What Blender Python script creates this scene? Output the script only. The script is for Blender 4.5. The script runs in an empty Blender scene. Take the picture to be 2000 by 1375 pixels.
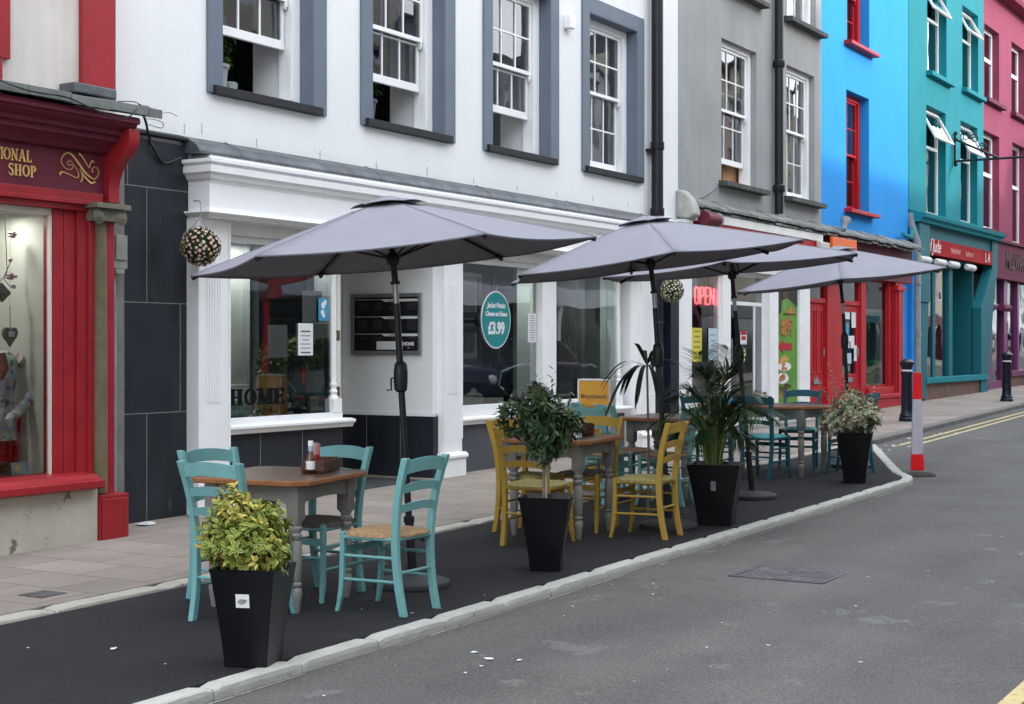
import bpy, bmesh, math, random
from mathutils import Vector, Matrix
R = math.radians
scene = bpy.context.scene
col = scene.collection
random.seed(7)

# ------------------------------------------------------------------ camera
F_PX = 2950.0                       # focal length for a 2000 px wide picture
TH = math.atan(1790 / F_PX)         # angle between the view axis and the street
CT, ST = math.cos(TH), math.sin(TH)
CAMH = 1.6
G = 0.013                           # the street climbs to the right
cd = bpy.data.cameras.new('camera')
cam = bpy.data.objects.new('camera', cd)
col.objects.link(cam)
cam.location = (0, 0, CAMH)
cam.rotation_euler = (R(90), 0, TH - R(90))
cd.sensor_width = 36
cd.lens = F_PX / 2000 * 36
cd.shift_y = -7.5 / 2000
cd.clip_start = 0.1
cd.clip_end = 600
scene.camera = cam

# ------------------------------------------------------------------ light
SUN_EL, SUN_AZ = 20.0, 163.0        # azimuth measured from +Y clockwise
w = bpy.data.worlds.new("World")
scene.world = w
w.use_nodes = True
nt = w.node_tree
bg = nt.nodes['Background']
sky = nt.nodes.new('ShaderNodeTexSky')
sky.sky_type = 'NISHITA'
sky.sun_disc = False
sky.sun_elevation = R(SUN_EL)
sky.sun_rotation = R(SUN_AZ)
sky.dust_density = 2.5
sky.ozone_density = 1.0
tcw = nt.nodes.new('ShaderNodeTexCoord')
cl = nt.nodes.new('ShaderNodeTexNoise')
cl.inputs['Scale'].default_value = 3.2
cl.inputs['Detail'].default_value = 7
cl.inputs['Roughness'].default_value = .55
rmp = nt.nodes.new('ShaderNodeValToRGB')
rmp.color_ramp.elements[0].position = .36
rmp.color_ramp.elements[1].position = .56
rmp.color_ramp.elements[0].color = (.35, .35, .35, 1)
rmp.color_ramp.elements[1].color = (.95, .95, .95, 1)
mx = nt.nodes.new('ShaderNodeMixRGB')
mx.inputs[2].default_value = (7.6, 7.9, 8.3, 1)
nt.links.new(tcw.outputs['Generated'], cl.inputs['Vector'])
nt.links.new(cl.outputs['Fac'], rmp.inputs['Fac'])
nt.links.new(rmp.outputs['Color'], mx.inputs[0])
nt.links.new(sky.outputs['Color'], mx.inputs[1])
nt.links.new(mx.outputs['Color'], bg.inputs['Color'])
bg.inputs['Strength'].default_value = 0.15
sd = bpy.data.lights.new('sun', 'SUN')
sd.energy = .85
sd.angle = R(2.0)
sd.color = (1, .95, .88)
sun = bpy.data.objects.new('sun', sd)
col.objects.link(sun)
az, el = R(SUN_AZ), R(SUN_EL)
sdir = Vector((math.sin(az) * math.cos(el), math.cos(az) * math.cos(el), math.sin(el)))
sun.rotation_euler = sdir.to_track_quat('Z', 'Y').to_euler()
sun.location = (0, -20, 30)
vs = scene.view_settings
vs.view_transform = 'Standard'
vs.look = 'None'
vs.gamma = 1
vs.exposure = 1.68

# ------------------------------------------------------------------ helpers
def at(px, py, Y):
    """a point of the photograph on the vertical plane Y -> (X, Z)"""
    u = (px - 1000) / F_PX; v = (680 - py) / F_PX
    t = Y / (ST - u * CT)
    return t * (CT + u * ST), CAMH + t * v

def lin(c):
    c /= 255.0
    return c / 12.92 if c <= .04045 else ((c + .055) / 1.055) ** 2.4

def rgb(r, g, b, k=1.0):
    return (min(lin(r) * k, .95), min(lin(g) * k, .95), min(lin(b) * k, .95))

def tag(o, label=None, cat=None, group=None, kind=None):
    if label: o['label'] = label
    if cat: o['category'] = cat
    if group: o['group'] = group
    if kind: o['kind'] = kind
    return o

def thing(name, label, cat, loc=(0, 0, 0), rz=0, group=None):
    o = bpy.data.objects.new(name, None)
    col.objects.link(o)
    o.empty_display_size = .2
    o.location = loc
    o.rotation_euler = (0, 0, rz)
    return tag(o, label, cat, group)

def kids(o):
    return [c for c in bpy.data.objects if c.parent == o]

def copy_tree(o, parent=None):
    c = o.copy(); col.objects.link(c)
    if parent:
        c.parent = parent; c.matrix_parent_inverse = o.matrix_parent_inverse.copy()
    for ch in kids(o): copy_tree(ch, c)
    return c

class MB:
    def __init__(s): s.v = []; s.f = []; s.m = []; s.cur = 0; s.T = None
    def _add(s, vs_, fs_):
        n = len(s.v)
        for p in vs_:
            p = Vector(p)
            if s.T is not None: p = s.T @ p
            s.v.append(p)
        for f in fs_:
            s.f.append([n + i for i in f]); s.m.append(s.cur)
        return s
    def box(s, x0, x1, y0, y1, z0, z1):
        return s._add([(x0, y0, z0), (x1, y0, z0), (x1, y1, z0), (x0, y1, z0), (x0, y0, z1), (x1, y0, z1), (x1, y1, z1), (x0, y1, z1)],
                      [(0, 3, 2, 1), (4, 5, 6, 7), (0, 1, 5, 4), (1, 2, 6, 5), (2, 3, 7, 6), (3, 0, 4, 7)])
    def quad(s, a, b, c, d): return s._add([a, b, c, d], [(0, 1, 2, 3)])
    def prism(s, poly, axis, a, b):
        """poly 2D extruded along axis: 'x' poly=(y,z), 'y' poly=(x,z), 'z' poly=(x,y)"""
        n = len(poly)
        mk = {'x': lambda p, t: (t, p[0], p[1]), 'y': lambda p, t: (p[0], t, p[1]), 'z': lambda p, t: (p[0], p[1], t)}[axis]
        vs_ = [mk(p, a) for p in poly] + [mk(p, b) for p in poly]
        fs_ = [tuple(range(n)), tuple(reversed(range(n, 2 * n)))]
        fs_ += [(i, i + n, (i + 1) % n + n, (i + 1) % n) for i in range(n)]
        return s._add(vs_, fs_)
    def tube(s, pts, r, seg=8, cap=True):
        pts = [Vector(p) for p in pts]; n = len(pts)
        rr = r if isinstance(r, (list, tuple)) else [r] * n
        vs_ = []; fs_ = []
        up = None
        for i, p in enumerate(pts):
            d = (pts[min(i + 1, n - 1)] - pts[max(i - 1, 0)])
            if d.length < 1e-9: d = Vector((0, 0, 1))
            d.normalize()
            if up is None:
                up = Vector((0, 0, 1)) if abs(d.z) < .9 else Vector((1, 0, 0))
            a = (up - d * up.dot(d)).normalized(); up = a
            b = d.cross(a)
            for k in range(seg):
                t = 2 * math.pi * k / seg
                vs_.append(p + a * (rr[i] * math.cos(t)) + b * (rr[i] * math.sin(t)))
        for i in range(n - 1):
            for k in range(seg):
                k2 = (k + 1) % seg
                fs_.append((i * seg + k, i * seg + k2, (i + 1) * seg + k2, (i + 1) * seg + k))
        if cap:
            fs_.append(tuple(reversed(range(seg)))); fs_.append(tuple(range((n - 1) * seg, n * seg)))
        return s._add(vs_, fs_)
    def bar(s, pts, w_, d_):
        """rectangular bar swept along a mostly vertical polyline, sides along x (w_) and y (d_)"""
        n = len(pts); vs_ = []; fs_ = []
        ww = w_ if isinstance(w_, (list, tuple)) else [w_] * n
        dd = d_ if isinstance(d_, (list, tuple)) else [d_] * n
        for (x, y, z), a, b in zip(pts, ww, dd):
            for sx, sy in ((-1, -1), (1, -1), (1, 1), (-1, 1)): vs_.append((x + sx * a / 2, y + sy * b / 2, z))
        for i in range(n - 1):
            for k in range(4):
                k2 = (k + 1) % 4
                fs_.append((i * 4 + k, i * 4 + k2, i * 4 + 4 + k2, i * 4 + 4 + k))
        fs_.append((3, 2, 1, 0)); fs_.append(tuple(range(4 * n - 4, 4 * n)))
        return s._add(vs_, fs_)
    def lathe(s, prof, c=(0, 0, 0), seg=20):
        vs_ = []; fs_ = []
        n = len(prof)
        for r, z in prof:
            for k in range(seg):
                t = 2 * math.pi * k / seg
                vs_.append((c[0] + r * math.cos(t), c[1] + r * math.sin(t), c[2] + z))
        for i in range(n - 1):
            for k in range(seg):
                k2 = (k + 1) % seg
                fs_.append((i * seg + k, i * seg + k2, (i + 1) * seg + k2, (i + 1) * seg + k))
        fs_.append(tuple(reversed(range(seg)))); fs_.append(tuple(range((n - 1) * seg, n * seg)))
        return s._add(vs_, fs_)
    def ball(s, c, r, seg=8, rings=5, sz=1):
        pr = [(max(r * math.sin(math.pi * i / rings), 1e-4), -r * sz * math.cos(math.pi * i / rings)) for i in range(rings + 1)]
        return s.lathe(pr, c, seg)
    def grid(s, pts):
        """pts: rows of points -> sheet"""
        nr, nc = len(pts), len(pts[0])
        return s._add([p for r_ in pts for p in r_], [(i * nc + j, i * nc + j + 1, (i + 1) * nc + j + 1, (i + 1) * nc + j) for i in range(nr - 1) for j in range(nc - 1)])
    def ribbon(s, pts, wid, y, dep=.004, k=0):
        """flat raised stroke on a wall facing -Y; pts (x,z)"""
        n = len(pts); L = []; Rr = []
        for i, p in enumerate(pts):
            a = pts[max(i - 1, 0)]; b = pts[min(i + 1, n - 1)]
            dx, dz = b[0] - a[0], b[1] - a[1]; l = math.hypot(dx, dz) or 1
            wd = (wid[i] if isinstance(wid, (list, tuple)) else wid) / 2
            L.append((p[0] - dz / l * wd, p[1] + dx / l * wd)); Rr.append((p[0] + dz / l * wd, p[1] - dx / l * wd))
        d = dep + k * .0003
        for i in range(n - 1):
            q = [L[i], Rr[i], Rr[i + 1], L[i + 1]]
            s._add([(x, y - d, z) for x, z in q] + [(x, y, z) for x, z in q], [(0, 1, 2, 3), (0, 4, 5, 1), (1, 5, 6, 2), (2, 6, 7, 3), (3, 7, 4, 0)])
        return s
    def build(s, name, mat, parent=None, smooth=0, bevel=0, kind=None, inv=True, solid=0, fix=True):
        me = bpy.data.meshes.new(name)
        me.from_pydata([tuple(p) for p in s.v], [], s.f)
        for m_ in (mat if isinstance(mat, (list, tuple)) else [mat]): me.materials.append(m_)
        if any(s.m): me.polygons.foreach_set('material_index', s.m)
        if fix:
            bm = bmesh.new(); bm.from_mesh(me); bmesh.ops.recalc_face_normals(bm, faces=bm.faces); bm.to_mesh(me); bm.free()
        if smooth:
            me.polygons.foreach_set('use_smooth', [True] * len(me.polygons))
            me.set_sharp_from_angle(angle=R(smooth))
        me.update()
        o = bpy.data.objects.new(name, me); col.objects.link(o)
        if parent:
            o.parent = parent
            if inv and parent.type == 'EMPTY' and parent.parent is None and parent.get('world'):
                o.matrix_parent_inverse = Matrix.Translation(parent.location).inverted()
        if bevel:
            b = o.modifiers.new('bevel', 'BEVEL'); b.width = bevel; b.segments = 2; b.limit_method = 'ANGLE'; b.angle_limit = R(40)
        if solid:
            b = o.modifiers.new('solid', 'SOLIDIFY'); b.thickness = solid; b.offset = 0
        if kind: o['kind'] = kind
        return o

def building(name, label, x, y):
    t = thing(name, label, 'building', (x, y, G * x))
    t['world'] = 1
    return t

def text(name, s, mat, parent, size, pos, face='y', ext=.002, sx=1.0, bold=0.0, align='LEFT', shear=0):
    cu = bpy.data.curves.new(name, 'FONT')
    cu.body = s; cu.size = size; cu.extrude = ext; cu.offset = bold; cu.align_x = align; cu.shear = shear
    cu.resolution_u = 4
    ob = bpy.data.objects.new(name, cu); col.objects.link(ob)
    dg = bpy.context.evaluated_depsgraph_get()
    me = bpy.data.meshes.new_from_object(ob.evaluated_get(dg))
    bpy.data.objects.remove(ob); bpy.data.curves.remove(cu)
    rot = Matrix.Rotation(R(90), 4, 'X')
    if face == 'x': rot = Matrix.Rotation(R(-90), 4, 'Z') @ rot
    me.transform(Matrix.Translation(pos) @ rot @ Matrix.Diagonal((sx, 1, 1, 1)))
    me.materials.clear(); me.materials.append(mat); me.name = name
    o = bpy.data.objects.new(name, me); col.objects.link(o)
    if parent:
        o.parent = parent
        if parent.type == 'EMPTY' and parent.get('world'):
            o.matrix_parent_inverse = Matrix.Translation(parent.location).inverted()
    return o

def arc(cx, cy, rx, ry, a0, a1, n=14):
    return [(cx + rx * math.cos(R(a0 + (a1 - a0) * i / n)), cy + ry * math.sin(R(a0 + (a1 - a0) * i / n))) for i in range(n + 1)]

def spline(pts, n=6):
    out = []
    for i in range(len(pts) - 1):
        p0 = pts[max(i - 1, 0)]; p1 = pts[i]; p2 = pts[i + 1]; p3 = pts[min(i + 2, len(pts) - 1)]
        for k in range(n):
            t = k / n
            out.append(tuple(.5 * (2 * b + (c - a) * t + (2 * a - 5 * b + 4 * c - d) * t * t + (3 * b - a - 3 * c + d) * t ** 3) for a, b, c, d in zip(p0, p1, p2, p3)))
    out.append(tuple(pts[-1]))
    return out

# serif lettering built from strokes: unit box 1 high
def serif(mb, s, x, z, h, y, T=.16, t=.07, sf=.09, sp=.12, wide=1.0, dep=.004):
    W = {'T': .72, 'I': .2, 'O': .85, 'N': .8, 'A': .85, 'L': .62, 'S': .6, 'H': .82, 'P': .66, 'M': 1.0, 'E': .68, 'W': 1.1, 'R': .74, 'D': .8, ' ': .4}
    k = [0]
    def S(pts, wd, ww=1):
        mb.ribbon([(x + a * wide * h, z + b * h) for a, b in pts], wd * h if not isinstance(wd, list) else [q * h for q in wd], y, dep, k[0]); k[0] += 1
    def foot(cx, zz): S([(cx - T / 2 - sf, zz), (cx + T / 2 + sf, zz)], t)
    def stem(cx, a=0, b=1):
        S([(cx, a), (cx, b)], T * wide)
    for ch in s:
        w_ = W[ch]
        if ch in 'HNTILPEMRD':
            pass
        if ch == 'H': stem(.18); stem(w_ - .18); S([(.18, .5), (w_ - .18, .5)], t); [foot(c, q) for c in (.18, w_ - .18) for q in (t / 2, 1 - t / 2)]
        elif ch == 'I': stem(.1); foot(.1, t / 2); foot(.1, 1 - t / 2)
        elif ch == 'T': stem(w_ / 2); foot(w_ / 2, t / 2); S([(0, 1 - t / 2), (w_, 1 - t / 2)], t); S([(t / 2, 1), (t / 2, .78)], t); S([(w_ - t / 2, 1), (w_ - t / 2, .78)], t)
        elif ch == 'O':
            pts = arc(w_ / 2, .5, w_ / 2 - T / 2, .5 - t / 2, 0, 360, 28); S(pts, [t + (T - t) * abs(math.cos(2 * math.pi * i / 28)) for i in range(29)])
        elif ch == 'N': S([(.14, 0), (.14, 1)], t); S([(w_ - .14, 0), (w_ - .14, 1)], t); S([(.14, 1 - t), (w_ - .14, t)], T); foot(.12, t / 2); foot(.1, 1 - t / 2); foot(w_ - .12, 1 - t / 2)
        elif ch == 'A': S([(.12, 0), (w_ / 2, 1)], t); S([(w_ / 2, 1), (w_ - .12, 0)], T); S([(.22, .32), (w_ - .22, .32)], t); foot(.12, t / 2); foot(w_ - .12, t / 2)
        elif ch == 'L': stem(.18); foot(.18, 1 - t / 2); S([(.05, t / 2), (w_, t / 2)], t); S([(w_ - t / 2, 0), (w_ - t / 2, .25)], t)
        elif ch == 'E': stem(.18); S([(.04, t / 2), (w_, t / 2)], t); S([(.04, 1 - t / 2), (w_, 1 - t / 2)], t); S([(.18, .5), (w_ - .16, .5)], t); S([(w_ - t / 2, 0), (w_ - t / 2, .26)], t); S([(w_ - t / 2, 1), (w_ - t / 2, .74)], t); S([(w_ - .16, .4), (w_ - .16, .6)], t)
        elif ch == 'M': S([(.14, 0), (.14, 1)], t * 1.3); stem(w_ - .18); S([(.14, 1), (w_ / 2, .1)], T); S([(w_ / 2, .1), (w_ - .18, 1)], t); foot(.12, t / 2); foot(.1, 1 - t / 2); foot(w_ - .18, t / 2); foot(w_ - .16, 1 - t / 2)
        elif ch in 'PR':
            stem(.18); foot(.18, t / 2); S([(.02, 1 - t / 2), (.36, 1 - t / 2)], t); pts = arc(.34, .74, w_ - .36 - T / 2, .26 - t / 2, 90, -90, 12); S(pts, [t + (T - t) * math.sin(math.pi * i / 12) for i in range(13)]); S([(.18, .5), (.34, .5)], t)
            if ch == 'R': S([(.36, .48), (w_ - .04, 0)], T)
        elif ch == 'S':
            pts = arc(w_ / 2, .74, w_ / 2 - .06, .23, 20, 180, 9) + arc(w_ / 2, .27, w_ / 2 - .07, .23, 70, -160, 12)
            pts = spline([(w_ - .06, .78), (w_ * .75, .95), (w_ / 2, .97), (.12, .86), (.09, .7), (.3, .55), (w_ - .14, .4), (w_ - .08, .24), (w_ * .7, .06), (w_ / 2, .03), (.15, .08), (.04, .26)], 3)
            n = len(pts); S(pts, [t + (T - t) * max(0, math.sin(math.pi * i / (n - 1))) ** 1.5 for i in range(n)])
        elif ch == 'W': S([(0, 1), (.28, 0)], T); S([(.28, 0), (.52, 1)], t); S([(.52, 1), (.8, 0)], T); S([(.8, 0), (w_, 1)], t)
        elif ch == 'D': stem(.18); S([(.02, t / 2), (.3, t / 2)], t); S([(.02, 1 - t / 2), (.3, 1 - t / 2)], t); pts = arc(.3, .5, w_ - .3 - T / 2, .5 - t / 2, 90, -90, 14); S(pts, [t + (T - t) * math.sin(math.pi * i / 14) for i in range(15)])
        x += (w_ + sp) * h * wide
    return x

# ------------------------------------------------------------------ materials
def M(name, c, rough=.6, var=.1, vs_=2.5, bump=0.0, bs=60, streak=0.0, metal=0.0, coat=0.0, wear=0.0, wc=(.6, .6, .58), ws=9, emit=0, spec=.3, stretch=None, c2=None):
    m = bpy.data.materials.new(name); m.use_nodes = True
    n = m.node_tree; N = n.nodes; L = n.links
    b = N['Principled BSDF']
    b.inputs['Roughness'].default_value = rough
    b.inputs['Metallic'].default_value = metal
    b.inputs['Coat Weight'].default_value = coat
    b.inputs['Specular IOR Level'].default_value = spec
    tc = N.new('ShaderNodeTexCoord')
    vec = tc.outputs['Object']
    if stretch:
        mp = N.new('ShaderNodeMapping'); mp.inputs['Scale'].default_value = stretch
        L.new(vec, mp.inputs['Vector']); vec = mp.outputs['Vector']
    base = N.new('ShaderNodeMixRGB'); base.blend_type = 'MIX'
    no = N.new('ShaderNodeTexNoise'); no.inputs['Scale'].default_value = vs_; no.inputs['Detail'].default_value = 8; no.inputs['Roughness'].default_value = .62
    L.new(vec, no.inputs['Vector'])
    mr = N.new('ShaderNodeMapRange'); mr.inputs[1].default_value = .3; mr.inputs[2].default_value = .7
    L.new(no.outputs['Fac'], mr.inputs[0])
    L.new(mr.outputs[0], base.inputs[0])
    cb = c2 if c2 else tuple(min(q * (1 + var), .95) for q in c)
    base.inputs[1].default_value = (*[q * (1 - var) for q in c], 1); base.inputs[2].default_value = (*cb, 1)
    cur = base.outputs[0]
    if streak:
        mp = N.new('ShaderNodeMapping'); mp.inputs['Scale'].default_value = (2.6, 2.6, .22)
        L.new(tc.outputs['Object'], mp.inputs['Vector'])
        n2 = N.new('ShaderNodeTexNoise'); n2.inputs['Scale'].default_value = 1.0; n2.inputs['Detail'].default_value = 9; n2.inputs['Roughness'].default_value = .68
        L.new(mp.outputs['Vector'], n2.inputs['Vector'])
        m2 = N.new('ShaderNodeMapRange'); m2.inputs[1].default_value = .45; m2.inputs[2].default_value = .75; m2.inputs[3].default_value = 1; m2.inputs[4].default_value = 1 - streak
        L.new(n2.outputs['Fac'], m2.inputs[0])
        mu = N.new('ShaderNodeMixRGB'); mu.blend_type = 'MULTIPLY'; mu.inputs[0].default_value = 1
        L.new(cur, mu.inputs[1]); L.new(m2.outputs[0], mu.inputs[2]); cur = mu.outputs[0]
    if wear:
        n3 = N.new('ShaderNodeTexNoise'); n3.inputs['Scale'].default_value = ws; n3.inputs['Detail'].default_value = 9; n3.inputs['Roughness'].default_value = .7
        L.new(vec, n3.inputs['Vector'])
        m3 = N.new('ShaderNodeMapRange'); m3.inputs[1].default_value = 1 - wear; m3.inputs[2].default_value = 1 - wear + .04
        L.new(n3.outputs['Fac'], m3.inputs[0])
        mw = N.new('ShaderNodeMixRGB'); mw.inputs[2].default_value = (*wc, 1)
        L.new(m3.outputs[0], mw.inputs[0]); L.new(cur, mw.inputs[1]); cur = mw.outputs[0]
    L.new(cur, b.inputs['Base Color'])
    if bump:
        nb = N.new('ShaderNodeTexNoise'); nb.inputs['Scale'].default_value = bs; nb.inputs['Detail'].default_value = 5
        L.new(vec, nb.inputs['Vector'])
        bu = N.new('ShaderNodeBump'); bu.inputs['Strength'].default_value = bump; bu.inputs['Distance'].default_value = .01
        L.new(nb.outputs['Fac'], bu.inputs['Height']); L.new(bu.outputs['Normal'], b.inputs['Normal'])
    if emit:
        b.inputs['Emission Color'].default_value = (*c, 1); b.inputs['Emission Strength'].default_value = emit
    return m

def glass(name, tint=(.82, .88, .87), k=1.7, add=.03, wav=.02):
    m = bpy.data.materials.new(name); m.use_nodes = True
    n = m.node_tree; N = n.nodes; L = n.links
    N.remove(N['Principled BSDF'])
    out = [q for q in N if q.type == 'OUTPUT_MATERIAL'][0]
    tr = N.new('ShaderNodeBsdfTransparent'); tr.inputs[0].default_value = (*tint, 1)
    gl = N.new('ShaderNodeBsdfGlossy'); gl.inputs['Roughness'].default_value = 0.0; gl.inputs[0].default_value = (.95, .97, 1, 1)
    fr = N.new('ShaderNodeFresnel'); fr.inputs[0].default_value = 1.5
    ma = N.new('ShaderNodeMath'); ma.operation = 'MULTIPLY_ADD'; ma.inputs[1].default_value = k; ma.inputs[2].default_value = add; ma.use_clamp = True
    mxs = N.new('ShaderNodeMixShader')
    tc = N.new('ShaderNodeTexCoord'); no = N.new('ShaderNodeTexNoise'); no.inputs['Scale'].default_value = 1.1; no.inputs['Detail'].default_value = 1
    bu = N.new('ShaderNodeBump'); bu.inputs['Strength'].default_value = wav; bu.inputs['Distance'].default_value = .3
    L.new(tc.outputs['Object'], no.inputs['Vector']); L.new(no.outputs['Fac'], bu.inputs['Height']); L.new(bu.outputs[0], gl.inputs['Normal'])
    L.new(fr.outputs[0], ma.inputs[0]); L.new(ma.outputs[0], mxs.inputs[0]); L.new(tr.outputs[0], mxs.inputs[1]); L.new(gl.outputs[0], mxs.inputs[2])
    L.new(mxs.outputs[0], out.inputs[0])
    return m

GLASS = glass('window_glass', k=1.9, add=.03)
GLASS_D = glass('display_glass', k=.9, add=.0)
GLASS_UP = glass('sash_glass', tint=(.8, .84, .84), k=1.5, add=.03, wav=.05)
WHITE_WALL = M('white_render', (.74, .76, .765), .85, .03, .8, .45, 26, streak=.05)
WHITE = M('white_paint', (.85, .86, .87), .35, .03, 4, .05, 60, streak=.03)
WHITE_OLD = M('aged_white_paint', (.76, .77, .75), .5, .06, 4, .1, 50, streak=.15, wear=.36, wc=(.42, .42, .4))
GREYPAINT = M('blue_grey_paint', rgb(100, 111, 124), .55, .05, 3, .1, 50, wear=.27, wc=(.4, .43, .47))
SILL = M('dark_sill_paint', (.014, .015, .018), .6, .15, 5, .1)
LEAD = M('lead_sheet', (.11, .12, .135), .5, .35, 5, .5, 16, streak=.4, metal=.25, wear=.36, wc=(.38, .40, .41))
SLATE = M('slate_cladding', (.020, .024, .031), .42, .32, 2.2, .35, 9, wear=.33, wc=(.055, .06, .068), ws=4, stretch=(1.6, 1.6, .5))
GROUT = M('pale_joint', (.19, .2, .205), .9, .2, 14)
BLACK = M('black_metal', (.012, .013, .016), .38, .2, 6, .08)
NAVY = M('black_gloss_paint', (.010, .013, .024), .28, .2, 6, .05)
RED = M('red_paint', (.32, .019, .027), .38, .14, 4, .10, 30, streak=.25, wear=.275, wc=(.48, .36, .33), ws=14)
REDM = M('maroon_paint', (.135, .016, .036), .6, .2, 2, .1, 30, streak=.3)
REDB = M('bright_red_paint', (.42, .010, .020), .5, .12, 4, .06, 30, streak=.2)
STONE = M('khaki_stone_paint', (.145, .125, .075), .7, .25, 5, .3, 30, streak=.3)
GOLD = M('gold_leaf_paint', (.66, .42, .15), .35, .15, 12, 0)
RENDER_B = M('beige_render', (.62, .58, .54), .9, .08, 2, .3, 35, streak=.2)
RENDER_D = M('dirty_cream_render', (.46, .44, .37), .9, .15, 2.5, .5, 25, streak=.08, wear=.40, wc=(.16, .15, .11), ws=6)
GREYWALL = M('grey_render', (.30, .307, .307), .9, .10, 1.2, .35, 30, streak=.16, wear=.32, wc=(.40, .41, .40), ws=5)
BLUEWALL = M('blue_masonry_paint', (.018, .27, .70), .85, .05, 1.2, .3, 40, streak=.06)
TEALWALL = M('teal_masonry_paint', (.006, .20, .245), .85, .06, 1.2, .3, 40, streak=.1)
TEALSHOP = M('teal_gloss_paint', (.005, .125, .155), .62, .08, 2, .06, 40, streak=.1)
PINKWALL = M('magenta_masonry_paint', (.25, .045, .095), .85, .08, 1.2, .3, 40, streak=.12)
PLUM = M('plum_paint', (.12, .022, .05), .8, .15, 2, .1)
PURPLE = M('purple_gloss_paint', (.16, .03, .12), .35, .1, 3)
CREAMW = M('cream_render', (.5, .45, .36), .9, .08, 1.2, .3, 40, streak=.12)
DARKIN = M('dark_interior', (.09, .093, .10), .8, .3, 1.5)
GREYIN = M('grey_interior', (.34, .35, .35), .85, .1, 1.5)
CREAMIN = M('cream_interior', (.62, .61, .54), .85, .05, 1.5, .1, 30)
WHITEIN = M('white_interior', (.66, .66, .66), .8, .04, 1.5)
CURTAIN = M('net_curtain', (.55, .55, .54), .9, .15, 14, stretch=(5, 5, .3))
ROOFM = M('roof_slate', (.07, .075, .085), .6, .3, 4, .4, 20)
BROWNB = M('brown_brick_tile', (.15, .085, .065), .6, .25, 5, .3, 30)
PIPEG = M('grey_cast_pipe', (.23, .25, .27), .5, .2, 8, .1)
PAPER = M('printed_paper', (.72, .73, .74), .6, .03, 6)
PAPERG = M('grey_backed_paper', (.60, .62, .62), .6, .06, 6)
INK = M('black_ink', (.004, .004, .005), .8, .1, spec=.1)

# ------------------------------------------------------------------ ground
def gz(x, off=0): return G * x + off
RD = -0.055
def sheet(name, poly, off, mat, th=0):
    mb = MB()
    top = [(x, y, gz(x, off)) for x, y in poly]
    n = len(top)
    mb._add(top, [tuple(range(n))])
    if th:
        mb._add(top + [(x, y, z - th) for x, y, z in top], [(i, (i + 1) % n, (i + 1) % n + n, i + n) for i in range(n)])
    o = mb.build(name, mat, fix=bool(th)); o['kind'] = 'structure'
    return o

def road_mat(name, c, spk, c_dark, crack=True):
    m = M(name, c, .93, .16, .9, .8, 60, spec=.25, wear=.40, wc=tuple(q * 1.35 for q in c), ws=1.7)
    n = m.node_tree; N = n.nodes; L = n.links; b = N['Principled BSDF']
    src = b.inputs['Base Color'].links[0].from_socket
    tc = N.new('ShaderNodeTexCoord')
    v = N.new('ShaderNodeTexNoise'); v.inputs['Scale'].default_value = 62; v.inputs['Detail'].default_value = 6; v.inputs['Roughness'].default_value = .8
    L.new(tc.outputs['Object'], v.inputs['Vector'])
    mr = N.new('ShaderNodeMapRange'); mr.inputs[1].default_value = .34; mr.inputs[2].default_value = .66; mr.inputs[3].default_value = 1 - spk; mr.inputs[4].default_value = 1 + spk
    L.new(v.outputs['Fac'], mr.inputs[0])
    mu = N.new('ShaderNodeMixRGB'); mu.blend_type = 'MULTIPLY'; mu.inputs[0].default_value = 1
    L.new(src, mu.inputs[1]); L.new(mr.outputs[0], mu.inputs[2])
    # tyre-worn bands along the street
    mp = N.new('ShaderNodeMapping'); mp.inputs['Scale'].default_value = (.12, 1.1, 1)
    L.new(tc.outputs['Object'], mp.inputs['Vector'])
    n2 = N.new('ShaderNodeTexNoise'); n2.inputs['Scale'].default_value = 1.3; n2.inputs['Detail'].default_value = 5
    L.new(mp.outputs[0], n2.inputs['Vector'])
    m2 = N.new('ShaderNodeMapRange'); m2.inputs[1].default_value = .38; m2.inputs[2].default_value = .66
    L.new(n2.outputs['Fac'], m2.inputs[0])
    mx2 = N.new('ShaderNodeMixRGB'); mx2.blend_type = 'MULTIPLY'; mx2.inputs[2].default_value = (*c_dark, 1)
    L.new(m2.outputs[0], mx2.inputs[0]); L.new(mu.outputs[0], mx2.inputs[1])
    # pale spots of gum, dust and grit
    v3 = N.new('ShaderNodeTexVoronoi'); v3.inputs['Scale'].default_value = 3.3; v3.inputs['Randomness'].default_value = 1
    L.new(tc.outputs['Object'], v3.inputs['Vector'])
    n4 = N.new('ShaderNodeTexNoise'); n4.inputs['Scale'].default_value = 3.1
    L.new(tc.outputs['Object'], n4.inputs['Vector'])
    m4 = N.new('ShaderNodeMath'); m4.operation = 'MULTIPLY'; m4.inputs[1].default_value = .085
    L.new(n4.outputs['Fac'], m4.inputs[0])
    m3 = N.new('ShaderNodeMath'); m3.operation = 'LESS_THAN'
    L.new(v3.outputs['Distance'], m3.inputs[0]); L.new(m4.outputs[0], m3.inputs[1])
    m5 = N.new('ShaderNodeMath'); m5.operation = 'MULTIPLY'; m5.inputs[1].default_value = .5
    L.new(m3.outputs[0], m5.inputs[0])
    mx3 = N.new('ShaderNodeMixRGB'); mx3.inputs[2].default_value = (.22, .22, .21, 1)
    L.new(m5.outputs[0], mx3.inputs[0]); L.new(mx2.outputs[0], mx3.inputs[1])
    L.new(mx3.outputs[0], b.inputs['Base Color'])
    return m

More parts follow.
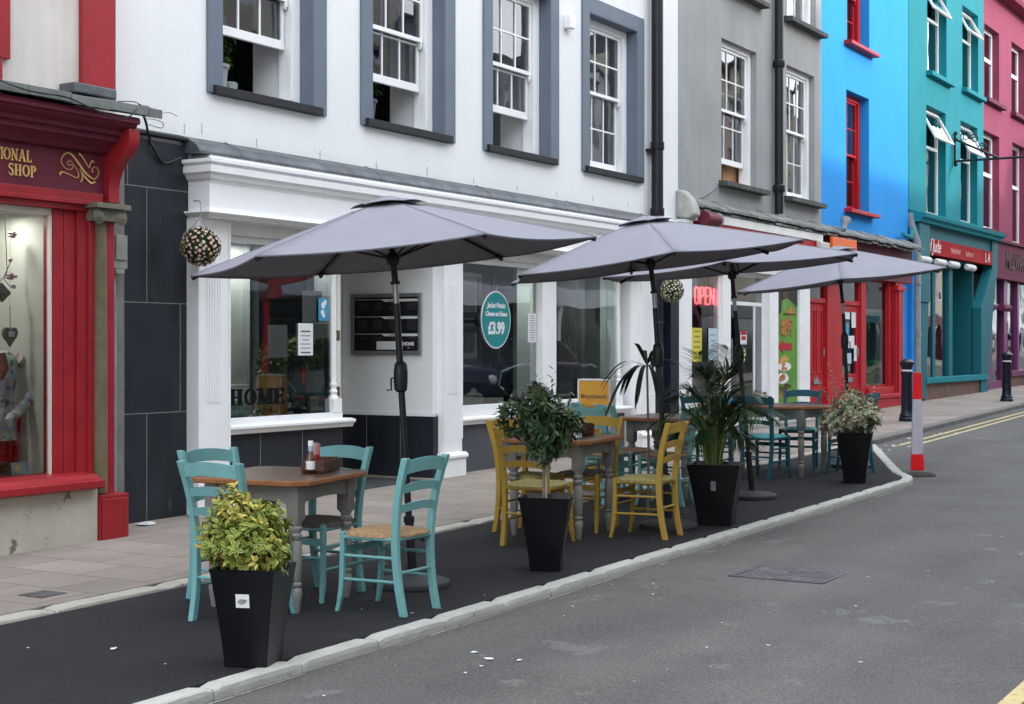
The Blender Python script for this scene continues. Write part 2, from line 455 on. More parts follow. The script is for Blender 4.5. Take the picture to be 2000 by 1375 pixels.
ROAD = road_mat('worn_asphalt', (.115, .112, .108), .5, (.80, .80, .82))
BAYA = road_mat('new_asphalt', (.021, .0215, .0245), .55, (.85, .85, .88))
EARTH = M('ground_earth', (.08, .075, .06), .95, .2, .4)
KERBW = M('concrete_kerb', (.44, .44, .41), .85, .12, 6, .5, 50, streak=0, wear=.36, wc=(.2, .2, .185), ws=10)
KERBI = M('old_concrete_edging', (.40, .385, .34), .85, .15, 6, .5, 50, wear=.40, wc=(.24, .225, .2), ws=8)
KERBG = M('grey_granite_kerb', (.16, .155, .145), .85, .2, 6, .4, 50)
YELLOW = M('yellow_line_paint', (.50, .42, .20), .8, .12, 8, .3, 60, wear=.42, wc=(.17, .16, .13), ws=14)

def paving():
    m = M('paving_slabs', (.275, .243, .215), .85, .16, 1.2, .3, 90, wear=.30, wc=(.12, .11, .10), ws=6)
    n = m.node_tree; N = n.nodes; L = n.links; b = N['Principled BSDF']
    src = b.inputs['Base Color'].links[0].from_socket
    tc = N.new('ShaderNodeTexCoord')
    br = N.new('ShaderNodeTexBrick'); br.inputs['Scale'].default_value = 1; br.offset = .5
    br.inputs['Brick Width'].default_value = .60; br.inputs['Row Height'].default_value = .45
    br.inputs['Mortar Size'].default_value = .006; br.inputs['Mortar Smooth'].default_value = .3
    br.inputs['Color1'].default_value = (.86, .85, .84, 1); br.inputs['Color2'].default_value = (1.08, 1.06, 1.05, 1); br.inputs['Mortar'].default_value = (.42, .41, .40, 1)
    mp = N.new('ShaderNodeMapping'); mp.inputs['Location'].default_value = (.1, .2, 0); mp.inputs['Rotation'].default_value = (0, 0, R(90))
    L.new(tc.outputs['Object'], mp.inputs[0]); L.new(mp.outputs[0], br.inputs['Vector'])
    mu = N.new('ShaderNodeMixRGB'); mu.blend_type = 'MULTIPLY'; mu.inputs[0].default_value = 1
    L.new(src, mu.inputs[1]); L.new(br.outputs['Color'], mu.inputs[2]); L.new(mu.outputs[0], b.inputs['Base Color'])
    return m
PAVE = paving()

sheet('ground', [(-200, -200), (420, -200), (420, 300), (-200, 300)], -.14, EARTH)
sheet('road', [(-60, .9), (140, .9), (140, 9.5), (60, 9.5), (50, 8.6), (32.5, 7.2), (27, 7.0), (20.6, 6.73), (20.6, 6.73), (-60, 6.73)], RD, ROAD)
bay = sheet('parking_bay_surface', [(-20, 4.79), (15.75, 4.79), (16.15, 4.87), (16.5, 5.08), (20.2, 6.55), (20.5, 6.73), (-20, 6.73)], 0, BAYA, .07)
sheet('pavement', [(-60, 6.89), (20.6, 6.89), (27, 7.14), (32.5, 7.34), (50, 8.74), (60, 9.64), (140, 9.64), (140, 13), (-60, 13)], .02, PAVE, .1)
sheet('opposite_pavement', [(-60, -6), (140, -6), (140, .78), (-60, .78)], .03, PAVE, .12)

def kerb(name, path, w_, top, mat, L_=.9, jit=.006, lump=False):
    mb = MB()
    for (xa, ya), (xb, yb) in zip(path, path[1:]):
        l = math.hypot(xb - xa, yb - ya); n = max(1, round(l / L_))
        ux, uy = (xb - xa) / l, (yb - ya) / l; nx, ny = -uy * w_ / 2, ux * w_ / 2
        for i in range(n):
            a = l * i / n + .004; b = l * (i + 1) / n - .004
            j = random.uniform(-jit, jit); jz = random.uniform(-jit, jit) * .6
            P4 = [(xa + ux * t + s * nx + j * -uy, ya + uy * t + s * ny + j * ux) for t, s in ((a, -1), (b, -1), (b, 1), (a, 1))]
            ch = .018
            vs_ = [(x, y, gz(x, -.13)) for x, y in P4] + [(x, y, gz(x, top + jz - ch)) for x, y in P4]
            P5 = [(xa + ux * t + s * nx + j * -uy, ya + uy * t + s * ny + j * ux) for t, s in ((a + .006, -1 + 2 * ch / w_), (b - .006, -1 + 2 * ch / w_), (b - .006, 1 - 2 * ch / w_), (a + .006, 1 - 2 * ch / w_))]
            vs_ += [(x, y, gz(x, top + jz)) for x, y in P5]
            fs_ = [(8, 9, 10, 11)]
            for k in range(4):
                k2 = (k + 1) % 4
                fs_ += [(k, k2, 4 + k2, 4 + k), (4 + k, 4 + k2, 8 + k2, 8 + k)]
            if not lump: mb._add(vs_, fs_); continue
            m_ = 10; S_ = []
            prf = [(-1, -.12), (-1, top - .028), (-.93, top - .008), (-.75, top), (0, top + .001), (.75, top), (.95, top - .008), (1, top - .03)]
            for q in range(m_ + 1):
                tt = a + (b - a) * q / m_; e = .012 if q in (0, m_) else 0; r_ = []
                for s2, zz in prf:
                    o_ = random.uniform(-.0013, .0013); s3 = s2 * (1 - e * 4)
                    xx, yy = xa + ux * tt + nx * s3 + (j + o_) * -uy, ya + uy * tt + ny * s3 + (j + o_) * ux
                    r_.append((xx, yy, gz(xx, zz + jz + (random.uniform(-.0009, .0009) if zz > 0 - .1 else 0) - (e if zz > -.1 else 0))))
                S_.append(r_)
            mb.grid(S_); n8 = len(prf); k0 = len(mb.v) - (m_ + 1) * n8
            mb.f.append([k0 + i for i in range(n8)]); mb.m.append(0); mb.f.append([k0 + m_ * n8 + i for i in range(n8)]); mb.m.append(0)
    o = mb.build(name, mat); o['kind'] = 'structure'
    return o
kerb('bay_kerb', [(-3, 4.735), (15.75, 4.735), (16.0, 4.765), (16.25, 4.84), (16.45, 4.95), (16.7, 5.09), (20.5, 6.60)], .115, .004, KERBW, .62, .002, True)
kerb('pavement_kerb', [(-3, 6.81), (20.55, 6.81)], .15, .022, KERBI, .9, .004, True)
kerb('pavement_kerb', [(20.6, 6.81), (27, 7.06), (32.5, 7.27), (50, 8.67), (60, 9.56)], .15, .03, KERBG, .9, .003)
kerb('pavement_kerb', [(-20, .85), (60, .85)], .15, .035, KERBG, .9, .003)

mb = MB(); random.seed(15); x = 4.2
while x < 15.8:
    l = random.uniform(.15, .8)
    if random.random() < .5:
        y = 4.63 + random.uniform(-.012, .012); w_ = random.uniform(.008, .022)
        mb.quad((x, y, gz(x, RD + .003)), (x + l * .9, y + .004, gz(x + l, RD + .003)), (x + l, y + w_, gz(x + l, RD + .003)), (x + .04, y + w_, gz(x, RD + .003)))
    x += l
mb.build('worn_edge_paint', M('old_white_line', (.30, .30, .28), .9, .2, 20, wear=.45, wc=(.12, .12, .12), ws=20), fix=False)['kind'] = 'structure'
mb = MB(); random.seed(23)
def crack(p, n, st, wd, hd):
    x, y = p; pts = [(x, y)]
    for i in range(n):
        hd += random.uniform(-.25, .25); x += math.cos(hd) * st; y += math.sin(hd) * st; pts.append((x, y))
    for (xa, ya), (xb, yb) in zip(pts, pts[1:]):
        l = math.hypot(xb - xa, yb - ya); w2 = wd * random.uniform(.5, 1.2); nx, ny = -(yb - ya) / l * w2, (xb - xa) / l * w2
        mb.quad(*[(q, r_, gz(q, RD + .003)) for q, r_ in ((xa - nx, ya - ny), (xb - nx, yb - ny), (xb + nx, yb + ny), (xa + nx, ya + ny))])
crack((9.25, 4.02), 6, .12, .005, 1.65)
mb.build('road_crack', M('dark_crack', (.035, .035, .035), 1, .1), fix=False)['kind'] = 'structure'
def strip(name, path, w_, mat):
    mb = MB()
    for (xa, ya), (xb, yb) in zip(path, path[1:]):
        l = math.hypot(xb - xa, yb - ya); nx, ny = -(yb - ya) / l * w_ / 2, (xb - xa) / l * w_ / 2
        mb.quad(*[(x, y, gz(x, RD + .004)) for x, y in ((xa - nx, ya - ny), (xb - nx, yb - ny), (xb + nx, yb + ny), (xa + nx, ya + ny))])
    o = mb.build(name, mat, fix=False); o['kind'] = 'structure'
for d in (.33, .53):
    strip('yellow_road_line', [(20.9, 6.74 - d), (27, 6.98 - d), (32.5, 7.19 - d), (50, 8.59 - d), (60, 9.48 - d)], .075, YELLOW)
for y in (1.37, 1.575):
    strip('yellow_road_line', [(-20, y), (60, y)], .09, YELLOW)

# manhole, pavement cover, litter
mh = thing('manhole_cover', 'worn rectangular metal manhole cover set in the road surface', 'manhole cover', (9.75, 3.68, gz(9.75, RD)))
mh['world'] = 1
IRON = M('cast_iron', (.088, .084, .094), .8, .35, 6, .8, 40, wear=.42, wc=(.15, .145, .15), ws=9)
mb = MB()
x0, x1, y0, y1 = 9.42, 10.08, 3.36, 4.02
for a in ((x0, x1, y0, y0 + .035), (x0, x1, y1 - .035, y1), (x0, x0 + .035, y0 + .035, y1 - .035), (x1 - .035, x1, y0 + .035, y1 - .035)):
    mb.box(*a, gz(9.75, RD) - .02, gz(9.75, RD) + .004)
mb.build('frame', IRON, mh)
mb = MB(); mb.box(x0 + .045, x1 - .045, y0 + .045, y1 - .045, gz(9.75, RD) - .02, gz(9.75, RD) + .003)
for i in range(12):
    for j in range(12):
        if (i + j) % 2 == 0:
            xx = x0 + .07 + i * .045; yy = y0 + .07 + j * .045
            mb.box(xx, xx + .034, yy, yy + .012, gz(9.75, RD) + .003, gz(9.75, RD) + .0055)
mb.build('plate', IRON, mh)
ac = MB(); ac.box(6.27, 6.47, 7.10, 7.30, gz(6.3, .0), gz(6.3, .026)); tag(ac.build('stopcock_cover', IRON), 'small dark square metal cover in the paving slabs near the red shop', 'cover')
sm = MB()
random.seed(11)
def scrap(mb, x, y, z, s):
    a = random.uniform(0, 6.28); ux, uy = math.cos(a) * s, math.sin(a) * s
    pts = [(x + ux * p - uy * q, y + uy * p + ux * q, z + random.uniform(.003, .4 * s)) for p, q in ((-1, -.5), (0, -.6), (1, -.3), (-.8, .4), (.1, .6), (.9, .5))]
    mb._add(pts, [(0, 1, 4, 3), (1, 2, 5, 4)])
for i in range(46):
    x = random.choice([random.uniform(5, 11), random.uniform(5.5, 9), random.uniform(9, 22)]); y = random.uniform(1.6, 4.6)
    scrap(sm, x, y, gz(x, RD), random.uniform(.004, .013))
for x, y, s in ((6.45, 4.05, .03), (6.5, 3.9, .02), (6.3, 4.0, .015), (6.55, 4.2, .02), (5.5, 5.7, .025), (5.3, 6.1, .012)):
    scrap(sm, x, y, gz(x, RD if y < 4.7 else .002), s)
for i in range(26):
    x = random.uniform(4.5, 16); y = random.uniform(4.85, 6.6); scrap(sm, x, y, gz(x, .001), random.uniform(.003, .011))
for i in range(26):
    x = random.uniform(19, 24); y = random.uniform(6.15, 6.6) + (x - 20) * .03; scrap(sm, x, y, gz(x, RD), random.uniform(.01, .05))
tag(sm.build('paper_litter', PAPER, fix=False), 'tiny scraps of white paper and grit scattered over road and bay', 'litter', kind='stuff')
c_ = MB(); random.seed(5)
for i in range(5): scrap(c_, 14.6 + i * .08, 9.0 + random.uniform(-.05, .05), gz(14.6, .022), .07)
tag(c_.build('crumpled_paper', PAPER, fix=False), 'crumpled white paper lying against the slate base of the white cafe', 'litter')
c_ = MB(); random.seed(6)
for i in range(4): scrap(c_, 9.05 + i * .03, 9.05, gz(9, .022), .06)
tag(c_.build('torn_paper_cup', PAPER, fix=False), 'torn white paper cup lying where red shop meets slate wall', 'litter')

# ------------------------------------------------------------------ facade helpers
def holes(mb, x0, x1, z0, z1, y, th, hs):
    xs = sorted({x0, x1, *[h[0] for h in hs], *[h[1] for h in hs]}); zs = sorted({z0, z1, *[h[2] for h in hs], *[h[3] for h in hs]})
    xs = [v for v in xs if x0 <= v <= x1]; zs = [v for v in zs if z0 <= v <= z1]
    solid = {}
    for i in range(len(xs) - 1):
        for j in range(len(zs) - 1):
            cx, cz = (xs[i] + xs[i + 1]) / 2, (zs[j] + zs[j + 1]) / 2
            solid[i, j] = not any(h[0] < cx < h[1] and h[2] < cz < h[3] for h in hs)
    yb = y + th
    for (i, j), s_ in solid.items():
        if not s_: continue
        a, b, c, d = xs[i], xs[i + 1], zs[j], zs[j + 1]
        mb.quad((a, y, c), (b, y, c), (b, y, d), (a, y, d)); mb.quad((a, yb, c), (a, yb, d), (b, yb, d), (b, yb, c))
        if not solid.get((i - 1, j), False): mb.quad((a, y, c), (a, y, d), (a, yb, d), (a, yb, c))
        if not solid.get((i + 1, j), False): mb.quad((b, y, c), (b, yb, c), (b, yb, d), (b, y, d))
        if not solid.get((i, j - 1), False): mb.quad((a, y, c), (a, yb, c), (b, yb, c), (b, y, c))
        if not solid.get((i, j + 1), False): mb.quad((a, y, d), (b, y, d), (b, yb, d), (a, yb, d))
    return mb

def room(parent, x0, x1, y0, y1, z0, z1, mat, name='interior'):
    mb = MB()
    mb.quad((x0, y1, z0), (x1, y1, z0), (x1, y1, z1), (x0, y1, z1))
    mb.quad((x0, y0, z0), (x0, y1, z0), (x0, y1, z1), (x0, y0, z1))
    mb.quad((x1, y0, z0), (x1, y0, z1), (x1, y1, z1), (x1, y1, z0))
    mb.quad((x0, y0, z0), (x1, y0, z0), (x1, y1, z0), (x0, y1, z0))
    mb.quad((x0, y0, z1), (x0, y1, z1), (x1, y1, z1), (x1, y0, z1))
    return mb.build(name, mat, parent, fix=False)

def frame(mb, x0, x1, z0, z1, y0, y1, w_, wb=None, wt=None):
    wb = w_ if wb is None else wb; wt = w_ if wt is None else wt
    mb.box(x0, x0 + w_, y0, y1, z0, z1); mb.box(x1 - w_, x1, y0, y1, z0, z1)
    mb.box(x0 + w_, x1 - w_, y0, y1, z0, z0 + wb); mb.box(x0 + w_, x1 - w_, y0, y1, z1 - wt, z1)

def sash_window(b, x0, x1, z0, z1, y, fm, raise_=0, cols=3, rows=2, jw=.10, sill=SILL, sillz=None, sx=(.06, .06), mid=None, gm=GLASS_UP, curtain=0, sillh=.075, silld=.14, wy=9.3, bars=.022, back=None):
    """x0..z1 the clear opening, y the face of the outer sash"""
    wn = MB(); frame(wn, x0, x1, z0, z1, y - .03, y + .14, jw, .04, jw * .8)
    wn.box(x0 + jw, x0 + jw + .02, y - .045, y + .0, z0 + .05, z1 - jw * .8); wn.box(x1 - jw - .02, x1 - jw, y - .045, y + .0, z0 + .05, z1 - jw * .8)
    W = wn.build('window', fm, b, bevel=.004)
    ix0, ix1, iz0, iz1 = x0 + jw + .02, x1 - jw - .02, z0 + .05, z1 - jw * .8
    mid = mid or (iz0 + iz1) / 2
    h = iz1 - mid
    def sash(nm, a, c, ys, br, tr, horn):
        s_ = MB(); st = .045
        frame(s_, ix0, ix1, a, c, ys, ys + .04, st, br, tr)
        gx0, gx1, gz0, gz1 = ix0 + st, ix1 - st, a + br, c - tr
        for i in range(1, cols):
            xx = gx0 + (gx1 - gx0) * i / cols; s_.box(xx - bars / 2, xx + bars / 2, ys + .006, ys + .034, gz0, gz1)
        for i in range(1, rows):
            zz = gz0 + (gz1 - gz0) * i / rows; s_.box(gx0, gx1, ys + .008, ys + .032, zz - bars / 2, zz + bars / 2)
        if horn:
            for xx in (ix0, ix1 - st): s_.prism([(ys + .003, a), (ys + .037, a), (ys + .037, a - .05), (ys + .02, a - .075), (ys + .003, a - .04)], 'x', xx + .003, xx + st - .003)
        s_.build(nm, fm, W, bevel=.002)
        g_ = MB(); g_.quad((gx0 - .005, ys + .02, gz0 - .005), (gx1 + .005, ys + .02, gz0 - .005), (gx1 + .005, ys + .02, gz1 + .005), (gx0 - .005, ys + .02, gz1 + .005))
        g_.build('pane', gm, W, fix=False)
    sash('upper_sash', mid - .02, iz1, y + .0, .045, .045, True)
    sash('lower_sash', iz0 + raise_, mid + .02 + raise_, y + .05, .085, .04, False)
    if sill:
        sz = z0 if sillz is None else sillz
        s_ = MB(); s_.prism([(wy - silld, sz - sillh), (wy - silld, sz - .012), (y - .032, sz + .015), (y - .032, sz - sillh)], 'x', x0 - sx[0], x1 + sx[1]); s_.build('sill', sill, W, bevel=.006)
    if curtain:
        c = MB(); k = 20; rows_ = []
        for zz in (z0 + .05, z1 - .05):
            rows_.append([(x0 + .05 + (x1 - x0 - .1) * curtain * i / k, y + .3 + .03 * math.sin(i * 1.9), zz) for i in range(k + 1)])
        c.grid(rows_); c.build('curtain', CURTAIN, W, fix=False, smooth=60)
    return W

def roof(b, x0, x1, y, ze, dep=7.5, mat=ROOFM, eave=WHITE_OLD):
    mb = MB(); mb.prism([(y - .32, ze), (y + dep / 2, ze + 2.6), (y + dep + .3, ze), (y + dep + .3, ze - .06), (y + dep / 2, ze + 2.5), (y - .32, ze - .06)], 'x', x0, x1); mb.build('roof', mat, b)
    mb = MB(); mb.tube([(x0, y - .36, ze - .07), (x1, y - .36, ze - .07)], .055, 8); mb.build('gutter', BLACK, b, smooth=50)

def backbox(b, x0, x1, y, z1, mat, dep=7.5):
    mb = MB(); mb.quad((x0, y, -.5), (x0, y, z1), (x0, y + dep, z1), (x0, y + dep, -.5)); mb.quad((x1, y, -.5), (x1, y + dep, -.5), (x1, y + dep, z1), (x1, y, z1)); mb.quad((x0, y + dep, -.5), (x0, y + dep, z1), (x1, y + dep, z1), (x1, y + dep, -.5))
    mb.build('side_wall', mat, b, fix=False)

def prof(b, name, pts, x0, x1, mat, bevel=0, smooth=0):
    mb = MB(); mb.prism(pts, 'x', x0, x1); return mb.build(name, mat, b, bevel=bevel, smooth=smooth)

def pane(parent, x0, x1, z0, z1, y, m_=None, name='pane'):
    g_ = MB(); g_.quad((x0, y, z0), (x1, y, z0), (x1, y, z1), (x0, y, z1)); return g_.build(name, m_ or GLASS, parent, fix=False)

# ================================================================== RED SHOP
b = building('gift_shop', 'red painted gift shop with gold lettering and cream upper wall', 6, 9)
mb = MB(); holes(mb, -2, 8.88, 3.2, 9.5, 9.2, .3, [(6.2, 7.45, 4.0, 6.2), (2.6, 3.9, 4.0, 6.2)]); mb.build('upper_wall', RENDER_B, b)
sash_window(b, 2.6, 3.9, 4.0, 6.2, 9.32, WHITE, 0, wy=9.2)
sash_window(b, 6.2, 7.45, 4.0, 6.2, 9.32, WHITE, 0, wy=9.2)
mb = MB(); mb.box(8.50, 8.86, 9.155, 9.2, 3.61, 9.5); mb.build('corner_strip', RED, b, bevel=.006)
mb = MB(); mb.box(7.45, 7.79, 9.155, 9.2, 3.78, 6.4); mb.box(7.45, 7.72, 9.16, 9.2, 3.60, 3.78); mb.build('window_surround', RED, b, bevel=.006)
backbox(b, -2, 8.88, 9.5, 9.5, RENDER_B); roof(b, -2.1, 8.95, 9.2, 9.5)
# slate ledge above the shopfront
mb = MB()
random.seed(3); xx = -2.0
while xx < 8.6:
    L_ = min(random.uniform(.28, .42), 8.66 - xx); dz = random.uniform(-.006, .006)
    mb.prism([(8.44 + dz, 3.385 + dz), (8.44 + dz, 3.455 + dz), (9.2, 3.60 + dz), (9.2, 3.53 + dz)], 'x', xx, xx + L_ - .004); xx += L_
mb.build('slate_ledge', [M('weathered_ledge_slate', (.15, .165, .16), .7, .35, 3, .5, 18, wear=.38, wc=(.26, .28, .25), ws=5)], b, bevel=.004)
mb = MB(); mb.box(8.30, 8.74, 9.02, 9.2, 3.6, 3.68); mb.build('ledge_stone', LEAD, b, bevel=.01)
# cornice, fascia
prof(b, 'cornice', [(8.50, 3.375), (8.49, 3.35), (8.49, 3.325), (8.52, 3.32), (8.53, 3.30), (8.56, 3.285), (8.60, 3.27), (8.60, 3.235), (8.64, 3.23), (8.64, 3.19), (8.68, 3.175), (8.73, 3.14), (8.75, 3.11), (8.79, 3.10), (9.2, 3.10), (9.2, 3.52)], -2, 8.47, REDM, bevel=.003)
f = MB(); f.box(-2, 8.40, 8.80, 9.2, 2.78, 3.10); F_ = f.build('fascia', REDM, b, bevel=.004)
f = MB()
f.box(-2, 8.36, 8.775, 8.80, 2.73, 2.79); f.box(-2, 8.36, 8.76, 8.80, 2.695, 2.73); f.box(-2, 8.36, 8.80, 9.2, 2.65, 2.78); f.build('fascia_moulding', RED, b, bevel=.004)
# console bracket at the right end
prof(b, 'console_bracket', [(8.74, 2.73), (8.745, 2.82), (8.735, 2.90), (8.70, 2.98), (8.64, 3.05), (8.58, 3.10), (8.54, 3.16), (8.525, 3.22), (8.53, 3.29), (9.2, 3.29), (9.2, 2.73)], 8.39, 8.50, RED, bevel=.004, smooth=30)
ltr = MB()
GY = 8.797
ltr.build('gold_lettering', GOLD, F_); ltr = MB()
def pz(zx, zy): return at(zx / 6.25, 200 + zy / 6.25, 8.80)
serif(ltr, 'TIONAL', 7.335, 2.965, .088, GY, T=.17, t=.08, sf=.07, sp=.07, wide=.86)
ltr.build('gold_lettering', GOLD, F_); ltr = MB()
serif(ltr, 'SHOP', 7.462, 2.858, .085, GY, T=.19, t=.08, sf=.06, sp=.06, wide=.95)
def stroke(pts, wds, k):
    p = spline([pz(*q) for q in pts], 6); n = len(p); wd = []
    for i in range(n):
        t = i / (n - 1) * (len(wds) - 1); a = int(min(t, len(wds) - 2)); wd.append((wds[a] + (wds[a + 1] - wds[a]) * (t - a)))
    ltr.ribbon(p, wd, GY, .004, k)
stroke([(885, 750), (850, 710), (815, 740), (830, 765), (870, 765), (885, 790), (850, 820), (790, 800), (745, 740), (745, 690), (780, 635), (830, 618), (880, 650), (950, 740), (1020, 840), (1080, 900), (1140, 935), (1185, 905), (1198, 850), (1175, 800), (1140, 790), (1118, 830), (1128, 855)], [.004, .004, .006, .004, .004, .006, .006, .012, .016, .016, .008, .005, .004, .004, .01], 0)
ltr.build('gold_scroll', GOLD, F_); ltr = MB()
stroke([(725, 885), (735, 860), (760, 850), (850, 885), (930, 920), (955, 885), (930, 820), (885, 760)], [.016, .014, .006, .005, .006, .004, .004], 3)
ltr.build('gold_scroll', GOLD, F_); ltr = MB()
stroke([(955, 625), (985, 650), (1020, 700), (1060, 765), (1088, 800), (1095, 750), (1125, 718), (1140, 740)], [.018, .012, .008, .006, .004, .006, .014, .004], 5)
stroke([(975, 970), (1000, 925), (985, 860), (965, 810), (1010, 890), (1070, 955), (1110, 985), (1158, 968)], [.01, .008, .004, .006, .01, .014, .016, .006], 7)
ltr.build('gold_scroll', GOLD, F_)
# shop window with splayed red jamb
mb = MB(); mb.box(7.92, 8.14, 8.86, 8.95, .55, 2.65); mb.box(8.145, 8.24, 8.822, 8.95, .55, 2.66)
for i, (xa, xb, yy) in enumerate(((7.925, 8.03, 8.852), (8.033, 8.14, 8.846))): mb.box(xa, xb, yy, 8.86, .56, 2.65)
mb.build('window_jamb', RED, b, bevel=.005)
mb = MB(); mb.box(-2, 7.92, 8.86, 8.95, 2.60, 2.65); mb.box(7.908, 7.92, 8.855, 8.9, .62, 2.60)
SW = mb.build('shop_window', RENDER_B, b, bevel=.003)
pane(SW, -2, 7.90, .62, 2.60, 8.88, GLASS_D)
def downlight(label, x, y, z, watt):
    t = thing('ceiling_lamp', label, 'lamp', (x, y, z))
    mb = MB(); mb.lathe([(.05, 0), (.055, -.006), (.05, -.012), (.035, -.012)], seg=16); mb.build('housing', PIPEG, t, smooth=40)
    mb = MB(); mb.lathe([(.034, -.008), (.034, -.011)], seg=16); mb.build('bulb', LAMPON, t)
    ld = bpy.data.lights.new('lamp_light', 'AREA'); ld.shape = 'DISK'; ld.size = .12; ld.energy = watt; ld.color = (1, .97, .92)
    lo = bpy.data.objects.new('lamp_light', ld); col.objects.link(lo); lo.parent = t; lo.location = (0, 0, -.03)
LAMPON = M('lit_bulb', (1, .93, .8), .4, 0, emit=5)
for i, xx in enumerate((5.4, 6.3, 7.1, 7.7)): downlight(['first', 'second', 'third', 'fourth'][i] + ' unseen display lamp added along the ceiling of the red shop window', xx, 9.2, 2.635, 1.2)  # lamps out of view, added to brighten the display behind the glass
prof(b, 'window_sill', [(8.60, .545), (8.60, .60), (8.66, .615), (8.70, .64), (8.95, .66), (8.95, .53), (8.66, .53)], -2, 8.22, RED, bevel=.006)
mb = MB(); mb.box(-2, 8.235, 8.70, 9.0, -.2, .535); mb.build('stall_riser', RENDER_D, b, bevel=.012)
# pilaster with ionic capital
mb = MB(); mb.box(8.24, 8.50, 8.80, 9.2, .46, 2.72); mb.build('pilaster', RED, b, bevel=.004)
mb = MB(); mb.T = Matrix.Translation((8.345, 8.795, 0)); mb.lathe([(.058, .48), (.057, 1.2), (.052, 2.2), (.047, 2.58)], seg=20); mb.build('half_column', STONE, b, smooth=50)
mb = MB()
mb.box(8.19, 8.54, 8.66, 8.95, 2.675, 2.715); mb.box(8.23, 8.50, 8.70, 8.9, 2.58, 2.675)
for xc in (8.245, 8.475):
    for r_, d_ in ((.062, .0), (.044, .008), (.027, .014), (.012, .02)):
        mb.T = Matrix.Translation((xc, 8.70 - d_, 2.612)) @ Matrix.Rotation(R(90), 4, 'X'); mb.lathe([(r_ * .8, -.02), (r_, 0), (r_ * .8, .008)], seg=18)
mb.T = None
mb.build('column_capital', M('bronze_stone_paint', (.14, .13, .10), .6, .3, 8, .3), b, smooth=40)
mb = MB(); mb.box(8.24, 8.545, 8.69, 9.1, -.2, .47); mb.box(8.262, 8.523, 8.678, 8.69, .12, .44); mb.build('pedestal', RED, b, bevel=.008)
mb = MB(); mb.box(8.55, 8.80, 9.0, 9.25, -.2, 3.3); mb.build('pipe_recess_wall', M('grey_plaster', (.20, .20, .185), .9, .25, 3, .4, 20, streak=.4), b)
mb = MB(); mb.tube([(8.64, 8.96, -.1), (8.64, 8.96, 1.95)], .028, 10); mb.tube([(8.64, 8.96, 1.95), (8.64, 8.96, 2.3)], .02, 10); mb.lathe([(.034, 1.93), (.034, 1.97)], (8.64, 8.96, 0), 10)
mb.build('service_pipe', PIPEG, b, smooth=50)
mb = MB(); mb.box(8.56, 8.74, 8.90, 9.0, 2.23, 2.50); mb.box(8.60, 8.72, 8.885, 8.90, 2.30, 2.50); mb.box(8.61, 8.71, 8.9, 9.0, 2.19, 2.23); mb.build('meter_box', M('old_grey_plastic', (.26, .27, .24), .6, .2, 6), b, bevel=.008)
# display room behind glass
mb = MB(); mb.quad((-2, 8.97, .56), (7.93, 8.97, .56), (7.93, 9.75, .56), (-2, 9.75, .56)); mb.build('display_floor', REDM, b, fix=False)
mb = MB(); mb.quad((-2, 9.6, .5), (7.93, 9.6, .5), (7.93, 9.6, 2.65), (-2, 9.6, 2.65)); mb.quad((7.93, 8.95, .5), (7.93, 8.95, 2.65), (7.93, 9.6, 2.65), (7.93, 9.6, .5)); mb.quad((-2, 8.95, 2.64), (-2, 9.6, 2.64), (7.93, 9.6, 2.64), (7.93, 8.95, 2.64)); mb.build('display_back', CREAMIN, b, fix=False)
# cables over the ledge: loose thing
cb = MB()
def wp(x, y, Y): q = at(x, y, Y); return (q[0], Y, q[1])
cb.tube(spline([wp(0, 157, 8.42), wp(60, 178, 8.42), (at(130, 190, 8.42)[0], 8.42, at(130, 190, 8.42)[1]), wp(180, 212, 8.41), wp(225, 231, 8.40), wp(255, 226, 8.42), wp(272, 208, 8.5), wp(290, 208, 9.0)], 6), .006, 6)
cb.tube(spline([wp(226, 198, 8.9), wp(262, 199, 8.8), wp(275, 205, 8.7), wp(300, 213, 8.9)], 5), .004, 6)
cb.tube(spline([wp(272, 205, 8.45), wp(284, 235, 8.7), wp(290, 262, 9.2), wp(300, 290, 9.22), wp(320, 318, 9.23), wp(352, 308, 9.2)], 6), .011, 6)
cb.tube(spline([wp(283, 232, 8.7), wp(300, 233, 8.9), wp(318, 240, 9.0), wp(315, 250, 9.0), wp(290, 243, 9.0)], 5), .003, 6)
cb.tube(spline([wp(308, 223, 9.0), wp(330, 220, 9.15), wp(346, 227, 9.2)], 5), .003, 6)
tag(cb.build('loose_cable', BLACK, smooth=60), 'loose black cables sagging from the slate ledge onto the slate wall', 'cable')

# display items -----------------------------------------------------
PATCH = M('patchwork_fabric', (.3, .3, .35), .7, .3, 8)
_n = PATCH.node_tree; _v = _n.nodes.new('ShaderNodeTexVoronoi'); _v.inputs['Scale'].default_value = 27
_h = _n.nodes.new('ShaderNodeHueSaturation'); _h.inputs['Saturation'].default_value = .38; _h.inputs['Value'].default_value = .55
_t = _n.nodes.new('ShaderNodeTexCoord'); _n.links.new(_t.outputs['Object'], _v.inputs['Vector']); _n.links.new(_v.outputs['Color'], _h.inputs['Color']); _n.links.new(_h.outputs[0], _n.nodes['Principled BSDF'].inputs['Base Color'])
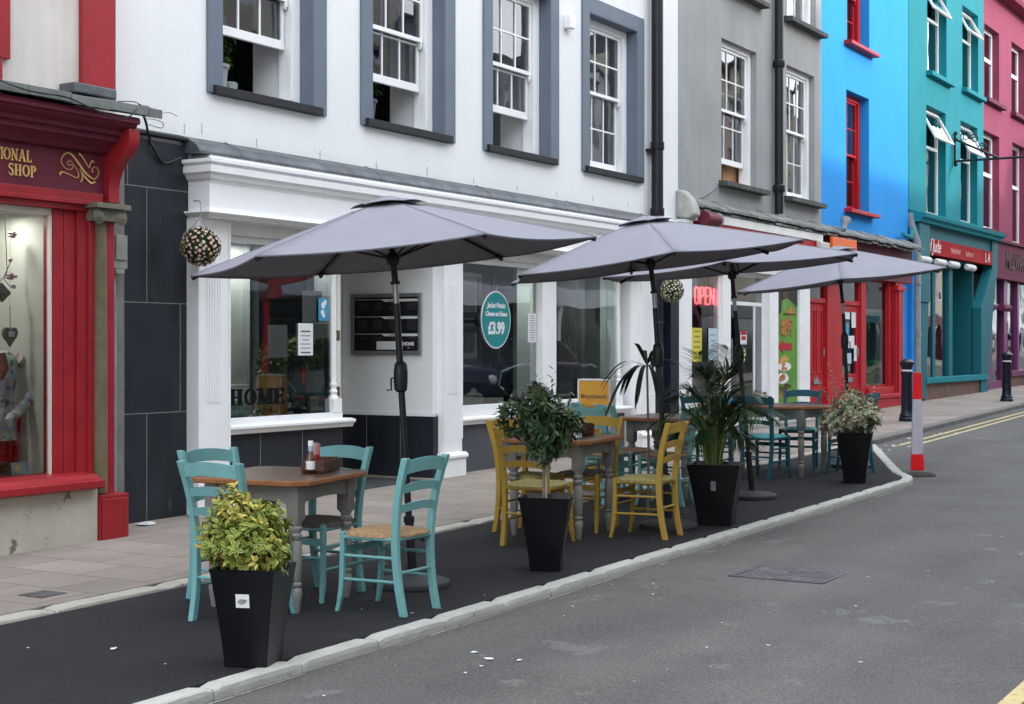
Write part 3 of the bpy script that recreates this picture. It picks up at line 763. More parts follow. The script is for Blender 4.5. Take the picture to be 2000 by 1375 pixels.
# mannequin torso in a patchwork coat, arm bent to the hip
t = thing('shop_mannequin', 'mannequin in a patchwork coat and red skirt behind the red shop window', 'mannequin', (7.48, 9.2, .56)); t['world'] = 1
def lp(px, py, Y=9.2): q = at(px, py, Y); return (q[0], Y, q[1])
mb = MB()
cx = at(12, 740, 9.2)[0]
for z, rx in ((at(0, 858, 9.2)[1], .13), ): pass
pr = []
for py, rr in ((860, .12), (830, .125), (800, .105), (775, .10), (740, .125), (705, .13), (692, .10), (684, .05)):
    pr.append((rr, at(12, py, 9.2)[1]))
mb.T = Matrix.Translation((cx - .03, 9.22, 0)) @ Matrix.Diagonal((1.05, .7, 1, 1))
mb.lathe(pr, seg=20); mb.T = None
mb.tube(spline([lp(35, 700), lp(52, 715), lp(58, 745, 9.17), lp(66, 765, 9.15), lp(52, 785, 9.1), lp(35, 805, 9.08), lp(22, 815, 9.06)], 5), [.05] * 10 + [.045] * 10 + [.036] * 11, 12)
mb.build('coat', PATCH, t, smooth=60)
mb = MB(); mb.tube([lp(22, 812, 9.06), lp(17, 820, 9.05), lp(20, 832, 9.05)], [.03, .034, .015], 10)
for k in range(4): mb.tube([lp(14 + k * 3, 822, 9.05), lp(15 + k * 3, 838 - abs(k - 1.5) * 3, 9.05)], [.009, .006], 6)
mb.build('hand', M('pale_fabric', (.5, .55, .6), .6, .2, 10), t, smooth=60)
mb = MB(); mb.tube([lp(3, 690, 9.12), lp(8, 720, 9.1), lp(2, 740, 9.1)], [.03, .035, .02], 8); mb.build('hair', M('auburn_hair', (.20, .06, .035), .5, .3, 20, .5, 90), t, smooth=60)
sk = M('red_satin', (.55, .005, .02), .3, .2, 9, .5, 22)
mb = MB(); rows_ = []
for py, a, b_ in ((812, -14, 68), (860, -14, 72), (900, -14, 76), (925, -14, 75), (936, -14, 60)):
    rows_.append([(at(a + (b_ - a) * i / 30, py, 9.25)[0], 9.32 + .03 * math.sin(i * 1.3) - (.1 if py < 930 else 0), at(0, py, 9.25)[1]) for i in range(31)])
mb.grid(rows_); mb.build('skirt', sk, t, smooth=60, solid=.01, fix=False)
t = thing('ankle_boot', 'brown patterned ankle boot on the red shop display floor', 'boot', (7.42, 9.05, .57)); t['world'] = 1
mb = MB(); mb.tube(spline([lp(2, 905, 9.05), lp(6, 925, 9.05), lp(8, 936, 9.04), lp(-6, 941, 9.03), lp(-20, 943, 9.02)], 4), [.05] * 6 + [.055] * 5 + [.045] * 4 + [.03, .02], 10); mb.build('upper', M('brown_leather', (.09, .04, .028), .45, .5, 14), t, smooth=60)
mb = MB(); mb.box(7.30, 7.50, 9.0, 9.08, .56, .575); mb.box(7.45, 7.50, 9.01, 9.07, .56, .62); mb.build('heel', INK, t)
mb = MB(); q0 = at(36, 942, 9.0); mb.prism([(q0[0] - .03, q0[1]), (q0[0] + .13, q0[1] + .01), (q0[0] + .10, q0[1] + .15), (q0[0] - .05, q0[1] + .145)], 'y', 9.02, 9.035)
PIC = M('blue_picture', (.25, .5, .7), .3, .25, 14, c2=(.6, .75, .8))
t = mb.build('picture_card', PIC); tag(t, 'small blue picture card with a yellow sun in the red shop window', 'picture')
mb = MB(); mb.T = Matrix.Translation((q0[0] + .005, 9.018, q0[1] + .10)) @ Matrix.Rotation(R(90), 4, 'X'); mb.lathe([(.03, 0), (.03, .002)], seg=16); mb.build('sun_disc', M('yellow_ink', (.8, .7, .2), .4, .05), t)
# hanging heart
hm = M('grey_driftwood', (.16, .155, .13), .8, .25, 14, .3)
t = thing('hanging_heart', 'dark wooden heart hanging on a string in the red shop window', 'ornament', (7.46, 9.1, 1.72)); t['world'] = 1
hx, hz = at(20, 655, 9.1)
hp = [(hx + .0058 * 16 * math.sin(a) ** 3 * .72, hz + .0050 * (13 * math.cos(a) - 5 * math.cos(2 * a) - 2 * math.cos(3 * a) - math.cos(4 * a))) for a in [2 * math.pi * i / 32 for i in range(32)]]
mb = MB(); mb.prism(hp, 'y', 9.09, 9.12); mb.build('heart', hm, t, bevel=.004)
mb = MB(); mb.box(hx - .025, hx + .025, 9.082, 9.09, hz - .01, hz + .03); mb.build('tag', PAPERG, t)
mb = MB(); mb.tube([(hx, 9.1, hz + .05), (hx - .003, 9.1, hz + .22)], .003, 5); mb.tube([(hx - .003, 9.1, hz + .22), (hx, 9.1, 2.6)], .001, 4); mb.build('string', BLACK, t)
t = thing('slatted_wall_basket', 'grey slatted wooden basket hanging on the cream display wall', 'basket', (7.9, 9.5, 1.7)); t['world'] = 1
bx = at(92, 690, 9.3)[0]
mb = MB()
for k, py in enumerate((669, 685, 704)):
    z = at(92, py, 9.3)[1]; mb.box(bx - .075 + k * .003, bx + .075 - k * .003, 9.27, 9.30, z - .035, z + .02)
mb.build('slat', M('pale_grey_wood', (.42, .43, .40), .8, .1, 8), t, bevel=.003)
mb = MB()
for i in range(7): mb.tube([(bx - .06 + i * .02, 9.285, at(92, 664, 9.3)[1]), (bx - .075 + i * .025, 9.285, at(92, 664, 9.3)[1] + .055)], [.008, .003], 6)
mb.build('points', M('pale_grey_wood', (.42, .43, .40), .8, .1, 8), t)
mb = MB(); mb.tube([(bx, 9.285, at(92, 664, 9.3)[1]), (bx, 9.285, at(92, 630, 9.3)[1])], .006, 6); mb.build('string', PAPERG, t)
# bird / flower mobile
mm = M('dusty_pink_felt', (.52, .33, .32), .8, .2, 9)
t = thing('flower_mobile', 'pink felt flowers strung on a dark twig in the red shop window', 'mobile', (7.5, 9.15, 2.2)); t['world'] = 1
mb = MB(); mb.tube([lp(8, 400, 9.15), lp(12, 480, 9.15), lp(14, 530, 9.15), lp(8, 545, 9.15), lp(20, 560, 9.15)], .003, 5); mb.tube([lp(-5, 555, 9.15), lp(8, 540, 9.15), lp(22, 508, 9.15)], .003, 5); mb.build('twig', INK, t)
for (px, py, s_) in ((24, 458, .03), (20, 508, .016), (20, 540, .03), (26, 560, .018), (30, 540, .014)):
    mb = MB()
    q = lp(px, py, 9.15)
    for k in range(5):
        a = k * 1.257; mb.ball((q[0] + s_ * .8 * math.cos(a), q[1], q[2] + s_ * .6 * math.sin(a)), s_ * .7, 7, 4, .5)
    mb.build('flower', mm, t, smooth=70)
q = at(4, 572, 9.12); mb = MB(); mb.prism([(q[0] - .09, q[1]), (q[0], q[1] - .07), (q[0] + .08, q[1]), (q[0] - .01, q[1] + .08)], 'y', 9.11, 9.13); tag(mb.build('hanging_star', hm, bevel=.003), 'dark pointed ornament hanging at left edge of red shop window', 'ornament')

# ================================================================== WHITE BUILDING
b = building('white_cafe', 'white rendered cafe with grey window surrounds and white shopfront', 14, 9.15)
WX = [(10.26, 11.57), (12.52, 13.87), (14.85, 16.22), (17.22, 18.61)]
Z0, Z1 = 3.96, 5.95
mb = MB(); holes(mb, 8.86, 19.96, 3.20, 9.0, 9.3, .32, [(a, c, Z0, Z1) for a, c in WX]); mb.build('upper_wall', WHITE_WALL, b)
backbox(b, 8.9, 19.94, 9.62, 9.0, WHITE_WALL); roof(b, 8.86, 19.98, 9.3, 9.0)
for i, ((a, c), rs) in enumerate(zip(WX, (.49, .41, .41, 0))):
    s_ = MB(); y0_, y1_ = 9.272, 9.46
    s_.box(a - .18, a, y0_, 9.3, 3.88, Z1 + .2); s_.box(c, c + .2, y0_, 9.3, 3.88, Z1 + .2); s_.box(a, c, y0_, 9.3, Z1, Z1 + .2)
    s_.box(a, a + .012, y0_ + .002, y1_, Z0, Z1 - .012); s_.box(c - .012, c, y0_ + .002, y1_, Z0, Z1 - .012); s_.box(a, c, y0_ + .002, y1_, Z1 - .012, Z1)
    s_.box(a, c, y0_, 9.3, 3.88, Z0 - .02)
    s_.build('window_surround', GREYPAINT, b, bevel=.003)
    W = sash_window(b, a + .012, c - .012, Z0, Z1 - .012, 9.47, WHITE, rs, mid=4.98, sx=(.13, .11), sillh=.09, silld=.07, jw=.12)
    # deep white inner reveal
    r_ = MB(); r_.quad((c - .1, 9.62, Z0 - .02), (c - .1, 9.62, Z1), (c - .15, 9.92, Z1), (c - .15, 9.92, Z0 - .02))
    r_.quad((a + .1, 9.62, Z0 - .02), (a + .15, 9.92, Z0 - .02), (a + .15, 9.92, Z1), (a + .1, 9.62, Z1))
    r_.quad((a, 9.62, Z0), (c, 9.62, Z0), (c - .1, 9.92, Z0), (a + .1, 9.92, Z0)); r_.quad((a, 9.62, Z1), (a + .1, 9.92, Z1), (c - .1, 9.92, Z1), (c, 9.62, Z1))
    r_.build('inner_reveal', WHITEIN, W, fix=False)
    room(b, a - .4, c + .3, 9.93, 13.0 if i < 2 else 10.4, 3.4, 6.3, DARKIN if i < 2 else WHITEIN)
random.seed(19); MARKM = M('stained_render_mark', (.46, .47, .46), .9, .3, 20)
for px, py in ((360, 262), (394, 262), (501, 288), (625, 310), (735, 330), (834, 345), (925, 360), (1010, 372), (1087, 384), (1158, 394), (1226, 404)):
    q = at(px, py, 9.3); l = random.uniform(.05, .11); mb = MB(); mb.box(q[0] - .006, q[0] + .006, 9.297, 9.2995, q[1], q[1] + l); mb.build('render_mark', MARKM, b)
# lead-covered band
mb = MB(); random.seed(4)
mb.prism([(9.085, 3.295), (9.08, 3.315), (9.11, 3.36), (9.16, 3.395), (9.30, 3.455), (9.30, 3.295)], 'x', 9.76, 19.0)
for x in [10.3 + i * 2.1 for i in range(5)]: mb.prism([(9.083, 3.297), (9.074, 3.317), (9.104, 3.364), (9.156, 3.399), (9.29, 3.461), (9.29, 3.30)], 'x', x, x + .035)
mb.build('lead_flashing', LEAD, b, bevel=.006)
# cornice with dentil shadow line, returning at the left
def swept(name, pr_, x0, x1, yb, mat, ret=True):
    """pr_: (out, z) outline; out measured from yb toward the street"""
    mb = MB(); n = len(pr_)
    A = [(x0 - 0 * o, yb, z) for o, z in pr_]; Bp = []
    rows_ = [[(x0 + (.30 - o) if ret else x0, yb, z) for o, z in pr_], [(x0 + (.30 - o) if ret else x0, yb - o, z) for o, z in pr_], [(x1, yb - o, z) for o, z in pr_]]
    for r0, r1 in zip(rows_, rows_[1:]):
        for i in range(n - 1): mb.quad(r0[i], r1[i], r1[i + 1], r0[i + 1])
    return mb.build(name, mat, b, fix=False, bevel=0)
swept('cornice', [(0, 3.294), (.19, 3.294), (.20, 3.27), (.24, 3.255), (.27, 3.238), (.38, 3.235), (.38, 3.205), (.35, 3.185), (.365, 3.17), (.365, 3.12), (.34, 3.105), (.325, 3.07), (.30, 3.055), (.295, 3.035), (0, 3.035)], 9.80, 18.98, 9.29, WHITE)
mb = MB(); mb.box(9.80, 18.95, 9.00, 9.29, 2.79, 3.04); mb.build('fascia', WHITE, b, bevel=.004)
swept('fascia_moulding', [(0, 2.79), (.33, 2.79), (.335, 2.775), (.31, 2.755), (.29, 2.75), (.28, 2.735), (0, 2.735)], 9.78, 18.97, 9.29, WHITE)
mb = MB(); mb.box(10.3, 18.9, 9.2, 9.38, 2.62, 2.74); mb.box(10.16, 10.3, 9.2, 9.38, 2.55, 2.74); mb.build('window_head', WHITE_OLD, b, bevel=.004)
# slate wall left of the shop
mb = MB(); mb.box(8.80, 9.80, 9.25, 9.6, -.2, 3.36); mb.cur = 1
for z, xa, xb in ((2.96, 8.8, 9.8), (1.985, 8.8, 9.8), (1.05, 8.8, 9.8)): mb.box(xa, xb, 9.2485, 9.25, z - .004, z + .004)
for x, za, zb in ((9.30, 1.985, 2.96), (9.70, 1.05, 1.985), (9.30, -.1, 1.05), (9.08, 2.96, 3.3)): mb.box(x - .004, x + .004, 9.2482, 9.25, za, zb)
mb.build('slate_wall', [SLATE, GROUT], b)
mb = MB(); random.seed(77)
def scratches(mb, x0, x1, z0, z1, y, n, s=.06):
    for i in range(n):
        x, z = random.uniform(x0, x1), random.uniform(z0, z1); l = random.uniform(.2, 1) * s; dx = random.uniform(-.25, .25) * l; w_ = random.uniform(.0012, .0035)
        mb.quad((x, y - random.uniform(.0012, .0018), z), (x + w_, y - .0015, z), (x + dx + w_ * .4, y - .0015, z + l), (x + dx, y - .0015, z + l))
scratches(mb, 8.95, 9.75, .2, 3.2, 9.25, 34); mb.build('scratch_marks', M('pale_slate_scratch', (.16, .17, .18), .8, .2), b, fix=False)
mb = MB(); mb.prism([(9.2, 3.40), (9.2, 3.42), (9.3, 3.455), (9.3, 3.40)], 'x', 8.86, 9.76); mb.build('wall_drip', SILL, b)
# pilasters
def pilaster(x0, x1, y=9.12, zt=2.735, zb=0, base=True, cat=None, fl=(1.12, 2.24), proud=.05):
    mb = MB(); mb.box(x0, x1, y, 9.45, zb, zt)
    mb.box(x0 + .0, x0 + .02, y - .012, y, .60, zt); mb.box(x1 - .02, x1, y - .012, y, .60, zt)
    w0 = x0 + (x1 - x0) * .27; w1 = x0 + (x1 - x0) * .76; n = 6
    for i in range(n):
        a = w0 + (w1 - w0) * i / n; mb.box(a, a + (w1 - w0) / n * .55, y - .008, y, *fl)
    if base:
        mb.box(x0 - .03, x1 + .03, y - .035, y + .05, zb, .40); mb.prism([(y - .055, .40), (y - .055, .43), (y - .02, .46), (y + .05, .46), (y + .05, .40)], 'x', x0 - .05, x1 + .05)
    return mb.build('pilaster', WHITE, b, bevel=.004)
pilaster(9.78, 10.19, fl=(1.12, 2.36)); pilaster(13.60, 13.97, fl=(1.10, 2.3)); pilaster(18.40, 18.82, fl=(1.1, 2.3))
# shop windows
mb = MB(); mb.box(10.30, 11.98, 9.24, 9.32, .90, .965); mb.box(10.30, 11.86, 9.26, 9.32, 2.56, 2.62); mb.box(10.30, 10.36, 9.26, 9.32, .965, 2.56)
SW1 = mb.build('shop_window', WHITE, b, bevel=.004)
pane(SW1, 10.36, 11.86, .965, 2.56, 9.29)
g_ = MB(); g_.quad((11.92, 9.34, .965), (11.92, 10.4, .965), (11.92, 10.4, 2.62), (11.92, 9.34, 2.62)); g_.build('side_pane', GLASS, SW1, fix=False)
mb = MB(); mb.lathe([(.05, .965), (.05, 1.12), (.035, 1.14), (.046, 1.17), (.03, 1.20), (.042, 1.24), (.028, 1.27), (.034, 1.34), (.030, 1.9), (.028, 2.62)], (11.89, 9.29, 0), 16); mb.box(11.83, 11.96, 9.235, 9.345, .965, 1.10); mb.build('turned_post', WHITE, SW1, smooth=40)
prof(b, 'window_sill', [(9.17, .855), (9.15, .87), (9.15, .893), (9.2, .905), (9.33, .905), (9.33, .82), (9.19, .82)], 10.24, 12.08, WHITE, bevel=.003)
mb = MB(); mb.box(10.28, 11.98, 9.24, 9.42, -.1, .83); mb.cur = 1
for x in (10.74, 11.35): mb.box(x - .004, x + .004, 9.2383, 9.24, 0, .83)
mb.build('stall_riser', [SLATE, GROUT], b)
# display ledge + left wall of display
mb = MB(); mb.box(10.2, 11.90, 9.33, 10.3, .80, .93); mb.build('display_ledge', WHITEIN, b)
mb = MB(); mb.box(10.02, 10.22, 9.42, 10.6, .9, 2.7); mb.box(10.22, 10.36, 9.9, 10.0, .93, 2.7); mb.box(10.62, 10.72, 10.3, 10.4, .93, 2.7); mb.build('window_lining', M('cream_lining', (.55, .56, .52), .6, .05, 3), b); mb = MB(); mb.box(11.08, 11.36, 10.0, 10.06, .93, 2.7); mb.box(11.36, 11.42, 9.96, 10.06, .93, 2.7); mb.build('inner_jamb', M('pale_grey_jamb', (.60, .63, .62), .6, .05, 3), b)
# recessed entrance
mb = MB(); mb.box(13.51, 13.60, 9.2, 10.5, .88, 2.75); mb.box(13.498, 13.512, 9.16, 10.5, .86, .90); mb.build('entrance_wall', WHITE, b)
mb = MB(); mb.box(13.505, 13.6, 9.19, 10.5, -.1, .86); mb.cur = 1
mb.box(13.503, 13.505, 9.62, 9.628, .1, .86); mb.box(13.503, 13.505, 10.08, 10.088, .1, .86); mb.build('entrance_slate', [SLATE, GROUT], b)
mb = MB(); mb.box(11.92, 13.51, 9.3, 10.6, 2.66, 2.72); mb.build('entrance_ceiling', WHITE, b)
mb = MB(); mb.box(11.9, 13.55, 9.14, 10.6, .0, gz(12.7, .028)); mb.build('doorstep', M('dark_threshold_tile', (.06, .062, .065), .6, .2, 5), b)
mb = MB(); frame(mb, 12.0, 13.50, .12, 2.66, 10.42, 10.5, .09); D = mb.build('door', WHITE_OLD, b, bevel=.004)
mb = MB(); frame(mb, 12.12, 13.38, .2, 2.1, 10.44, 10.48, .12, .2); mb.build('door_leaf', M('dark_door_paint', (.03, .033, .04), .4, .1), D, bevel=.003)
pane(D, 12.2, 13.3, .4, 2.0, 10.46); pane(D, 12.1, 13.4, 2.1, 2.58, 10.46, name='transom_pane')
mb = MB(); mb.box(11.985, 12.075, 9.34, 9.42, .1, 2.66); mb.box(12.0, 12.03, 9.33, 9.35, .1, 2.66); mb.build('door_jamb', WHITE_OLD, D, bevel=.003)
for py in (655, 765, 520):
    z = at(656, py, 9.33)[1]; mb = MB(); mb.box(11.97, 12.035, 9.318, 9.33, z - .05, z + .05); mb.tube([(11.97, 9.316, z - .052), (11.97, 9.316, z + .052)], .008, 8); mb.build('hinge', M('aged_brass', (.16, .11, .05), .4, .2, metal=.7), D)
# menu board on the entrance wall
t = thing('menu_board', 'black menu board in a silver frame on the white entrance wall', 'menu board', (13.5, 9.8, 1.86)); t['world'] = 1
mb = MB(); X_ = 13.47
mb.box(X_, 13.497, 9.33, 9.37, 1.53, 2.20); mb.box(X_, 13.497, 10.24, 10.28, 1.53, 2.20); mb.box(X_, 13.497, 9.37, 10.24, 1.53, 1.57); mb.box(X_, 13.497, 9.37, 10.24, 2.16, 2.20)
mb.build('frame', M('brushed_aluminium', (.38, .39, .40), .35, .1, 4, metal=.7), t, bevel=.003)
mb = MB(); mb.box(13.485, 13.497, 9.37, 10.24, 1.57, 2.16); mb.build('panel', BLACK, t)
mb = MB()
for z in (2.125, 1.935, 1.745):
    mb.box(13.482, 13.485, 9.38, 9.82, z - .014, z + .014); mb._add([(13.4821, 9.82, z + .014), (13.4821, 9.88, z + .014), (13.4821, 9.82, z - .014)], [(0, 1, 2)]); mb.box(13.482, 13.485, 9.82, 10.235, z + .008, z + .013)
mb.box(13.482, 13.485, 9.58, 9.93, 1.585, 1.675); mb.build('heading_strips', PAPER, t)
for s_, z in (('BREAKFAST', 2.116), ('CAFE EXTRAS', 1.926), ('SANDWICHES', 1.736)): text('menu_heading', s_, INK, t, .026, (13.481, 9.76, z), 'x', .0005)
text('menu_logo', 'HOME', PAPER, t, .05, (13.483, 9.50, 1.63), 'x', .0005, bold=.003, align='CENTER'); text('menu_logo', 'cafe', PAPER, t, .02, (13.483, 9.50, 1.60), 'x', .0005, align='CENTER')
mb = MB()
for z0_, z1_ in ((2.02, 2.095), (1.80, 1.91), (1.69, 1.72)):
    for ya, yb in ((9.40, 9.55), (9.62, 9.78), (9.86, 10.0), (10.06, 10.2)):
        z = z1_
        while z > z0_: mb.box(13.4835, 13.485, ya, yb - random.uniform(0, .06), z - .006, z); z -= .016
mb.build('menu_lines', M('faint_menu_print', (.06, .065, .07), .6, .2), t)

mb = MB(); mb.box(13.95, 18.10, 9.24, 9.32, .82, .955); mb.box(13.97, 18.05, 9.26, 9.32, 2.56, 2.62); mb.box(15.88, 16.22, 9.20, 9.34, .955, 2.62); mb.box(13.97, 14.05, 9.26, 9.32, .955, 2.56)
SW2 = mb.build('shop_window', WHITE, b, bevel=.004)
pane(SW2, 14.05, 15.88, .955, 2.56, 9.29); pane(SW2, 16.22, 18.02, .955, 2.56, 9.29)
g_ = MB(); g_.quad((18.04, 9.34, .955), (18.04, 10.2, .955), (18.04, 10.2, 2.62), (18.04, 9.34, 2.62)); g_.build('side_pane', GLASS, SW2, fix=False)
mb = MB(); mb.lathe([(.05, .955), (.05, 1.12), (.035, 1.14), (.046, 1.17), (.03, 1.20), (.042, 1.24), (.028, 1.27), (.034, 1.34), (.030, 1.9), (.028, 2.62)], (18.05, 9.29, 0), 14); mb.build('turned_post', WHITE, SW2, smooth=40)
prof(b, 'window_sill', [(9.17, .775), (9.15, .79), (9.15, .813), (9.2, .825), (9.33, .825), (9.33, .74), (9.19, .74)], 13.97, 18.24, WHITE, bevel=.003)
mb = MB(); mb.box(13.97, 18.14, 9.24, 9.42, -.1, .75); mb.build('stall_riser', M('grey_riser_paint', (.075, .082, .095), .6, .15, 2, .2), b)
mb = MB(); mb.box(18.12, 18.42, 9.5, 9.6, .0, 2.75); mb.box(18.13, 18.20, 9.36, 9.5, 0, 2.73); mb.box(18.34, 18.41, 9.14, 9.5, 0, 2.73); mb.build('side_panel', WHITE, b, bevel=.004)
# slate pier with black post
mb = MB(); mb.box(18.82, 19.34, 9.22, 9.5, -.1, 3.235); mb.cur = 1; mb.box(18.82, 19.34, 9.2185, 9.22, 1.96, 1.968); mb.box(19.26, 19.268, 9.2182, 9.22, 0, 3.2); mb.box(18.82, 19.34, 9.2185, 9.22, 1.04, 1.048); mb.build('slate_pier', [SLATE, GROUT], b)
mb = MB(); mb.box(19.34, 19.62, 9.12, 9.45, 0, 2.9); mb.build('black_post', NAVY, b, bevel=.006)
mb = MB(); mb.box(19.62, 19.96, 9.2, 9.5, 0, 3.3); mb.build('party_pier', WHITE, b, bevel=.004)
mb = MB(); mb.box(18.95, 19.96, 9.16, 9.32, 2.9, 3.42); mb.build('party_block', WHITE_OLD, b, bevel=.02)
# drain pipe
mb = MB(); px_ = 19.03
mb.tube([(px_, 9.18, 3.45), (px_, 9.18, 9.0)], .085, 14)
for z in (4.42, 6.9, 3.5): mb.lathe([(.098, z - .06), (.10, z - .055), (.10, z + .045), (.092, z + .05)], (px_, 9.18, 0), 14)
for z in (4.35, 6.85): mb.box(px_ - .13, px_ + .13, 9.2, 9.3, z - .02, z + .02)
mb.build('drainpipe', BLACK, b, smooth=40)
mb = MB(); mb.tube([(18.86, 9.29, 3.5), (18.86, 9.29, 9.0)], .008, 6); mb.build('wall_cable', PAPERG, b)
mb = MB(); ax, azz = at(1110, 43, 9.27); mb.box(ax - .07, ax + .07, 9.2, 9.3, azz - .09, azz + .09); mb.box(ax - .03, ax + .01, 9.22, 9.28, azz - .13, azz - .09); mb.build('alarm_box', WHITE, b, bevel=.015)
# interior of the cafe
room(b, 10.0, 19.3, 10.62, 14, .1, 3.1, DARKIN)
mb = MB(); mb.quad((13.6, 9.45, .3), (19.3, 9.45, .3), (19.3, 10.62, .3), (13.6, 10.62, .3)); mb.quad((13.6, 9.45, 2.75), (13.6, 10.7, 2.75), (19.3, 10.7, 2.75), (19.3, 9.45, 2.75)); mb.quad((13.62, 9.45, .3), (13.62, 10.7, .3), (13.62, 10.7, 2.75), (13.62, 9.45, 2.75)); mb.build('interior_lining', DARKIN, b, fix=False)
mb = MB(); mb.box(17.1, 18.0, 10.3, 10.36, .8, 2.7); mb.box(16.9, 18.1, 9.4, 10.3, .82, .9); mb.build('inner_partition', M('pale_green_screen', (.36, .42, .40), .6, .05), b)
mb = MB(); mb.box(13.9, 16.9, 9.4, 10.1, .82, .90); mb.build('display_shelf', GREYIN, b)
# window stickers and posters
t = thing('price_sticker', 'teal oval window sticker advertising jacket potato for £3.99', 'sticker', (14.93, 9.27, 1.93)); t['world'] = 1
TEALP = M('teal_vinyl', (.012, .23, .24), .4, .03)
mb = MB(); mb.prism(arc(14.935, 1.93, .325, .335, 0, 355, 71), 'y', 9.279, 9.284); mb.build('backing', PAPER, t)
mb = MB(); mb.prism(arc(14.935, 1.93, .308, .318, 0, 355, 71), 'y', 9.276, 9.2788); mb.build('oval', TEALP, t)
text('lettering', 'Jacket Potato', PAPER, t, .085, (14.935, 9.275, 2.07), 'y', .0008, sx=.86, align='CENTER', bold=.003, shear=.25)
text('lettering', 'Cheese and Beans', PAPER, t, .075, (14.935, 9.275, 1.975), 'y', .0008, sx=.86, align='CENTER', bold=.003, shear=.25)
text('price', '£3.99', PAPER, t, .19, (14.935, 9.275, 1.77), 'y', .0008, sx=.85, align='CENTER', bold=.008)
def poster(name, lab, cat, x0, x1, z0, z1, y, m_=PAPER, extra=None, rot=0):
    mb = MB(); cxx, czz = (x0 + x1) / 2, (z0 + z1) / 2
    mb.T = Matrix.Translation((cxx, y, czz)) @ Matrix.Rotation(R(rot), 4, 'Y') @ Matrix.Translation((-cxx, -y, -czz))
    mb.box(x0, x1, y, y + .003, z0, z1); o = mb.build(name, m_); tag(o, lab, cat)
    if extra: extra(o)
    return o
def lines(o, x0, x1, z0, z1, y, m_=None, n=6, h=.012):
    mb = MB(); random.seed(int(x0 * 100))
    for i in range(n):
        z = z1 - (z1 - z0) * i / max(n - 1, 1); d = random.uniform(0, (x1 - x0) * .18); mb.box(x0 + d, x1 - d, y - .0012, y - .0002, z - h / 2, z + h / 2)
    mb.build('printed_lines', m_ or M('grey_print', (.3, .3, .32), .6, .1), o)
poster('window_poster', 'grey sheet of paper in cafe window above the bonsai plant', 'poster', 10.93, 11.21, 1.51, 1.82, 9.31, PAPERG, rot=-1)
poster('window_poster', 'white notice with a drop symbol in the cafe window', 'poster', 11.33, 11.555, 1.53, 1.84, 9.275, PAPER, lambda o: (lines(o, 11.36, 11.52, 1.56, 1.76, 9.275), lines(o, 11.37, 11.52, 1.555, 1.765, 9.2748, INK, 2, .008)))
poster('window_poster', 'large grey sheet at the top right of the left cafe window', 'poster', 11.44, 11.74, 1.85, 2.16, 9.31, PAPERG)
BL = M('blue_print', (.03, .22, .42), .4, .1, 9, c2=(.08, .4, .6))
def blob(o):
    mb = MB()
    for (x, z, r_) in ((11.71, 2.02, .03), (11.74, 2.05, .022), (11.70, 1.95, .025), (11.72, 1.92, .02)):
        mb.prism(arc(x, z, r_, r_ * 1.1, 0, 345, 23), 'y', 9.2722 - r_ * .01, 9.2745)
    mb.build('white_figure', PAPER, o)
poster('window_poster', 'bright blue poster with white figures beside the turned white post', 'poster', 11.64, 11.80, 1.87, 2.09, 9.275, BL, blob)
poster('window_poster', 'pale green sheet low beside the turned white post', 'poster', 11.58, 11.80, 1.70, 1.84, 9.30, M('pale_green_paper', (.40, .48, .46), .6, .03))
poster('window_poster', 'long white price list at right edge of middle cafe window', 'poster', 15.66, 15.86, 1.67, 2.02, 9.275, PAPER, lambda o: lines(o, 15.69, 15.83, 1.70, 1.99, 9.275, None, 11, .01))
mb = MB(); serif(mb, 'HOME', 10.37, 1.075, .15, 9.286, T=.26, t=.1, sf=.07, sp=.05, wide=1.45, dep=.002)
tag(mb.build('window_lettering', INK), 'black slab serif HOME lettering on the left cafe window', 'lettering')
text('window_lettering', 'home food', M('grey_vinyl', (.20, .19, .17), .5, .1), None, .075, (11.42, 9.40, 1.06), 'y', .001)
tag(bpy.data.objects[-1] if False else [o for o in bpy.data.objects if o.name.startswith('window_lettering')][-1], 'thin grey home food words low inside the left cafe window', 'lettering')
mb = MB(); serif(mb, 'HOME', 16.83, 1.06, .15, 9.286, T=.26, t=.1, sf=.07, sp=.05, wide=1.9, dep=.002)
tag(mb.build('window_lettering', INK), 'black slab serif HOME lettering on right cafe window behind yellow sign', 'lettering')

# ================================================================== GREY BUILDING
b = building('grey_takeaway', 'weathered grey rendered building with white takeaway shopfront below', 23, 9.3)
mb = MB(); holes(mb, 19.96, 26.28, 3.75, 11.5, 9.4, .3, [(21.77, 23.2, 4.2, 6.43), (24.55, 25.93, 4.2, 6.46), (21.9, 23.2, 7.27, 9.3), (24.55, 26.0, 7.27, 9.3)]); mb.build('upper_wall', GREYWALL, b)
backbox(b, 20, 26.2, 9.7, 11.5, GREYWALL); roof(b, 19.96, 26.3, 9.4, 11.5)
for i, (a, c, z0, z1, rs, cu) in enumerate(((21.77, 23.2, 4.2, 6.43, .28, 0), (24.55, 25.93, 4.2, 6.46, 0, .6), (21.9, 23.2, 7.27, 9.3, 0, .4), (24.55, 26.0, 7.27, 9.3, 0, .9))):
    sash_window(b, a, c, z0, z1, 9.53, WHITE, rs, sx=(.12, .22), sillh=.09, silld=.16, wy=9.4, mid=z0 + (z1 - z0) * .52, curtain=cu, sill=M('stained_stone_sill', (.07, .075, .07), .8, .3, 5, .4))
room(b, 20.2, 26, 10.6, 13, 3.9, 10, GREYIN)
mb = MB(); q = at(1425, 345, 9.75); mb.box(q[0] - .35, q[0] + .3, 9.72, 9.76, 4.22, 4.62); mb.build('window_board', M('orange_pine_board', (.36, .19, .08), .6, .2), b)
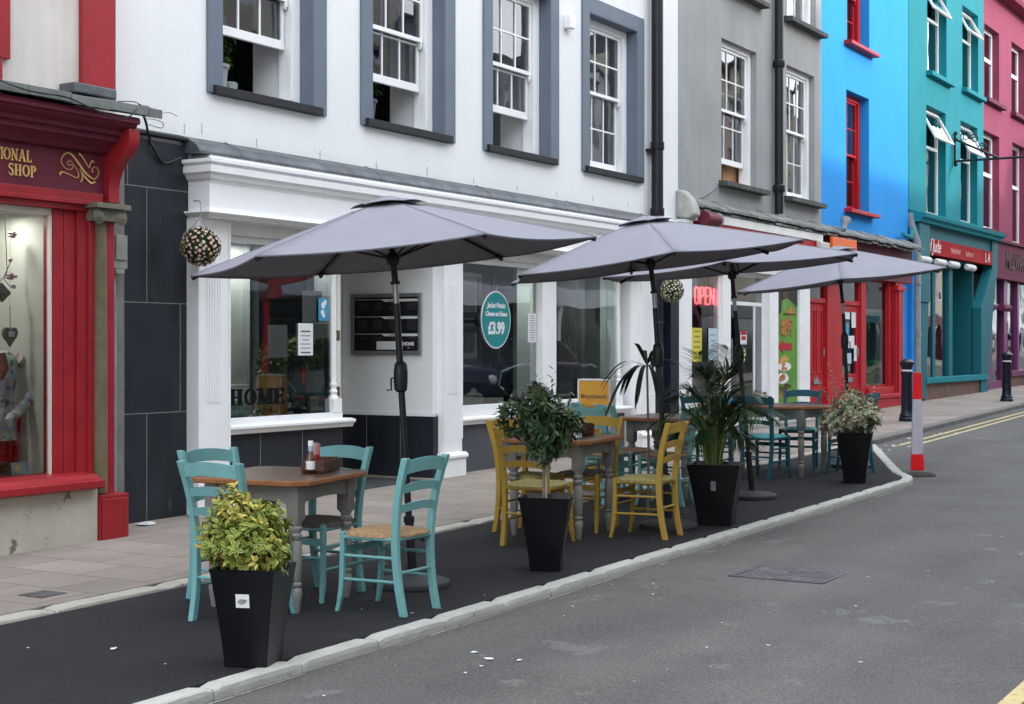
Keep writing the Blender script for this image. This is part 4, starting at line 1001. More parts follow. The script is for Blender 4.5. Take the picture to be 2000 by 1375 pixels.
# shared slate ledge
mb = MB(); random.seed(9); x = 20.0
while x < 31.6:
    L_ = min(random.uniform(.25, .5), 31.75 - x); dz = random.uniform(-.015, .012)
    mb.prism([(9.07 + dz, 3.66 + dz), (9.07 + dz, 3.705 + dz), (9.4, 3.86 + dz), (9.4, 3.81 + dz)], 'x', x, x + L_ - .006)
    mb.prism([(9.11 - dz, 3.60 + dz), (9.11 - dz, 3.645 + dz), (9.4, 3.79 + dz), (9.4, 3.74 + dz)], 'x', x + .1, x + L_ + .06); x += L_
LEDGE = M('weathered_ledge', (.17, .18, .175), .75, .4, 3, .6, 18, wear=.40, wc=(.30, .31, .29), ws=4)
mb.build('slate_ledge', LEDGE, b, bevel=.004)
mb = MB(); mb.prism([(9.0, 3.52), (9.02, 3.62), (9.08, 3.76), (9.2, 3.88), (9.3, 3.9), (9.3, 3.5), (9.1, 3.46)], 'x', 19.88, 20.12); mb.build('mortar_lump', M('broken_mortar', (.38, .38, .36), .95, .2, 8, 1.0, 12), b, bevel=.03)
mb = MB(); mb.box(20.1, 25.6, 9.12, 9.4, 3.47, 3.60); mb.box(20.1, 25.6, 9.16, 9.4, 2.80, 2.93); mb.box(20.1, 25.6, 9.12, 9.4, 2.93, 2.99); mb.build('fascia_trim', WHITE_OLD, b, bevel=.006)
mb = MB(); mb.box(20.4, 25.55, 9.14, 9.4, 2.99, 3.468); F_ = mb.build('fascia_sign', REDB, b, bevel=.004)
text('sign_lettering', 'KEBAB  PIZZA  BURGERS', PAPER, F_, .26, (22.2, 9.138, 3.10), 'y', .002, bold=.006)
mb = MB(); mb.T = Matrix.Translation((20.45, 9.02, 3.50)) @ Matrix.Rotation(R(90), 4, 'Y'); mb.lathe([(.10, -.2), (.10, .25)], seg=14); mb.T = None; mb.build('awning_box', REDM, b, smooth=40)
mb = MB(); mb.T = Matrix.Translation((20.72, 9.02, 3.50)) @ Matrix.Rotation(R(90), 4, 'Y'); mb.lathe([(.09, 0), (.11, .02), (.10, .05), (.05, .05)], seg=14); mb.T = None; mb.build('awning_end', PIPEG, b, smooth=40)
mb = MB(); mb.box(19.70, 20.05, 9.1, 9.2, 3.30, 3.45); mb.build('vent_plate', PAPERG, b)
for x0, x1 in ((20.0, 20.28), (21.42, 21.72), (23.35, 23.72), (24.72, 25.22)):
    mb = MB(); mb.box(x0, x1, 9.22, 9.45, .0, 2.8)
    if x0 > 23: mb.box(x0 + .1, x0 + .18, 9.205, 9.22, .1, 2.8)
    mb.build('pilaster', WHITE, b, bevel=.006)
mb = MB(); frame(mb, 20.28, 21.42, .75, 2.8, 9.27, 9.33, .05, .09); SW = mb.build('shop_window', WHITE, b, bevel=.003); pane(SW, 20.33, 21.37, .84, 2.75, 9.30)
mb = MB(); mb.box(20.28, 21.42, 9.25, 9.45, .0, .75); mb.build('stall_riser', WHITE_OLD, b)
mb = MB(); frame(mb, 21.72, 23.35, .35, 2.8, 9.33, 9.38, .06, .12); mb.box(21.72, 23.35, 9.34, 9.375, 2.28, 2.34); mb.box(22.95, 23.0, 9.34, 9.375, .4, 2.3); D = mb.build('door', WHITE, b, bevel=.003); pane(D, 21.76, 23.3, .45, 2.75, 9.355)
mb = MB(); mb.tube([(21.9, 9.28, 1.2), (21.9, 9.28, 1.75)], .012, 8); mb.build('door_handle', PIPEG, D, smooth=50)
mb = MB(); mb.box(19.9, 25.3, 9.05, 9.5, 0, .38); mb.build('doorstep', M('shop_step', (.3, .29, .27), .9, .1, 5, .2), b, bevel=.01)
room(b, 20.0, 25.3, 11.2, 11.3, .3, 3.0, GREYIN); room(b, 20.1, 25.4, 9.46, 12.5, .3, 3.0, GREYIN, 'shop_interior')
mb = MB(); mb.box(21.9, 24.9, 10.4, 11, .35, 1.4); mb.build('counter', WHITEIN, b, bevel=.02)
# drain pipe between its windows
mb = MB(); mb.tube([(23.95, 9.30, 3.85), (23.95, 9.30, 11.2)], .075, 12)
for z in (4.27, 6.36, 8.4): mb.lathe([(.09, z - .06), (.10, z - .04), (.10, z + .05), (.08, z + .07)], (23.95, 9.3, 0), 12)
mb.build('drainpipe', BLACK, b, smooth=40)
mb = MB(); mb.tube(spline([(19.98, 9.38, 3.9), wp(1345, 388, 9.38), wp(1370, 385, 9.38), wp(1395, 368, 9.38), wp(1403, 355, 9.38)], 5), .012, 5); mb.build('wall_cable', PIPEG, b)
# neon sign
t = thing('neon_open_sign', 'glowing red neon OPEN sign hanging in the takeaway window', 'neon sign', (20.78, 9.34, 2.36)); t['world'] = 1
NEON = M('neon_red', (1.0, .10, .12), .4, 0, emit=1.3)
mb = MB(); X0 = 20.66; hh = .25; z0 = 2.265
def nl(pts): mb.tube([(X0 + x, 9.345, z0 + z * hh) for x, z in pts], .0115, 6)
nl([(.0, .15), (.0, .85), (.04, 1), (.09, 1), (.13, .85), (.13, .15), (.09, 0), (.04, 0), (0, .15)])
nl([(.195, 0), (.195, 1), (.28, 1), (.315, .85), (.315, .6), (.28, .48), (.195, .48)])
[nl(q_) for q_ in ([(.38, 0), (.49, 0)], [(.38, 0), (.38, 1)], [(.38, 1), (.49, 1)], [(.38, .5), (.47, .5)], [(.555, 0), (.555, 1)], [(.555, 1), (.69, 0)], [(.69, 0), (.69, 1)])]
mb.build('neon_tube', NEON, t, smooth=60)
mb = MB(); mb.box(20.64, 21.46, 9.365, 9.372, 2.22, 2.56); mb.build('backing', M('clear_acrylic_grey', (.10, .09, .09), .3, .05), t)
mb = MB()
for x in (20.8, 21.2): mb.tube([(x, 9.37, 2.56), (x, 9.37, 2.75)], .004, 5)
mb.build('hanging_cord', INK, t)
YP = M('yellow_paper', (.62, .56, .06), .5, .04); LB = M('pale_blue_paper', (.45, .6, .68), .5, .04)
q = at(1362, 660, 9.28)
poster('window_poster', 'yellow notice low in the takeaway window under the neon sign', 'poster', q[0] - .17, q[0] + .17, 1.40, 1.90, 9.285, YP, lambda o: lines(o, q[0] - .13, q[0] + .13, 1.46, 1.85, 9.285, M('olive_print', (.25, .22, .05), .6, .1), 6, .025))
q2 = at(1393, 660, 9.28)
poster('window_poster', 'pale blue notice beside the yellow one in takeaway window', 'poster', q2[0] - .16, q2[0] + .16, 1.42, 1.90, 9.285, LB, lambda o: lines(o, q2[0] - .12, q2[0] + .12, 1.55, 1.80, 9.285, None, 4, .02))
q3 = at(1453, 655, 9.34)
poster('window_poster', 'small red and white sticker on the takeaway glass door', 'sticker', q3[0] - .13, q3[0] + .13, 1.66, 1.86, 9.345, PAPER, lambda o: lines(o, q3[0] - .13, q3[0] + .13, 1.76, 1.84, 9.345, REDB, 2, .06))
poster('window_poster', 'small green sticker low on the takeaway glass door', 'sticker', q3[0] - .08, q3[0] + .10, 1.38, 1.60, 9.345, M('green_print', (.12, .35, .05), .5, .05), lambda o: lines(o, q3[0] - .05, q3[0] + .07, 1.42, 1.56, 9.345, PAPER, 3, .02))
# food banner
t = thing('food_banner', 'tall green takeaway banner with pictures of food and a red arrow', 'banner', (24.2, 9.28, 1.4)); t['world'] = 1
GREENB = M('banner_green', (.10, .27, .03), .4, .25, 2)
bx0, bx1 = 23.74, 24.70
mb = MB(); mb.box(bx0, bx1, 9.262, 9.275, .45, 2.78); mb.build('banner_sheet', GREENB, t)
mb = MB(); mb.prism([(bx0, 2.35), (bx0 + .5, 2.45), (bx1, 2.3), (bx1, 2.78), (bx0, 2.78)], 'y', 9.259, 9.2615); mb.prism([(bx0, 2.1), (bx0 + .2, 2.2), (bx0 + .25, 2.4), (bx0, 2.4)], 'y', 9.2575, 9.2615); mb.build('dark_corner', BLACK, t)
def banner_food(name, cxx, z, rx, rz, ccol, n, seed, plate=None):
    if plate:
        mb = MB(); mb.prism(arc(cxx, z, rx * 1.15, rz * 1.15, 0, 345, 23), 'y', 9.256, 9.259); mb.build('plate', PAPER, t)
    mb = MB(); random.seed(seed)
    for i in range(n):
        a = random.uniform(0, 6.28); r_ = math.sqrt(random.random()); s_ = random.uniform(.25, .45) * min(rx, rz) * 1.2
        mb.prism(arc(cxx + rx * r_ * .75 * math.cos(a), z + rz * r_ * .75 * math.sin(a), s_ * 1.4, s_, random.uniform(0, 90), random.uniform(0, 90) + 330, 9), 'y', 9.2555 - i * .0004, 9.2585)
    mb.build(name, ccol, t)
TAN = M('fried_food_print', (.38, .15, .045), .5, .45, 22); BUN = M('bun_print', (.45, .20, .06), .5, .3, 14); REDF = M('tomato_print', (.5, .06, .03), .5, .5, 20, c2=(.6, .3, .1))
DKF = M('dark_food_print', (.07, .035, .02), .5, .5, 14)
def atx(px): return at(px, 600, 9.262)[0]
banner_food('donut_picture', atx(1533), at(1533, 565, 9.262)[1], .30, .15, DKF, 10, 1)
banner_food('burger_picture', atx(1541), at(1541, 609, 9.262)[1], .28, .09, BUN, 8, 2)
mb = MB(); zc = at(1541, 611, 9.262)[1]
mb.box(atx(1530), atx(1551), 9.249, 9.252, zc - .035, zc - .01); mb.build('burger_filling', DKF, t)
banner_food('chicken_picture', atx(1533), at(1533, 637, 9.262)[1], .36, .13, TAN, 16, 3); banner_food('chicken_picture', atx(1537), at(1537, 653, 9.262)[1], .34, .06, TAN, 9, 4)
banner_food('fries_picture', atx(1530), at(1530, 700, 9.262)[1], .26, .1, M('fries_print', (.6, .3, .08), .5, .4, 22), 9, 5)
banner_food('pizza_picture', atx(1532), at(1532, 716, 9.262)[1], .26, .07, REDF, 10, 6, 1)
banner_food('kebab_picture', atx(1528), at(1528, 739, 9.262)[1], .24, .08, REDF, 10, 7, 1)
banner_food('grill_picture', atx(1533), at(1533, 757, 9.262)[1], .33, .07, DKF, 12, 8); banner_food('grill_picture', atx(1530), at(1530, 772, 9.262)[1], .3, .08, TAN, 10, 9)
mb = MB(); za = at(1532, 677, 9.262)[1]; xa, xb = atx(1519), atx(1546); xm = xa + (xb - xa) * .38
mb.prism([(xa, za), (xm, za + .12), (xm, za + .06), (xb, za + .06), (xb, za - .06), (xm, za - .06), (xm, za - .12)], 'y', 9.255, 9.2605); mb.build('arrow', REDB, t)

# ================================================================== BLUE BUILDING
b = building('blue_house', 'bright blue building with red sash windows and red shopfront', 29, 9.5)
mb = MB(); holes(mb, 26.28, 32.12, 3.75, 12, 9.55, .3, [(28.1, 29.48, 4.28, 6.57), (28.15, 29.5, 7.5, 9.6)]); mb.build('upper_wall', BLUEWALL, b)
backbox(b, 26.3, 32.1, 9.85, 12, BLUEWALL); roof(b, 26.3, 32.12, 9.55, 12)
for z0, z1 in ((4.28, 6.57), (7.5, 9.6)):
    sash_window(b, 28.1, 29.48, z0, z1, 9.76, REDB, 0, cols=2, sill=REDB, sx=(.12, .22), sillh=.08, silld=.16, wy=9.55, jw=.13, curtain=.75)
room(b, 26.6, 31.8, 10.7, 13, 3.9, 10, DARKIN)
mb = MB(); mb.box(31.42, 32.12, 9.5, 9.85, .2, 3.75); mb.build('lower_pier', BLUEWALL, b)
mb = MB(); mb.box(25.6, 31.6, 9.30, 9.6, 2.95, 3.66); mb.build('fascia', REDM, b, bevel=.005)
mb = MB(); mb.tube([(31.95, 9.42, 3.7), (31.95, 9.42, .4)], .05, 8); mb.build('thin_pipe', BLUEWALL, b, smooth=50)
mb = MB(); mb.T = Matrix.Translation((26.75, 9.12, 3.86)) @ Matrix.Rotation(R(35), 4, 'Y'); mb.lathe([(.05, -.12), (.06, 0), (.10, .1), (.09, .13)], seg=12); mb.T = None; mb.box(26.6, 26.66, 9.1, 9.4, 3.74, 3.8); mb.build('ledge_lamp', PIPEG, b, smooth=40)
# red shopfront
for x0, x1 in ((25.26, 25.66), (26.62, 27.40), (28.55, 28.85), (30.30, 30.45)): mb = MB(); mb.box(x0, x1, 9.40, 9.55, .2, 2.95); mb.build('post', REDB, b, bevel=.006)
mb = MB(); mb.box(30.52, 31.02, 9.32, 9.55, .2, 3.0); mb.box(30.62, 30.92, 9.29, 9.32, .5, 2.9); mb.box(30.48, 31.06, 9.27, 9.5, 2.78, 2.86)
mb.build('post', REDB, b, bevel=.006)
def red_door(x0, x1, glaz):
    mb = MB(); frame(mb, x0, x1, .35, 2.95, 9.43, 9.5, .04, .04); mb.box(x0 + .04, x1 - .04, 9.42, 9.5, 2.42, 2.50); D = mb.build('door', REDB, b, bevel=.004)
    pane(D, x0 + .04, x1 - .04, 2.5, 2.91, 9.47)
    mb = MB()
    if glaz:
        frame(mb, x0 + .04, x1 - .04, .39, 2.42, 9.45, 9.5, .13, .72); mb.box(x0 + .2, x1 - .2, 9.435, 9.45, .5, .72)
    else:
        mb.box(x0 + .04, x1 - .04, 9.46, 9.5, .39, 2.42)
        for a, c, z, zz in ((.10, .44, 1.15, 2.3), (.54, .88, 1.15, 2.3), (.10, .88, .5, .85)):
            xa = x0 + .04 + (x1 - x0 - .08) * a; xb = x0 + .04 + (x1 - x0 - .08) * c
            frame(mb, xa, xb, z, zz, 9.445, 9.46, .03)
    mb.build('door_leaf', REDB, D, bevel=.004)
    if glaz: pane(D, x0 + .15, x1 - .15, 1.1, 2.3, 9.475, name='door_pane')
    mb = MB(); xm = (x0 + x1) / 2; mb.box(xm - .14, xm + .14, 9.43, 9.445, .95, 1.04); mb.build('letterbox', PIPEG, D, bevel=.004)
    mb = MB(); mb.tube([(x1 - .14, 9.42, 1.45), (x1 - .14, 9.42, 1.6)], .016, 8); mb.build('door_handle', PIPEG, D, smooth=50)
red_door(25.66, 26.62, False); red_door(27.40, 28.55, True)
mb = MB(); frame(mb, 28.85, 30.30, .82, 2.95, 9.44, 9.5, .03, .04); SW = mb.build('shop_window', REDB, b, bevel=.004); pane(SW, 28.88, 30.27, .86, 2.92, 9.47, GLASS_D)
mb = MB(); frame(mb, 28.9, 30.25, .86, 2.35, 9.52, 9.56, .12, .03, .10); mb.box(28.9, 30.25, 9.52, 9.56, 2.35, 2.38); mb.build('inner_frame', CREAMIN, SW)
mb = MB(); mb.box(28.85, 31.05, 9.30, 9.6, .2, .60); mb.box(28.85, 31.05, 9.27, 9.6, .60, .68); mb.box(28.85, 30.5, 9.34, 9.6, .68, .82); mb.build('stall_riser', REDB, b, bevel=.01)
room(b, 25.4, 31.2, 9.6, 12.6, .3, 3.2, GREYIN, 'shop_interior')
gm_ = M('green_plastic', (.10, .65, .12), .35, .15, 4); ym_ = M('yellow_plastic', (.7, .6, .05), .35, .1, 4)
t = thing('toy_slide', 'bright green and yellow plastic toy in red shopfront window', 'toy', (29.4, 10, .8)); t['world'] = 1
q = at(1710, 735, 9.85); mb = MB(); mb.ball((q[0] + .1, 9.9, q[1]), .42, 12, 8, .8); mb.ball((q[0] + .5, 9.95, q[1] + .15), .28, 12, 8, .8); mb.build('green_hood', gm_, t, smooth=60)
mb = MB(); mb.prism([(q[0] - .8, .75), (q[0] + .5, .6), (q[0] + .3, .95), (q[0] - .6, 1.25)], 'y', 9.65, 9.85); mb.build('slide', gm_, t, bevel=.03)
mb = MB(); mb.box(q[0] - .35, q[0] + .05, 9.6, 9.65, 1.02, 1.2); mb.build('panel', ym_, t, bevel=.02)
mb = MB(); mb.box(q[0] + .35, q[0] + .85, 9.75, 10.1, .55, .98); tag(mb.build('white_box', PAPER, bevel=.03), 'white plastic box beside green toy in red shopfront window', 'box')
for i, (px, py, w2, h2, m_) in enumerate(((1655, 612, .2, .22, PAPER), (1668, 625, .16, .3, PAPER), (1654, 645, .14, .24, BL), (1663, 668, .2, .24, PAPER), (1657, 700, .2, .2, LB), (1670, 690, .1, .3, PAPER))):
    q = at(px, py, 9.46); mb = MB(); mb.box(q[0] - w2, q[0] + w2 * .7, 9.457 - i * .002, 9.459 - i * .002, q[1] - h2 / 2, q[1] + h2 / 2)
    tag(mb.build('door_notice', m_), ['white notice at the top of red door glass', 'tall white notice down the right of the red door glass', 'dark blue leaflet in the middle of red door glass', 'white leaflet under the dark blue one on red door glass', 'pale blue leaflet lowest on the red door glass', 'narrow white leaflet low right on the red door glass'][i], 'notice')
# orange projecting sign
t = thing('orange_sign', 'plain orange sign board showing just above the farthest parasol', 'sign', (26.9, 9.2, 3.4)); t['world'] = 1
q0, q1 = at(1625, 465, 9.2), at(1674, 490, 9.2)
mb = MB(); mb.box(25.88, 27.2, 9.04, 9.10, 3.02, 3.585); mb.build('panel', M('orange_panel', (.75, .13, .015), .4, .05), t, bevel=.01)
mb = MB(); mb.box(26.2, 26.26, 9.10, 9.3, 3.3, 3.34); mb.box(26.9, 26.96, 9.10, 9.3, 3.3, 3.34); mb.build('fixing', BLACK, t)
mb = MB(); mb.box(25.26, 25.74, 9.04, 9.13, 3.0, 3.46); tag(mb.build('wall_cabinet', M('cream_cabinet', (.5, .49, .46), .5, .05), bevel=.02), 'cream metal box between red fascia and orange sign', 'cabinet')

# ================================================================== TEAL BUILDING
b = building('teal_house', 'teal building with tilted white vent windows and teal shopfront', 35.5, 9.6)
TW = [(33.85, 35.45, 4.66, 7.08), (36.76, 38.35, 4.68, 7.1), (33.93, 35.52, 7.87, 9.9), (36.93, 38.43, 7.93, 9.92)]
mb = MB(); holes(mb, 32.12, 38.95, 4.3, 12.6, 9.65, .35, TW); mb.build('upper_wall', TEALWALL, b)
backbox(b, 32.2, 38.9, 10, 12.6, TEALWALL); roof(b, 32.15, 38.95, 9.65, 12.6)
def vent_window(b, x0, x1, z0, z1, y, fm, wallm, open_=28, sill=True, wy=9.65, tr=.36, gm=GLASS_UP):
    mb = MB(); frame(mb, x0, x1, z0, z1, y, y + .07, .07); zt = z1 - (z1 - z0) * tr; mb.box(x0 + .07, x1 - .07, y, y + .07, zt - .035, zt + .035); W = mb.build('window', fm, b, bevel=.004)
    pane(W, x0 + .07, x1 - .07, z0 + .07, zt - .035, y + .03, gm)
    mb = MB(); T = Matrix.Translation((0, y - .01, z1 - .07)) @ Matrix.Rotation(R(-open_), 4, 'X'); mb.T = T; hh = z1 - .07 - zt - .02
    frame(mb, x0 + .06, x1 - .06, -hh, 0, -.03, .02, .05); mb.build('vent', fm, W, bevel=.003)
    g_ = MB(); g_.T = T; g_.quad((x0 + .1, 0, -hh + .04), (x1 - .1, 0, -hh + .04), (x1 - .1, 0, -.04), (x0 + .1, 0, -.04)); g_.build('vent_pane', gm, W, fix=False)
    if sill: mb = MB(); mb.prism([(wy - .14, z0 - .13), (wy - .14, z0 - .03), (y, z0 + .01), (y, z0 - .13)], 'x', x0 - .06, x1 + .3); mb.build('sill', wallm, W, bevel=.01)
    c = MB(); k = 14; rows_ = []
    for zz in (z0 + .05, zt): rows_.append([(x0 + .1 + (x1 - x0) * .5 * i / k, y + .3 + .03 * math.sin(i * 1.9), zz) for i in range(k + 1)])
    c.grid(rows_); c.build('curtain', CURTAIN, W, fix=False, smooth=60)
for (a, c, z0, z1), s_ in zip(TW, (False, False, True, True)): vent_window(b, a, c, z0, z1, 9.83, WHITE, TEALWALL, sill=s_)
room(b, 32.5, 38.7, 10.9, 13, 4.4, 10.4, DARKIN)
prof(b, 'cornice', [(9.30, 4.32), (9.28, 4.38), (9.22, 4.42), (9.20, 4.5), (9.65, 4.62), (9.65, 4.32)], 32.2, 39.4, TEALWALL, bevel=.005)
mb = MB(); mb.box(32.3, 39.3, 9.45, 9.65, 3.98, 4.32); mb.build('upper_fascia', TEALSHOP, b)
mb = MB(); mb.box(32.3, 33.1, 9.35, 9.65, 2.6, 4.32)
mb.prism([(32.3, .5), (32.9, .5), (33.1, 2.6), (32.3, 2.6)], 'y', 9.38, 9.65); mb.build('pilaster', TEALSHOP, b, bevel=.01)
mb = MB(); mb.prism([(38.85, 4.32), (39.38, 4.32), (39.38, 3.6), (38.95, 2.6), (38.35, .45), (37.75, .45), (37.75, 2.6), (38.85, 3.6)], 'y', 9.4, 9.65); mb.build('pilaster', TEALSHOP, b, bevel=.01)
mb = MB(); mb.box(33.1, 38.85, 9.40, 9.6, 3.68, 4.03); F_ = mb.build('sign_panel', M('red_sign', (.33, .006, .012), .7, .3, 1.2, c2=(.40, .02, .025), spec=.1), b, bevel=.004)
text('sign_lettering', 'of Jude', PAPER, F_, .42, (33.05, 9.398, 3.74), 'y', .002, sx=.9, shear=.3); text('sign_lettering', 'TAKEAWAY', M('faded_sign_print', (.6, .35, .33), .5, .05), F_, .16, (34.95, 9.398, 3.79), 'y', .002); text('sign_lettering', '01970 617', M('faded_sign_print', (.6, .35, .33), .5, .05), F_, .16, (36.3, 9.398, 3.78), 'y', .002)
text('sign_lettering', 'L A', PAPER, F_, .34, (38.1, 9.398, 3.74), 'y', .002, shear=.2)
mb = MB()
for px in (1812, 1842, 1868, 1900):
    q = at(px, 508, 9.3); mb.T = Matrix.Translation((q[0], 9.36, 3.52)) @ Matrix.Rotation(R(90), 4, 'Y'); mb.lathe([(.05, -.35), (.08, -.3), (.08, .3), (.05, .33)], seg=12)
mb.T = None; mb.build('sign_lamp', PAPERG, b, smooth=50)
mb = MB(); mb.box(33.0, 33.12, 9.5, 9.56, .9, 3.6); mb.box(33.85, 34.05, 9.5, 9.56, .9, 3.6); mb.box(35.0, 35.3, 9.45, 9.6, .9, 3.6); SW = mb.build('shop_window', TEALSHOP, b, bevel=.004)
pane(SW, 32.9, 33.9, .9, 3.6, 9.53); pane(SW, 34.05, 35.05, .9, 3.6, 9.53)
mb = MB(); mb.box(32.9, 38.3, 9.36, 9.6, .82, .95); mb.build('window_sill', TEALWALL, b, bevel=.01)
mb = MB(); mb.box(33.0, 38.25, 9.45, 9.7, .2, .82); mb.build('stall_riser', BROWNB, b)
mb = MB(); mb.box(35.35, 35.4, 9.6, 11, .9, 3.7); mb.box(35.3, 37.8, 10.9, 11, .9, 3.7); mb.box(37.75, 37.85, 9.62, 11, .9, 3.7); mb.box(35.3, 37.8, 9.62, 11, 3.62, 3.7); mb.build('recess_lining', TEALSHOP, b)
room(b, 32.3, 35.35, 9.65, 11.8, .3, 3.65, GREYIN, 'shop_interior')
# pipe at the blue/teal joint
mb = MB(); mb.tube([(32.3, 9.42, .5), (32.3, 9.42, 3.9), (32.22, 9.5, 4.2), (32.22, 9.55, 4.5)], .09, 10)
for z in (1.9, 3.0): mb.lathe([(.11, z - .03), (.11, z + .03)], (32.3, 9.42, 0), 10)
mb.build('drainpipe', PIPEG, b, smooth=50)
mb = MB(); mb.tube([(32.16, 9.58, 4.6), (32.16, 9.58, 12)], .05, 8); mb.tube([(31.3, 9.42, 3.98), (32.0, 9.45, 3.96), (32.22, 9.5, 4.25)], .05, 8); mb.build('thin_pipe', TEALWALL, b, smooth=50)
# iron sign bracket
t = thing('sign_bracket', 'wrought iron scroll bracket projecting from the teal wall', 'bracket', (37.0, 9.6, 6)); t['world'] = 1
q = at(1865, 290, 9.6); bx_, bz0 = q[0], at(1865, 315, 9.6)[1]; bz1 = at(1865, 272, 9.6)[1]
mb = MB(); mb.tube([(bx_, 9.6, bz0 - .08), (bx_, 9.6, bz1 + .14)], .03, 6)
mb.tube([(bx_, 9.6, bz0), (bx_, 7.3, bz0)], .028, 6); mb.tube([(bx_, 9.6, bz1), (bx_, 8.6, bz0 + .02)], .028, 6)
mb.build('arm', BLACK, t, smooth=60)
mb = MB()
for yy, zz, r_ in ((9.35, bz1 + .05, .12), (9.15, bz1 - .02, .12), (8.95, bz1 - .22, .1)): mb.tube([(bx_, yy + r_ * (1 - k / 20) * math.cos(k * .6), zz + r_ * (1 - k / 20) * math.sin(k * .6)) for k in range(15)], .015, 5)
for zz in (bz1 + .14, bz0 - .08, bz1, bz0): mb.ball((bx_, 9.58, zz), .05, 8, 5)
mb.ball((bx_, 7.3, bz0), .05, 8, 5); mb.build('scroll', BLACK, t, smooth=60)

# ================================================================== MAGENTA BUILDING
b = building('magenta_house', 'magenta building with white windows and plum purple shopfront', 43, 9.7)
MWs = [(39.45, 41.02, 8.07, 9.95), (42.4, 44.0, 8.08, 10.0), (39.35, 41.02, 4.7, 7.2), (42.5, 44.1, 4.5, 7.25), (45.4, 47, 4.6, 7.3), (45.4, 47, 8.1, 10)]
mb = MB(); holes(mb, 38.95, 48.5, 4.3, 12.5, 9.75, .35, MWs); mb.build('upper_wall', PINKWALL, b)
backbox(b, 39, 48.5, 10.1, 12.5, PINKWALL); roof(b, 39, 48.5, 9.75, 12.5)
for (a, c, z0, z1) in MWs:
    mb = MB(); y = 9.93; frame(mb, a, c, z0, z1, y, y + .07, .09); zt = z1 - (z1 - z0) * .42; mb.box(a + .09, c - .09, y - .01, y + .07, zt - .05, zt + .05); W = mb.build('window', WHITE, b, bevel=.004)
    pane(W, a + .09, c - .09, z0 + .09, zt - .05, y + .03, GLASS_UP); pane(W, a + .09, c - .09, zt + .05, z1 - .09, y + .03, GLASS_UP, 'upper_pane')
    mb = MB(); mb.prism([(9.60, z0 - .14), (9.60, z0 - .03), (y, z0 + .01), (y, z0 - .14)], 'x', a - .1, c + .25); mb.build('sill', PLUM, W, bevel=.01)
room(b, 39.3, 48, 10.9, 13, 4.4, 10.4, DARKIN)
prof(b, 'cornice', [(9.4, 10.85), (9.35, 10.95), (9.42, 11.05), (9.5, 11.1), (9.75, 11.2), (9.75, 10.85)], 39, 48.5, PINKWALL)
mb = MB(); mb.box(39.4, 48.5, 9.55, 9.75, 3.42, 4.42); mb.box(39.35, 48.5, 9.48, 9.75, 4.36, 4.44); mb.box(39.35, 48.5, 9.48, 9.75, 3.40, 3.48); F_ = mb.build('fascia', PLUM, b, bevel=.01)
text('sign_lettering', 'MILLWARD', M('dark_plum_letters', (.045, .01, .022), .5, .1), F_, .62, (40.9, 9.545, 3.72), 'y', .012, sx=.8, bold=.012)
for x0, x1 in ((39.35, 39.75), (41.0, 41.4), (42.55, 42.75), (44.2, 44.45), (46.2, 46.5), (48.1, 48.5)): mb = MB(); mb.box(x0, x1, 9.62, 9.8, .3, 3.42); mb.build('post', PURPLE, b, bevel=.01)
mb = MB(); mb.box(39.75, 41.0, 9.64, 9.8, 2.62, 2.75); mb.build('transom', PURPLE, b, bevel=.01)
mb = MB(); mb.box(39.75, 41.0, 9.66, 9.8, .35, .75); mb.build('door_panel', PURPLE, b, bevel=.01)
mb = MB(); mb.box(41.4, 48.2, 9.5, 9.8, .85, 1.0); SW = mb.build('shop_window', PURPLE, b, bevel=.01)
for x0, x1 in ((39.75, 41.0), (41.4, 42.55), (42.75, 44.2), (44.45, 46.2), (46.5, 48.1)): pane(SW, x0, x1, .75, 3.42, 9.72, GLASS_UP)
mb = MB(); mb.box(41.4, 48.3, 9.56, 9.8, .1, .85); mb.build('stall_riser', BROWNB, b)
mb = MB(); mb.tube([(40.2, 9.5, 2.66), (41.0, 9.5, 2.66)], .1, 8); mb.build('awning_roll', PLUM, b, smooth=50)
room(b, 39.3, 48.2, 9.85, 12.6, .3, 3.5, GREYIN, 'shop_interior')
# the next house up the street
b = building('cream_house', 'cream rendered terrace building beyond the magenta one', 54, 9.9)
mb = MB(); holes(mb, 48.5, 62, 0, 11, 9.9, .35, [(50 + 3.2 * i, 51.5 + 3.2 * i, z, z + 2) for i in range(4) for z in (4.6, 7.9)]); mb.build('upper_wall', CREAMW, b)
for i in range(4):
    for z in (4.6, 7.9):
        mb = MB(); frame(mb, 50 + 3.2 * i, 51.5 + 3.2 * i, z, z + 2, 10.0, 10.07, .09); W = mb.build('window', WHITE, b); pane(W, 50.08 + 3.2 * i, 51.42 + 3.2 * i, z + .08, z + 1.92, 10.04, GLASS_UP)
room(b, 49, 61, 10.4, 13, .5, 10.5, DARKIN); backbox(b, 48.6, 62, 10.2, 11, CREAMW); roof(b, 48.5, 62, 9.9, 11)

